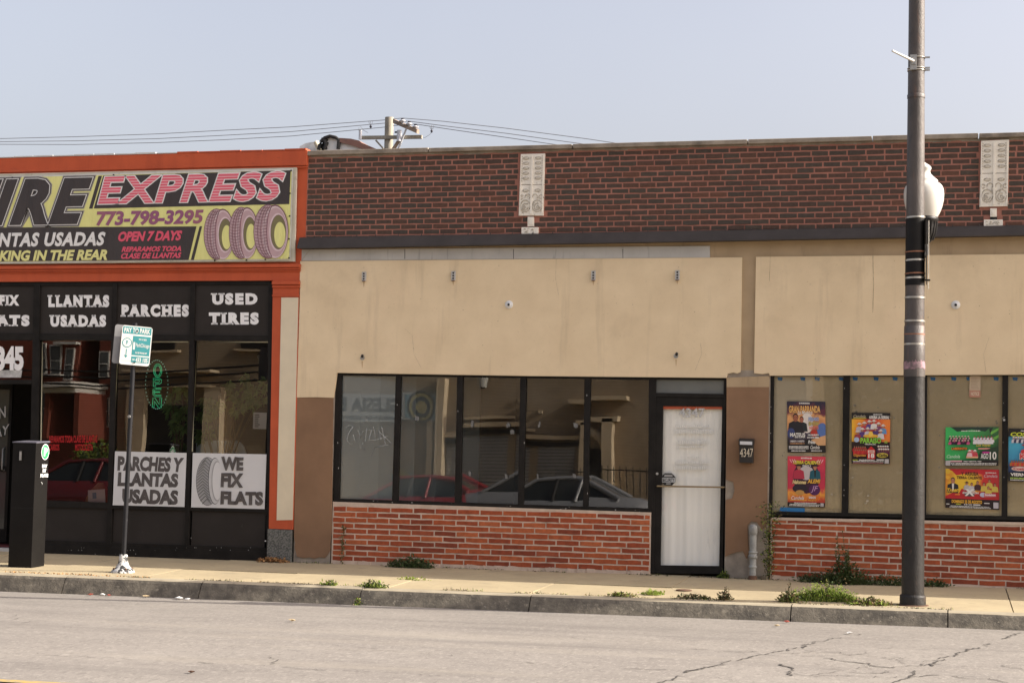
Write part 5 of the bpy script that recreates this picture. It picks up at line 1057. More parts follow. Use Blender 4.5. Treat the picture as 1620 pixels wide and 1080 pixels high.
mb = MB(); mb.lathe([(rp(345)+.0005, zp(345)), (rp(400)+.0005, zp(400)), (rp(452)+.0005, zp(452))], (pxx, YP, 0), M_poleb, 40)  # shadow of the side sign, painted round the pole as a black band
mb.build('painted_sign_shadow', LP)
mb = MB(); mb.lathe([(rp(598)+.004, zp(596)), (rp(570)+.004, zp(568)), (rp(515)+.004, zp(516)), (rp(515), zp(515.4))], (pxx, YP, 0), M_polu, 40); mb.build('sleeve', LP)
mb = MB(); n = 48; vs = []
for k in range(n+1):
    a = 2*pi*k/n; j = mnoise.noise((cos(a)*2.5, sin(a)*2.5, 3)); r = rp(580)+.006; vs += [(pxx+r*cos(a), YP+r*sin(a), zp(584+4*j)), (pxx+r*cos(a), YP+r*sin(a), zp(574-9*abs(mnoise.noise((cos(a)*4, sin(a)*4, 8)))))]
mb.mesh(vs, [(2*k, 2*k+2, 2*k+3, 2*k+1) for k in range(n)], M_pink, True); mb.build('paint_smear', LP)
mb = MB(); mb.lathe([(.134, zf-.03), (.134, zp(944)), (.130, zp(941)), (.116, zp(939.5))], (pxx, YP, 0), M_pole, 40); mb.build('base_collar', LP)
mb = MB()
for k in range(9): a = 2*pi*k/9; mb.tube([(pxx+.15*cos(a), YP+.15*sin(a), zf-.02), (pxx+.15*cos(a), YP+.15*sin(a), zf+.005)], .012, M_rust, 6)
mb.lathe([(.17, zf-.01), (.165, zf+.006), (.135, zf+.010)], (pxx, YP, 0), M_rust, 36); mb.build('base_plate', LP)
for v, m in ((344.5, M_strap), (399, M_strapr), (412, M_strap), (440, M_strap), (471, M_strap), (508, M_strap), (544.5, M_strap), (529, M_strapr), (433, M_strapr)):
    mb = MB(); r = rp(v)+.005; h = .010 if m is M_strap else .007; tl = rnd.uniform(-.004, .004); n = 40; vs = []
    for k in range(n): a = 2*pi*k/n; vs += [(pxx+r*cos(a), YP+r*sin(a), zp(v)-h+tl*cos(a)), (pxx+r*cos(a), YP+r*sin(a), zp(v)+h+tl*cos(a))]
    mb.mesh(vs, [(2*k, 2*((k+1) % n), 2*((k+1) % n)+1, 2*k+1) for k in range(n)], m, True); mb.build('strap', LP)
# flag holder bracket with its stub arm
mb = MB(); p = spot(1445.5, 102, YP); yb = YP-rp(100)
mb.box(p.x-.035, p.x+.033, yb-.03, yb+.03, zp(114), zp(90.5), M_galv); mb.box(p.x-.02, p.x+.02, yb-.045, yb-.03, zp(106), zp(95), M_galv)
a = Vector((p.x, yb-.04, zp(101))); b = spot(1411.5, 80.5, YP-.32); mb.tube([a, b], [.015, .012], flat('white_rod_paint', (.66, .66, .64)), 10)
for v in (92.5, 109, 112.5):
    r = rp(100)+.005; mb.tube([(pxx+r*cos(t), YP+r*sin(t), zp(v)) for t in [2*pi*k/24 for k in range(25)]], .006, M_strap, 6); mb.box(pxx+rp(100)-.01, pxx+rp(100)+.055, YP-.03, YP-.012, zp(v)-.008, zp(v)+.008, M_strap)
mb.build('flag_holder', LP)
# traffic sign seen edge-on behind the pole
mb = MB(); sx = pxx+rp(400)+.022; xx = spot(1465.5, 400, YP).x
mb.box(xx-.004, xx+.004, YP-.10, YP+.30, zp(446), zp(347), M_poleb); mb.build('side_sign', LP)
mb = MB(); xx2 = spot(1469, 400, YP).x; mb.tube([(xx2, YP-.02, zp(349)), (xx2, YP-.02, zp(457))], .005, M_strap, 6)
for v in (347.5, 443.5): mb.box(pxx+rp(400)-.01, xx2+.02, YP-.03, YP-.005, zp(v)-.008, zp(v)+.008, M_poleb)
mb.build('sign_bracket', LP)
# acorn lamp on its arm, on the pavement side of the pole
YL = -1.62; lc = spot(1461.5, 310, YL); zl = lambda v: spot(1461.5, v, YL).z
M_acorn = bpy.data.materials.new('white_acrylic_globe'); M_acorn.use_nodes = True; b_ = M_acorn.node_tree.nodes['Principled BSDF']; b_.inputs['Base Color'].default_value = (.60, .585, .54, 1); b_.inputs['Roughness'].default_value = .25; b_.inputs['Subsurface Weight'].default_value = .4; b_.inputs['Subsurface Radius'].default_value = (.2, .2, .2)
px1 = 1/144.4
def lr(u): return (u-1461.5)*px1
LA = MB(); prof = [(21, 344), (24.5, 338), (28, 329), (30.5, 318), (31.2, 308), (30.5, 300), (28.5, 295), (25, 291), (21.6, 289.5), (21.6, 286), (19, 283.5), (15, 280), (11.5, 276.5), (9.6, 273), (9.8, 270), (11.4, 267.5), (11, 264.5), (7.5, 261), (4, 259), (1.5, 257), (.2, 256)]
LA.lathe([(r*px1, zl(v)) for r, v in prof], (lc.x, YL, 0), M_acorn, 40)
lamp = LA.build('lamp_globe', LP)
M_cast = pm('black_cast_iron', (.012, .011, .011), (.018, .017, .016), spec=.25, rough=.45, bump=.3, bscale=60)
mb = MB(); mb.lathe([(21.5*px1, zl(344)), (22.5*px1, zl(345)), (22.5*px1, zl(350)), (21*px1, zl(351.5)), (20.5*px1, zl(358)), (18.5*px1, zl(370)), (14.5*px1, zl(380)), (9*px1, zl(385)), (7*px1, zl(388))], (lc.x, YL, 0), M_cast, 32)
for k in range(20): a = 2*pi*k/20; mb.tube([(lc.x+r*px1*cos(a), YL+r*px1*sin(a), zl(v)) for r, v in ((21.3, 352), (20.8, 358), (18.8, 370), (15, 380))], .006, M_cast, 5)
mb.build('lamp_fitter', LP)
mb = MB(); mb.lathe([(7*px1, zl(387)), (8.5*px1, zl(389)), (6*px1, zl(394)), (7*px1, zl(402)), (4*px1, zl(408))], (lc.x, YL, 0), M_cast, 16)
mb.tube([(lc.x, YL, zl(398)), (lc.x, YL-.2, zl(408)), (pxx+.01, YP+.25, zl(409)), (pxx, YP+.08, zl(400))], .025, M_cast, 10); mb.box(lc.x-.02, lc.x+.05, YL-.03, YL+.0, zl(404), zl(386), M_galv); mb.build('lamp_arm', LP)

# ================================================================ parking pay station
M_meter = pm('black_powder_coat', (.0095, .0085, .0080), (.0125, .0115, .0105), scale=3, spec=.12, rough=.5, bump=.05, bscale=120, stain=[((.05, .05, .05), 6, .68, .8, (6, 6, .4), .5)])
gp = walk(32, 896.5); ym = gp.y; mx0, mx1 = spot(12.5, 896, ym).x, spot(49.5, 897, ym).x; md_ = .30; zg = ground_z(gp.x, ym)
PS = thing('pay_station', 'black box-shaped pay-by-plate parking machine with a green P badge on its side', 'parking meter', ((mx0+mx1)/2, ym+md_/2, zg))
zt = spot(30, 699, ym).z
mb = MB(); mb.hexa([(mx0, ym, zt-.012), (mx1, ym, zt-.012), (mx1, ym, zg-.01), (mx0, ym, zg-.01), (mx0, ym+md_, zt), (mx1, ym+md_, zt), (mx1, ym+md_, zg-.01), (mx0, ym+md_, zg-.01)], M_meter); mb.build('cabinet', PS, .006)
mb = MB(); mb.hexa([(mx0-.008, ym-.008, zt+.004), (mx1+.008, ym-.008, zt+.004), (mx1+.008, ym-.008, zt-.010), (mx0-.008, ym-.008, zt-.010), (mx0-.008, ym+md_+.008, zt+.022), (mx1+.008, ym+md_+.008, zt+.022), (mx1+.008, ym+md_+.008, zt+.002), (mx0-.008, ym+md_+.008, zt+.002)], pm('grey_violet_top', (.12, .115, .14), (.09, .088, .11), rough=.5)); mb.build('top_plate', PS, .004)
mb = MB(); s_ = spot(33, 720, ym-.004); mb.box(s_.x-.022, s_.x+.022, ym-.008, ym+.002, s_.z-.085, s_.z+.075, M_black); mb.box(s_.x-.012, s_.x+.012, ym-.020, ym-.008, s_.z-.06, s_.z+.05, M_galv); mb.build('card_slot', PS)
mb = MB(); mb.box(mx0+.01, mx1-.01, ym-.002, ym+.001, zg+.72, zg+.724, M_hole); mb.build('seam', PS)
# side face (x = mx1): badge and lettering
xs1 = mx1+.003
def side(u, v):   # pixel to point on the side plane
    d = FW*FPX+RT*(u-810)-UP*(v-540); return EYE+d*((xs1-EYE.x)/d.x)
M_green = flat('meter_green', (.03, .30, .11)); c = side(66, 714.5); yc = ym+md_*.70
mb = MB(); R = .098
def disc(r, m, l): mb.face([(xs1+l, yc+r*.92*cos(2*pi*k/28), c.z+r*sin(2*pi*k/28)) for k in range(28)], m)
disc(R, M_white, .001); disc(R*.9, M_green, .002)
text(mb, 'P', [Vector((xs1+.003, yc-.035, c.z+.055)), Vector((xs1+.003, yc+.045, c.z+.055)), Vector((xs1+.003, yc+.045, c.z-.055)), Vector((xs1+.003, yc-.035, c.z-.055))], M_white, 0, off=.05)
mb.build('badge', PS)
mb = MB()
for i, t in enumerate(('PAY', 'BY', 'PLATE')):
    z0 = side(66, 737+i*7.4).z; hw = (.058, .042, .088)[i]; mb_q = [Vector((xs1+.001, yc-.0-hw, z0+.022)), Vector((xs1+.001, yc+hw, z0+.022)), Vector((xs1+.001, yc+hw, z0-.022)), Vector((xs1+.001, yc-hw, z0-.022))]; text(mb, t, mb_q, M_white, 0, off=.05)
mb.tube([(xs1, yc-.06, side(62, 765).z+.02), (xs1+.012, yc-.06, side(62, 765).z), (xs1, yc-.05, side(62, 765).z-.02)], .005, M_galv, 5); mb.build('side_lettering', PS)

# ================================================================ pay-to-park sign on its post
g2 = walk(194.5, 904.5); ysn = g2.y; zg = ground_z(g2.x, ysn)
SG = thing('parking_sign', 'pay to park sign on a black post with a chipped white flared base', 'sign', (g2.x, ysn, zg))
M_post = pm('black_sign_post', (.014, .015, .017), (.02, .02, .023), spec=.25, rough=.4, stain=[((.08, .08, .085), 14, .66, .74)])
top_ = spot(205.5, 511, ysn); mb = MB(); bt = Vector((spot(195.3, 880, ysn).x, ysn, zg+.02)); tp = Vector((bt.x+.04, ysn, top_.z)); mb.tube([bt, tp], .028, M_post, 14); q = bt.lerp(tp, .62); mb.tube([q+Vector((0, -.028, 0)), q+Vector((.0, -.045, 0))], .017, M_galv, 8); mb.build('post', SG)
M_chip = pm('chipped_white_black_paint', (.56, .56, .54), (.03, .03, .03), scale=16, detail=7, rough=.6, lo=.50, hi=.54, bump=.4, bscale=20)
mb = MB(); mb.lathe([(.140, -.01), (.140, .012), (.125, .03), (.085, .06), (.062, .10), (.052, .15), (.050, .20), (.042, .212), (.03, .212)], (bt.x, ysn, zg), M_chip, 28)
for k in range(4): a = pi/4+k*pi/2; mb.tube([(bt.x+.11*cos(a), ysn+.11*sin(a), zg+.03), (bt.x+.11*cos(a), ysn+.11*sin(a), zg+.055)], .014, M_rust, 6)
mb.build('base', SG)
ang = radians(27); ux = Vector((cos(ang), sin(ang), 0)); nrm = Vector((sin(ang), -cos(ang), 0)); tilt = radians(-3.2)
ctr = spot(207, 547, ysn); hw, hh = .178, .236
e1 = (ux*cos(tilt)+Vector((0, 0, 1))*sin(tilt)); e2 = (-ux*sin(tilt)+Vector((0, 0, 1))*cos(tilt))
ctr = Vector((tp.x+.022, ysn, ctr.z))+nrm*.034
def plate(mb, c, mat, th=.004, hw=hw, hh=hh, r=.03):
    pts = []
    for sx_, sz_, a0 in ((-1, 1, pi/2), (1, 1, 0), (1, -1, -pi/2), (-1, -1, -pi)):
        for k in range(6): a = a0+(pi/2)*(1-k/5); pts.append((sx_*(hw-r)+r*cos(a), sz_*(hh-r)+r*sin(a)))
    F = [c+e1*x+e2*z+nrm*th for x, z in pts]; B = [c+e1*x+e2*z for x, z in pts]; n = len(pts)
    mb.mesh(F+B, [tuple(range(n)), tuple(range(2*n-1, n-1, -1))]+[(i, (i+1) % n, n+(i+1) % n, n+i) for i in range(n)], mat)
M_swhite = flat('sign_white', (.72, .73, .70), .4); M_teal = flat('sign_teal', (.05, .27, .29), .4); M_sback = pm('bare_aluminium_back', (.30, .30, .30), (.24, .24, .245), scale=4, rough=.5, metal=.3)
mb = MB(); plate(mb, ctr, M_swhite)
def sp(u, v, l=.005): return ctr+e1*(-hw+2*hw*u)+e2*(hh-2*hh*v)+nrm*l
def sr(u0, v0, u1, v1, m, l=.0052): mb.face([sp(u0, v0, l), sp(u1, v0, l), sp(u1, v1, l), sp(u0, v1, l)], m)
def st(t, u0, v0, u1, v1, m, off=.03, l=.0062, shear=0):
    vs, fs = letters(t, off, shear); out, _ = fit(vs, [sp(u0, v0, l), sp(u1, v0, l), sp(u1, v1, l), sp(u0, v1, l)]); mb.mesh(out, fs, m)
sr(.03, .025, .97, .205, M_teal); st('PAY TO PARK', .07, .05, .93, .18, M_swhite); sr(.38, .25, .97, .745, M_teal); sr(.38, .775, .97, .93, M_teal)
st('433 105', .53, .80, .93, .915, M_swhite); st('ZONE', .41, .835, .50, .88, M_swhite); st('PAY AT BOX', .58, .31, .84, .355, M_swhite); st('ParkChicago', .50, .43, .95, .56, M_swhite, .01); sr(.41, .41, .47, .60, M_swhite, .0058); st('PAY BY PHONE APP', .50, .655, .88, .70, M_swhite)
for k in range(2):
    rr = (.058, .048)[k]; c_ = sp(.2, .44, .0055+.0004*k); mb.face([c_+e1*rr*cos(2*pi*i/24)+e2*rr*sin(2*pi*i/24) for i in range(24)], (M_teal, M_swhite)[k])
st('P', .165, .385, .235, .495, M_teal, .02, .0068); sr(.185, .60, .215, .78, M_teal); mb.face([sp(.13, .75, .0056), sp(.2, .83, .0056), sp(.27, .75, .0056), sp(.2, .775, .0056)], M_teal); sr(.04, .90, .36, .905, M_teal)
st('LOOK FOR', .07, .275, .30, .305, pm('sign_pale_teal', (.5, .62, .6)), 0)
for v in (.13, .93): c_ = sp(.5, v, .006); mb.tube([c_, c_+nrm*.006], .010, M_hole, 8)
mb.build('sign_plate', SG)
mb = MB(); cb = ctr-nrm*.075-ux*.088+Vector((0, 0, .012)); plate(mb, cb, M_sback); mb.build('sign_plate', SG, label='bare grey back of the second sign plate')

# ================================================================ behind the roofs: rooftop hood, utility pole and wires
M_wood = pm('grey_pole_wood', (.36, .33, .27), (.26, .235, .19), scale=6, rough=.9, stretch=(4, 4, .4), stain=[((.14, .12, .1), 6, .6, .75, (3, 3, .5), .7)]); M_arm = pm('tan_crossarm_wood', (.36, .27, .20), (.27, .20, .15), scale=6, rough=.9); M_porc = flat('white_porcelain', (.62, .63, .66), .3); M_pdark = flat('dark_insulator_base', (.03, .03, .045), .4)
YU = 30.0
def U(u, v, d=0): return spot(u, v, YU+d)
UPo = thing('utility_pole', 'grey wooden utility pole with two crossarms standing behind the brick shop', 'utility pole', (U(616, 186).x, YU, -.3)); px_ = U(616, 186).x
mb = MB(); mb.lathe([(.16, -.3), (.14, U(616, 186).z)], (px_, YU, 0), M_wood, 16); mb.build('pole', UPo)
mb = MB(); a, b = U(621.5, 191.5, -.3), U(659, 207.5, -.5); 
mb.hexa([a+Vector((0, 0, .07)), b+Vector((0, 0, .07)), b+Vector((0, 0, -.07)), a+Vector((0, 0, -.07))]+[p+Vector((.05, .13, z)) for p, z in ((a, .07), (b, .07), (b, -.07), (a, -.07))], M_arm); mb.build('crossarm', UPo)
mb = MB(); a, b = U(572, 217.6, -.2), U(667, 216.4, -.2); mb.hexa([a+Vector((0, 0, .055)), b+Vector((0, 0, .055)), b+Vector((0, 0, -.055)), a+Vector((0, 0, -.055))]+[p+Vector((0, .1, z)) for p, z in ((a, .055), (b, .055), (b, -.055), (a, -.055))], M_wood); mb.build('crossarm', UPo)
mb = MB(); mb.tube([U(594.5, 222, -.15), U(607, 236, -.15)], .03, M_wood, 6); mb.tube([U(634, 218, -.25), U(620, 240, -.2)], .06, M_arm, 6); mb.tube([U(643, 203, -.4), U(630, 236, -.2)], .035, M_porc, 6); mb.build('brace', UPo)
for (u, v) in ((637, 188), (647.5, 193), (657.5, 197.5)):
    mb = MB(); p = U(u, v+3.5, -.42); mb.lathe([(.02, -.10), (.05, -.03), (.11, -.01), (.10, .02), (.05, .04)], p, M_porc, 12); mb.lathe([(.05, .04), (.065, .055), (.03, .09)], p, M_pdark, 10); mb.build('insulator', UPo)
mb = MB(); p = U(570, 214, -.2); mb.tube([p+Vector((0, 0, -.14)), p+Vector((0, 0, .16))], .055, M_porc, 8); mb.build('insulator', UPo)
mb = MB(); p = U(631.5, 214, -.3); mb.tube([p+Vector((0, 0, -.2)), p+Vector((0, 0, .16))], .08, M_porc, 8); mb.tube([p+Vector((0, 0, .1)), p+Vector((-.15, 0, .1))], .03, M_pdark, 6); mb.build('cutout_switch', UPo)
M_wire = flat('grey_wire', (.17, .17, .18), .6)
def wire(pts, label, r=.011, d=0):
    mb = MB(); mb.tube([U(u, v, d) for u, v in pts], r, M_wire, 5, False); o = mb.build('overhead_wire'); tag(rebase(o, U(*pts[0], d)), label, 'wire', 'overhead wires at the utility pole')
wire([(-260, 229), (0, 219.5), (120, 216.5), (250, 212), (350, 206.5), (460, 201), (609, 190)], 'uppermost overhead wire running left from the utility pole', d=-.1)
wire([(-260, 232), (0, 224.3), (120, 223), (250, 219.5), (350, 214.5), (460, 208.5), (609, 195)], 'middle overhead wire running left from the utility pole', d=-.2)
wire([(-260, 235), (0, 228.5), (120, 228.8), (250, 225.8), (350, 221.5), (460, 215.5), (612, 201)], 'lowest overhead wire running left from the utility pole', d=-.3)
wire([(622, 188.5), (637, 187), (700, 192), (800, 203), (930, 220), (1050, 238)], 'uppermost overhead wire running right from the utility pole behind the parapet', d=-.42)
wire([(622, 193), (647, 192), (700, 199), (800, 211), (930, 229), (1000, 240)], 'middle overhead wire running right from the utility pole behind the parapet', d=-.43)
wire([(622, 199), (657, 196.5), (720, 206), (800, 217.5), (900, 232)], 'lowest overhead wire running right from the utility pole behind the parapet', d=-.44)
for (u, v) in ((586.5, 197), (683, 204)):
    mb = MB(); r_ = .008; mb.tube([U(u-3, v-5), U(u-2, v), U(u+2, v), U(u+3, v-5)], r_, M_wire, 4, False); mb.tube([U(u, v-6), U(u, v+4)], r_, M_wire, 4); p = U(u, v+3.5); mb.lathe([(.01, -.06), (.05, 0), (.01, .06)], p, M_pdark, 8); mb.build('wire_clamp', UPo)
mb = MB(); mb.tube([U(683, 208), U(680, 213), U(672, 218), U(666, 217)], .006, M_wire, 4, False); mb.tube([U(569, 211), U(567.5, 206), U(568, 202)], .006, M_wire, 4, False); mb.tube([U(570, 200), U(576, 207), U(582, 210)], .006, M_wire, 4, False); mb.build('jumper_wire', UPo)
# rooftop hood
YR = 9.0
def Rf(u, v, d=0): return spot(u, v, YR+d)
RH = thing('rooftop_hood', 'white rooftop hood with torn black edges and a brown sloping cover above the brick parapet', 'rooftop hood', (Rf(530, 240).x, YR, 4.75))
M_hw = pm('dirty_white_sheet', (.84, .83, .79), (.74, .73, .69), scale=2.2, rough=.7, stain=[((.2, .19, .18), 4, .64, .72)]); M_hb = flat('tar_black', (.03, .028, .027), .8); M_hbr = pm('brown_roll_roofing', (.25, .135, .105), (.20, .105, .082), scale=3, rough=.85, stain=[((.12, .07, .055), 5, .6, .75)])
mb = MB(); mb.prism([Rf(517, 219), Rf(524, 217.5), Rf(533, 219), Rf(548, 228), Rf(584, 236), Rf(600, 260), Rf(508, 260), Rf(509, 228)], 1.4, M_hw); mb.build('body', RH)
mb = MB()
for p in ([(504, 237), (506, 229), (509.5, 222), (515, 217.5)], [(515, 218), (522, 215.5), (531, 217.5), (536.5, 221.5), (535, 236)], [(507, 224), (513, 222), (516, 228), (513, 236)]): mb.tube([Rf(*a, -.04) for a in p], .035, M_hb, 6)
r_ = random.Random(3)
for k in range(16): p = Rf(r_.uniform(508, 519), r_.uniform(220, 236), -.02); s_ = r_.uniform(.015, .04); mb.slab([p+Vector((-s_, 0, s_)), p+Vector((s_, 0, s_*.5)), p+Vector((s_*.6, 0, -s_)), p+Vector((-s_*.8, 0, -s_*.7))], .01, M_hb)
mb.build('torn_edge', RH)
mb = MB(); mb.prism([Rf(536.5, 218.3, -.06), Rf(555, 219.5, -.06), Rf(568, 222.5, -.06), Rf(572, 226, -.06), Rf(596, 236, -.06), Rf(596, 244, -.06), Rf(578, 238, -.06), Rf(560, 231, -.06), Rf(537.5, 225, -.06)], 1.2, M_hbr); mb.build('sloping_cover', RH)
M_duct = pm('patched_grey_membrane', (.86, .86, .84), (.60, .60, .59), scale=5, rough=.8, lo=.4, hi=.6); mb = MB(); mb.prism([Rf(474, 232, .3), Rf(482, 227, .3), Rf(496, 224.5, .3), Rf(504, 227, .3), Rf(510, 244, .3), Rf(474, 246, .3)], .9, M_duct); mb.tube([Rf(499.5, 224.5, .2), Rf(506, 238, .2)], .05, M_cream, 6); mb.build('membrane_box', RH)
# ================================================================ weeds, leaves and litter
M_wd = pm('dark_weed_leaf', None, scale=30, rough=.6, transl=.35, island=[(.050, .085, .022), (.062, .10, .028), (.040, .070, .02), (.075, .105, .034), (.055, .075, .026)])
M_wl = pm('bright_grass_blade', None, scale=30, rough=.6, transl=.5, island=[(.29, .40, .06), (.35, .45, .075), (.23, .34, .05), (.38, .42, .12), (.31, .37, .09)])
M_wdry = pm('dry_stalk', None, scale=30, rough=.8, island=[(.20, .16, .075), (.15, .12, .06), (.24, .17, .08), (.13, .12, .05), (.17, .10, .05)])
def blade(mb, p, d, L, w_, mat, droop=.4):
    d = d.normalized(); s_ = d.cross(Vector((0, 0, 1))); s_ = (s_.normalized() if s_.length > .05 else Vector((1, 0, 0)))*w_
    m = p+d*L*.5; t = p+d*L+Vector((0, 0, -droop*L*.5)); mb.face([p-s_*.6, p+s_*.6, m+s_, m-s_], mat); mb.face([m-s_, m+s_, t], mat)
def leaf(mb, p, d, L, w_, mat):
    d = d.normalized(); s_ = d.cross(Vector((rnd.uniform(-1, 1), rnd.uniform(-1, 1), rnd.uniform(-.3, 1)))); s_ = s_.normalized()*w_; mb.face([p, p+d*L*.5+s_, p+d*L, p+d*L*.5-s_], mat)
def weed(c, wx, wy, h, n, label, mats=(M_wd,), grass=.5, stalks=0, sh=.3, lw=.018, dry=.06, group='weeds in the pavement cracks', cat='weed'):
    mb = MB(); cx_, cy_ = c
    for k in range(n):
        a = rnd.random()*2*pi; r = sqrt(rnd.random())*(.55+.45*mnoise.noise((cos(a)*1.7+cx_, sin(a)*1.7, 2))+.25); x = cx_+wx*r*cos(a); y = min(-.03, cy_+wy*r*sin(a)); fall = max(.1, 1-r*.85)
        p = Vector((x, y, ground_z(x, y)+.002)); m = M_wdry if rnd.random() < dry else rnd.choice(mats)
        if rnd.random() < grass: blade(mb, p, Vector((rnd.gauss(0, .5), rnd.gauss(0, .4), 1)), h*fall*rnd.uniform(.5, 1.1), .004*rnd.uniform(.6, 1.5), m, .5)
        else:
            zz = rnd.random()*h*fall; leaf(mb, p+Vector((rnd.uniform(-.03, .03), rnd.uniform(-.03, .03), zz)), Vector((rnd.gauss(0, 1), rnd.gauss(0, .7), rnd.gauss(.3, .5))), lw*rnd.uniform(1.2, 3), lw*rnd.uniform(.35, .6), m)
    for k in range(stalks):
        x = cx_+rnd.uniform(-.25, .25)*wx; y = min(-.03, cy_+rnd.uniform(-.2, .2)*wy); p = Vector((x, y, ground_z(x, y))); lean = Vector((rnd.gauss(0, .16), rnd.gauss(0, .1), 1)).normalized(); H_ = sh*rnd.uniform(.6, 1.05); e = p+lean*H_
        mb.tube([p, p.lerp(e, .5)+Vector((.01, 0, 0)), e], [.004, .003, .0015], M_wdry if dry > .2 else M_wd, 4)
        for q in range(int(26*H_/.3)):
            t = rnd.random(); o = p.lerp(e, t); d = Vector((rnd.gauss(0, 1), rnd.gauss(0, 1), rnd.gauss(.5, .4)))
            leaf(mb, o, d, (.07*(1-t)+.022)*rnd.uniform(.6, 1.2), .006+.006*(1-t), M_wdry if t > .6 and rnd.random() < .5 else rnd.choice(mats))
    o = mb.build('weed_clump'); tag(rebase(o, (cx_, cy_, ground_z(cx_, cy_))), label, cat, group)
def wp(u, v): p = walk(u, v); return (p.x, p.y)
weed((spot(655, 893).x, -.13), .36, .12, .17, 1100, 'low dark green weed mound against the brick wall under the reflecting window', grass=.25)
weed((spot(1338, 915).x, -.20), .34, .15, .34, 1300, 'large dark weed with tall seed stalks at the brick wall below the posters', grass=.45, stalks=9, sh=.62, dry=.12)
weed((spot(1300, 918).x, -.12), .40, .10, .13, 800, 'low spreading weeds left of the tall seeded weed at the wall', grass=.3)
weed((spot(1405, 921).x, -.14), .42, .11, .13, 800, 'low spreading weeds between the tall seeded weed and the lamp post', grass=.3)
weed((spot(1478, 924).x, -.12), .2, .08, .10, 320, 'small dark weeds at the wall just right of the lamp post', grass=.3)
weed((spot(1147, 910).x, -.05), .075, .05, .17, 260, 'fine grassy tuft at the corner of the white curtained door', (M_wd, M_wl), grass=.9)
weed(wp(1305, 950), .46, .15, .24, 3800, 'bright green grass clump on the kerb left of the lamp post', (M_wl, M_wl, M_wl, M_wd), grass=.7, stalks=3, sh=.24, dry=.06, lw=.013)
weed(wp(1375, 957), .28, .08, .09, 900, 'thin trailing grass reaching from the bright clump towards the lamp post', (M_wl, M_wdry), grass=.5, dry=.2)
weed(wp(1246, 952), .14, .07, .13, 400, 'brownish weeds with an upright stalk at the left end of the bright grass clump', (M_wdry, M_wl, M_wd), grass=.4, stalks=3, sh=.22, dry=.4)
weed(wp(521, 926), .11, .05, .07, 260, 'small green tuft on the kerb left of the kerb joint', (M_wl, M_wd), grass=.6)
weed(wp(590, 929), .17, .06, .10, 420, 'dark green tuft growing above the kerb joint', (M_wd, M_wl), grass=.55, stalks=3, sh=.12)
weed(wp(983, 943), .17, .035, .05, 300, 'flat strip of greenery on the kerb right of the kerb shadow', (M_wl, M_wdry), grass=.4, dry=.2)
weed(wp(1033, 940), .15, .085, .11, 340, 'sparse pale grass on the sidewalk in front of the white door', (M_wl,), grass=.95)
weed(wp(1100, 947), .22, .03, .05, 340, 'dark creeping weeds along the kerb in front of the white door', (M_wd, M_wdry), grass=.3, dry=.25)
weed(wp(1147, 949), .07, .04, .12, 200, 'upright dark weed on the kerb in front of the standpipe', (M_wd, M_wdry), grass=.3, stalks=5, sh=.15, dry=.35)
weed(wp(650, 917), .2, .015, .03, 90, 'thin line of moss in the pavement joint before the reflecting window', (M_wl,), grass=.3)
weed(wp(1310, 922), .12, .02, .04, 90, 'small weeds in the pavement joint behind the bright grass clump', (M_wd,), grass=.4)
p = spot(568, 950, -2.82)
mb = MB()
for k in range(90): leaf(mb, p+Vector((rnd.uniform(-.03, .03), -.03+rnd.uniform(-.03, .01), rnd.uniform(-.07, .04))), Vector((rnd.gauss(0, 1), -abs(rnd.gauss(0, 1)), rnd.gauss(0, .6))), .035, .010, rnd.choice((M_wd, M_wl, M_wdry)))
tag(rebase(mb.build('weed_clump'), p), 'little weed sprouting from the open kerb joint at the gutter', 'weed', 'weeds in the pavement cracks')
mb = MB(); r5 = random.Random(21)
M_soil = pm('dry_soil', None, scale=40, rough=1, island=[(.10, .08, .05), (.14, .11, .07), (.07, .055, .035), (.18, .14, .09)])
for k in range(2600):
    if r5.random() < .6: u = r5.uniform(0, 1620); x = walk(u, 935).x; y = -2.567+r5.gauss(0, .012)
    else: x = r5.uniform(-8.2, 1.0); y = -.02-abs(r5.gauss(0, .03))
    if mnoise.noise((x*1.3, y*.4, 7)) < -.02: continue
    z = ground_z(x, y); q = r5.random()
    if q < .55: q_ = r5.uniform(.004, .014); c = Vector((x, y, z+.004)); mb.face([c+Vector((q_*cos(a), q_*sin(a), r5.uniform(0, q_))) for a in (0, 1.3, 2.5, 3.8, 5)], M_soil)
    elif q < .85: blade(mb, Vector((x, y, z)), Vector((r5.gauss(0, .6), r5.gauss(0, .5), 1)), r5.uniform(.015, .06), .003, r5.choice((M_wd, M_wdry, M_wl)))
    else: leaf(mb, Vector((x, y, z+.006)), Vector((r5.gauss(0, 1), r5.gauss(0, 1), r5.gauss(.1, .3))), r5.uniform(.015, .04), .008, r5.choice((M_wd, M_wdry)))
o = mb.build('ground_cover'); o['kind'] = 'stuff'; tag(o, 'crumbs of soil and tiny seedlings in the kerb joint and along the wall foot', 'ground cover')
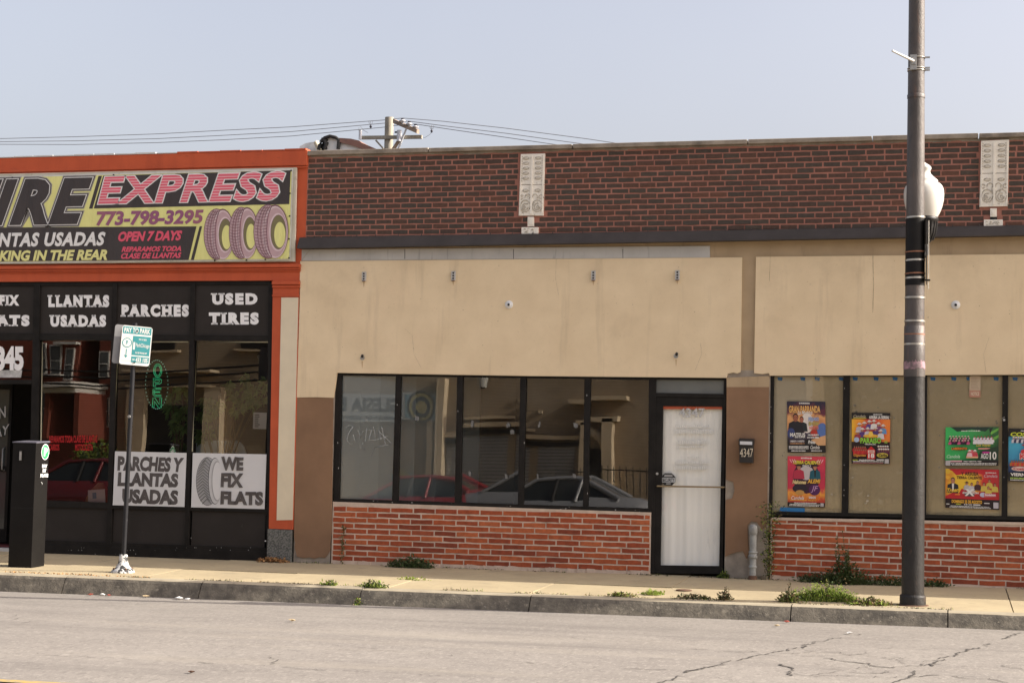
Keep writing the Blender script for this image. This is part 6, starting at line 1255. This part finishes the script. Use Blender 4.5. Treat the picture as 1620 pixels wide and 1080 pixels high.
# climbers on the wall
def climber(u, v0, v1, y, n, label, mats, spread=.03, bush=None):
    mb = MB(); a, b = spot(u, v0, y), spot(u+2, v1, y); prev = [a]
    for k in range(1, 9): prev.append(a.lerp(b, k/8)+Vector((rnd.uniform(-.02, .02), rnd.uniform(-.02, 0), 0)))
    mb.tube(prev, .004, M_wdry, 4)
    for k in range(n):
        t = rnd.random(); o = a.lerp(b, t); s_ = spread*(1+(bush or 0)*t**3); leaf(mb, o+Vector((rnd.gauss(0, s_), -abs(rnd.gauss(0, s_*.6)), rnd.gauss(0, .02))), Vector((rnd.gauss(0, 1), -abs(rnd.gauss(0, .7)), rnd.gauss(.2, .8))), rnd.uniform(.02, .055), rnd.uniform(.005, .010), rnd.choice(mats))
    tag(rebase(mb.build('climbing_weed'), a), label, 'weed', 'weeds climbing the wall')
climber(1216, 912, 795, -.04, 620, 'tall climbing weed in the corner between the standpipe pier and the right brick wall', (M_wd, M_wl, M_wd, M_wdry), .028, 2.4)
climber(542, 892, 832, -.01, 120, 'thin wispy climber on the left end of the red brick wall', (M_wd, M_wdry), .012)
# leaf litter and scraps
M_lf = pm('dead_leaf', None, scale=40, rough=.8, island=[(.32, .16, .05), (.24, .11, .04), (.40, .24, .10), (.18, .09, .04), (.36, .20, .08)])
mb = MB()
for k in range(420):
    u = rnd.triangular(408, 462, 432); p = spot(u, 880, 0); x = p.x; y = -.02-abs(rnd.gauss(0, .06)); z = ground_z(x, y)+rnd.random()*.05*max(.1, 1-abs(u-432)/32); leaf(mb, Vector((x, y, z+.005)), Vector((rnd.gauss(0, 1), rnd.gauss(0, 1), rnd.gauss(.1, .5))), rnd.uniform(.02, .05), rnd.uniform(.008, .018), M_lf)
for k in range(160):
    u = rnd.uniform(0, 250); q = walk(u, 906+u*.022); y = -2.555+rnd.gauss(0, .02); leaf(mb, Vector((q.x, y, ground_z(q.x, y)+.012)), Vector((rnd.gauss(0, 1), rnd.gauss(0, 1), rnd.gauss(0, .2))), rnd.uniform(.015, .035), rnd.uniform(.006, .012), M_lf)
o = mb.build('leaf_litter'); o['kind'] = 'stuff'; tag(o, 'drift of brown dead leaves at the foot of the granite pilaster base and along the kerb', 'leaves')
M_lt = [flat('white_scrap', (.6, .6, .58)), flat('red_scrap', (.45, .10, .07)), flat('tan_scrap', (.42, .33, .20))]
def scrap(u, v, s_, m, label, name='paper_scrap'):
    mb = MB(); c = onroad(u, v); n = 7; ring_ = [c+Vector((s_*cos(2*pi*k/n)*rnd.uniform(.6, 1.2), s_*sin(2*pi*k/n)*rnd.uniform(.5, 1), .012+rnd.uniform(0, s_*.35))) for k in range(n)]; ctr_ = c+Vector((0, 0, .012+s_*.45))
    for k in range(n): mb.face([ring_[k], ring_[(k+1) % n], ctr_], m)
    for k in range(n): mb.face([ring_[k], c+Vector((0, 0, .006)), ring_[(k+1) % n]], m)
    tag(rebase(mb.build(name), c), label, 'litter', 'litter along the gutter')
scrap(161.5, 942, .045, M_lt[0], 'crumpled white paper scrap in the gutter right of the parking machine'); scrap(143, 942, .035, M_lt[1], 'reddish scrap left of the crumpled white paper in the gutter'); scrap(172, 943, .03, M_lt[1], 'small red scrap just right of the crumpled white paper in the gutter')
scrap(283, 948, .06, M_lt[0], 'largest flat white scrap in the gutter at the kerb joint'); scrap(297, 949, .035, M_lt[0], 'white scrap touching the largest flat white scrap in the gutter'); scrap(230, 945, .05, M_lt[2], 'tan scrap in the gutter below the sign post base')
scrap(462, 983, .04, M_lt[2], 'lone tan leaf-like scrap on the open roadway'); scrap(1244, 985, .035, M_lt[1], 'reddish scrap at the kerb joint below the bright grass'); scrap(1229, 991, .03, M_lt[2], 'small tan scrap on the road below the bright grass'); scrap(302, 1065, .028, M_rust, 'flattened rusty brown scrap on the road near the yellow line')
scrap(1343, 1003, .04, M_lt[0], 'small pale stone on the road crack near the lamp post', 'stone')

# ================================================================ the other side of the street (seen mirrored in the shop glass)
YO = 21.5; YF = .14-YO
def Mo(u, v, d=0): p = mirror(u, v, YO+d); return p
M_obrick = pm('opposite_tan_brick', (.40, .315, .215), (.32, .25, .165), scale=1.5, rough=.9, stripes=((.26, .205, .14), .085, .16), stain=[((.16, .11, .07), .6, .55, .8)])
M_ostone = pm('opposite_limestone', (.66, .54, .37), (.56, .45, .30), scale=2, rough=.9); M_oshut = pm('grey_roller_shutter', (.34, .34, .33), (.28, .28, .275), scale=2, rough=.6, stripes=((.10, .10, .10), .09, .3)); M_odark = flat('opposite_dark_opening', (.02, .018, .016), .8)
OB = thing('corner_building', 'tan brick building across the street with stone trims, roller shutters and arched doorway', 'building', (-13, YF-3, 0))
xa, xb = Mo(186, 600).x, Mo(1300, 600).x; mb = MB(); mb.box(xa, xb, YF-8, YF, -.3, 5.0, M_obrick); mb.build('wall', OB)
def omb(pts_px, d, m):     # block on the opposite front between two mirror pixels
    (u0, v0), (u1, v1) = pts_px; a, b = Mo(u0, v0), Mo(u1, v1); mb = MB(); mb.box(min(a.x, b.x), max(a.x, b.x), YF+.002, YF+d, min(a.z, b.z), max(a.z, b.z), m); return mb
omb(((675, 585), (683, 790)), .35, M_ostone).build('pilaster', OB); omb(((656, 640), (664, 735)), .2, M_ostone).build('pilaster', OB)
omb(((683, 668), (900, 679)), .22, M_ostone).build('belt_course', OB); omb(((735, 660), (830, 666)), .12, M_ostone).build('belt_course', OB)
for u0, u1 in ((688, 742), (750, 818), (834, 890)): omb(((u0, 690), (u1, 790)), .03, M_oshut).build('roller_shutter', OB)
omb(((742, 690), (750, 790)), .08, M_odark).build('post', OB); omb(((683, 679), (900, 690)), .1, M_odark).build('lintel', OB)
for u0, u1 in ((905, 920), (985, 1000)): omb(((u0, 650), (u1, 790)), .45, M_ostone).build('pilaster', OB)
omb(((890, 616), (1025, 624)), .55, M_ostone).build('cornice', OB); omb(((898, 646), (1010, 656)), .45, M_ostone).build('cornice', OB)
mb = MB(); a, b = Mo(922, 700), Mo(984, 800); cx_ = (a.x+b.x)/2; R = abs(b.x-a.x)/2; mb.box(min(a.x, b.x), max(a.x, b.x), YF+.002, YF+.06, 0, a.z, M_odark); mb.build('door', OB)
mb = MB(); mb.tube([(cx_+R*1.05*cos(pi*k/14), YF+.2, a.z+R*.9*sin(pi*k/14)) for k in range(15)], .13, M_ostone, 8); mb.build('arch', OB)
for u0 in (238, 380): omb(((u0, 540), (u0+45, 552)), .06, M_odark).build('window', OB); omb(((u0-8, 553), (u0+54, 557)), .2, M_ostone).build('sill', OB)
omb(((215, 585), (345, 590)), .6, M_ostone).build('cornice', OB); omb(((215, 608), (340, 613)), .4, M_ostone).build('cornice', OB)
for u0 in (215, 328): omb(((u0, 612), (u0+20, 760)), .3, M_ostone).build('pilaster', OB)
omb(((238, 640), (318, 790)), .05, M_odark).build('door', OB)
for (u, v) in ((742, 636), (836, 632)): omb(((u, v), (u+6, v+6)), .06, M_ostone).build('vent', OB)
M_lan = flat('lantern_glass', (.5, .5, .46), .3)
for (u, v, who) in ((785, 604, 'above the roller shutters'), (421, 576, 'near the stone door surround')):
    p = Mo(u, v); L_ = thing('wall_lantern', 'black wall lantern with pale glass on the tan brick front '+who, 'lantern', (p.x, YF, p.z-.4), 'lanterns across the street'); mb = MB(); mb.tube([(p.x, YF, p.z+.2), (p.x, YF+.35, p.z+.32), (p.x, YF+.35, p.z+.2)], .03, M_cast, 6); mb.lathe([(.12, .22), (.24, .2), (.05, .32), (.01, .38)], (p.x, YF+.35, p.z), M_cast, 6); mb.lathe([(.03, -.28), (.1, -.24)], (p.x, YF+.35, p.z), M_cast, 6); mb.build('bracket', L_); mb = MB(); mb.lathe([(.11, -.24), (.2, .2)], (p.x, YF+.35, p.z), M_lan, 6); mb.build('lantern_glass', L_)
# church banner, reads the right way round from the street
a, b = Mo(545, 607), Mo(671, 648); mb = MB(); x0, x1 = min(a.x, b.x)-1.6, max(a.x, b.x)+.1; z0, z1 = min(a.z, b.z), max(a.z, b.z); yb = YF+.25
mb.box(x0, x1, YF+.15, yb, z0, z1, flat('church_banner_grey', (.42, .44, .44))); mb.box(x1-.95, x1-.05, yb, yb+.004, z0+.05, z1-.05, flat('church_banner_blue', (.16, .30, .36)))
cy = (z0+z1)/2
for r_, m_, l_ in ((.40, M_odark, .008), (.34, flat('emblem_gold', (.38, .32, .10)), .012), (.26, M_odark, .016), (.16, flat('emblem_gold', (.38, .32, .10)), .02)): mb.face([(x1-.5+r_*cos(2*pi*k/24), yb+l_, cy+r_*sin(2*pi*k/24)) for k in range(24)], m_)
def otext(t, xa_, xb_, za_, zb_, m, y): text(mb, t, [Vector((xb_, y, zb_)), Vector((xa_, y, zb_)), Vector((xa_, y, za_)), Vector((xb_, y, za_))], m, 0, off=.04)
otext('IGLESIA BETEL', x0+.1, x1-1.05, cy-.08, z1-.08, M_odark, yb+.006); otext('ASAMBLEA DE IGLESIAS CRISTIANAS', x0+.1, x1-1.05, z0+.06, cy-.18, M_odark, yb+.006)
tag(mb.build('church_banner'), 'long grey and blue church banner with round emblem mirrored in the first panes', 'banner')
a, b = Mo(598, 730), Mo(622, 776); mb = MB(); mb.box(min(a.x, b.x)-.1, max(a.x, b.x)+.1, YF+.05, YF+.1, min(a.z, b.z), max(a.z, b.z), flat('church_banner_blue', (.16, .30, .36))); mb.face([((a.x+b.x)/2+.3*cos(2*pi*k/20), YF+.106, (a.z+b.z)/2+.15+.3*sin(2*pi*k/20)) for k in range(20)], flat('emblem_gold', (.38, .32, .10)))
tag(mb.build('church_poster'), 'square blue church poster with a round gold emblem across the street', 'sign')
# red brick house with white porch at the far left
M_hbrick = pm('red_house_brick', (.22, .052, .03), (.17, .04, .022), scale=2, rough=.9, stripes=((.24, .09, .06), .07, .15)); M_htrim = flat('white_house_trim', (.66, .64, .58)); M_hglass = flat('house_window_glass', (.11, .12, .12), .15)
RHs = thing('brick_house', 'red brick two-storey house with white porch mirrored in the tyre shop window', 'house', (-23, YF-3, 0)); a, b = Mo(-60, 500), Mo(182, 800)
mb = MB(); mb.box(a.x, Mo(128, 600).x, YF-7, YF, -.3, 6.2, M_hbrick); mb.box(Mo(128, 600).x, Mo(184, 600).x, YF-7, YF-1.2, -.3, 6.2, M_dark2); mb.box(Mo(162, 600).x, Mo(186, 600).x, YF-7, YF, -.3, 6.2, M_hbrick); mb.build('wall', RHs)
for (u0, v0, u1, v1) in ((87, 551, 100, 596), (111, 556, 120, 606), (66, 548, 76, 594), (87, 630, 100, 677), (66, 628, 76, 676), (166, 562, 176, 602), (166, 636, 176, 680)):
    fr_ = omb(((u0-1.5, v0-2), (u1+1.5, v1+2)), .06, M_htrim).build('window', RHs); omb(((u0, v0), (u1, v1)), .07, M_hglass).build('pane', fr_); omb(((u0, (v0+v1)/2-.8), (u1, (v0+v1)/2+.8)), .1, M_htrim).build('sash', fr_)
for (u0, v0, u1, v1) in ((62, 597, 108, 601), (62, 678, 104, 682), (98, 545, 132, 549)): omb(((u0, v0), (u1, v1)), .3, M_htrim).build('ledge', RHs)
mb = omb(((98, 613), (176, 622)), 2.0, M_htrim); mb.build('porch_roof', RHs); omb(((100, 622), (172, 630)), 1.6, M_htrim).build('porch_beam', RHs)
for u in (119, 168): omb(((u, 630), (u+5, 700)), 1.5, M_hbrick).build('porch_column', RHs)
# overhead wires in front of it and street trees
for k, v in enumerate((575, 585, 597)):
    mb = MB(); p0, p1 = mirror(-100, v, 14), mirror(420, v+3, 14); mb.tube([p0, p0.lerp(p1, .5)-Vector((0, 0, .25)), p1], .022, M_hole, 5, False); tag(mb.build('street_wire'), ('upper', 'middle', 'lower')[k]+' black wire strung across the red brick house', 'wire', 'wires across the street')
for i, (x, y, s_, lb) in enumerate(((-21.6, -19.0, .55, 'low leafy shrub beside the white porch across the street'), (-25.4, -18.8, .5, 'low shrub at the left of the red brick house'))):
    T = thing('garden_shrub', lb, 'shrub', (x, y, .0), 'shrubs across the street'); mb = MB()
    for k in range(900): d = Vector((rnd.gauss(0, 1), rnd.gauss(0, 1), rnd.gauss(0, .8))).normalized()*rnd.random()**.4; leaf(mb, Vector((x, y, .75))+d*s_*1.3, Vector((rnd.gauss(0, 1), rnd.gauss(0, 1), rnd.gauss(0, 1))), .14, .04, rnd.choice((M_wl, M_wd)))
    mb.build('foliage', T); mb = MB()
    for k in range(5): mb.tube([(x, y, .0), (x+rnd.uniform(-.4, .4), y+rnd.uniform(-.4, .4), .9)], .02, M_stem, 5)
    mb.build('stem', T)
# railing
mb = MB()
for k in range(60): x = -9.5+k*.16; mb.tube([(x, -20.6, -.1), (x, -20.6, 1.25)], .012, M_hole, 5)
for z in (.2, 1.15): mb.tube([(-9.6, -20.6, z), (.1, -20.6, z)], .016, M_hole, 5)
tag(mb.build('iron_railing'), 'black iron railing with upright bars across the street', 'railing')
# parked cars across the street
def car(name, label, paint, xr, y, L=4.6, H=1.37, hatch=False):
    z0 = road_z(xr-2, y); T = thing('parked_car', label, 'car', (xr-L/2, y, z0), 'cars parked across the street')
    M_p = pm(paint[0], paint[1], tuple(q*.95 for q in paint[1]), scale=3, rough=.28, metal=paint[2], coat=1.0); M_g = flat('car_glass', (.02, .024, .024), .05, spec=.6); M_t = flat('tyre_rubber', (.02, .02, .02), .8); M_r = flat('car_rim', (.4, .4, .4), .35, metal=.7)
    X = lambda t: xr-L+L*t     # t = 0 nose (points to -x), 1 tail
    def loft(secs, mat, nm, par=T):
        mb = MB(); m = len(secs[0]); vs = [p for s in secs for p in s]; mb.mesh(vs, [(i*m+k, i*m+(k+1) % m, (i+1)*m+(k+1) % m, (i+1)*m+k) for i in range(len(secs)-1) for k in range(m)], mat, True); mb.face(secs[0][::-1], mat); mb.face(secs[-1], mat); return mb.build(nm, par)
    def sec(t, zb, zt_, w0, w1): x = X(t); return [Vector((x, y-w0, z0+zb)), Vector((x, y-w0*1.02, z0+zb+(zt_-zb)*.55)), Vector((x, y-w1, z0+zt_)), Vector((x, y, z0+zt_+.03)), Vector((x, y+w1, z0+zt_)), Vector((x, y+w0*1.02, z0+zb+(zt_-zb)*.55)), Vector((x, y+w0, z0+zb))]
    tail = (.93, .97) if not hatch else (.95, .98)
    loft([sec(0, .35, .60, .62, .55), sec(.02, .25, .68, .76, .66), sec(.12, .2, .78, .86, .74), sec(.27, .2, .90, .89, .80), sec(.5, .2, .93, .9, .82), sec(.75, .2, .95, .89, .8), sec(tail[0], .25, .93, .85, .74), sec(tail[1], .3, .86, .78, .68), sec(1, .38, .66, .66, .58)], M_p, 'body')
    ra, rb, rc, rd = (.27, .43, .70, .86) if not hatch else (.27, .43, .76, .93)
    def top(t, z, wd): x = X(t); return [Vector((x, y-wd, z0+z)), Vector((x, y+wd, z0+z))]
    a0, a1, a2, a3 = top(ra, .90, .78), top(rb, H-.04, .60), top(rc, H-.05, .60), top(rd, .93, .74)
    mb = MB()
    mb.face([a0[0], a0[1], a1[1], a1[0]], M_g); mb.face([a2[0], a2[1], a3[1], a3[0]], M_g); mb.face([a0[0], a1[0], a2[0], a3[0]], M_g); mb.face([a0[1], a3[1], a2[1], a1[1]], M_g); mb.build('glazing', T)
    mid = top((rb+rc)/2, H, .58); loft([[p+Vector((0, 0, dz)) for p, dz in ((a[0]+Vector((0, -.01, 0)), -.02), (a[0], .03), ((a[0]+a[1])/2, .05), (a[1], .03), (a[1]+Vector((0, .01, 0)), -.02))] for a in (a1, mid, a2)], M_p, 'roof')
    mb = MB()
    for s_ in (0, 1):
        o = Vector((0, (-.012, .012)[s_], 0)); mb.tube([a0[s_]+o, a1[s_]+o, mid[s_]+o, a2[s_]+o, a3[s_]+o], [.035, .045, .035, .06, .07], M_p, 6)
        for t in (.50, .60): pa = top(t, .92, .80)[s_]+o; pb_ = top(t+.015, H-.03, .60)[s_]+o; mb.tube([pa, pb_], .04, M_p if t > .55 else M_t, 6)
    mb.build('pillars', T)
    for t in (.18, .80):
        for s_ in (-1, 1):
            mb = MB(); c = Vector((X(t), y+s_*.78, z0+.31)); mb.tube([c-Vector((0, .11, 0)), c+Vector((0, .11, 0))], .31, M_t, 24); w_ = mb.build('wheel', T); mb = MB(); mb.tube([c-Vector((0, .115, 0)), c+Vector((0, .115, 0))], .2, M_r, 16); mb.build('rim', w_)
    for s_ in (-1, 1): mb = MB(); mb.box(X(.005), X(.05), y+s_*.62-.13, y+s_*.62+.13, z0+.56, z0+.69, M_lan); mb.build('headlight', T); mb = MB(); mb.box(X(.97), X(1.0), y+s_*.6-.14, y+s_*.6+.14, z0+.6, z0+.76, flat('tail_light_red', (.35, .02, .02), .3)); mb.build('tail_light', T)
    return T
pm_silver = ('silver_car_paint', (.27, .275, .28), .15); pm_red = ('red_car_paint', (.27, .018, .018), .05)
car('car', 'silver saloon car mirrored at the foot of the right panes', pm_silver, mirror(1062, 770, 13).x, -12.9, 4.9)
car('car', 'red hatchback car mirrored left of the silver car', pm_red, mirror(792, 770, 13).x, -12.9, 4.1, 1.36, True)
car('car', 'dark red car mirrored low in the tyre shop window', ('dark_red_car_paint', (.16, .012, .012), .1), mirror(300, 720, 13).x, -12.9, 4.5, 1.40)
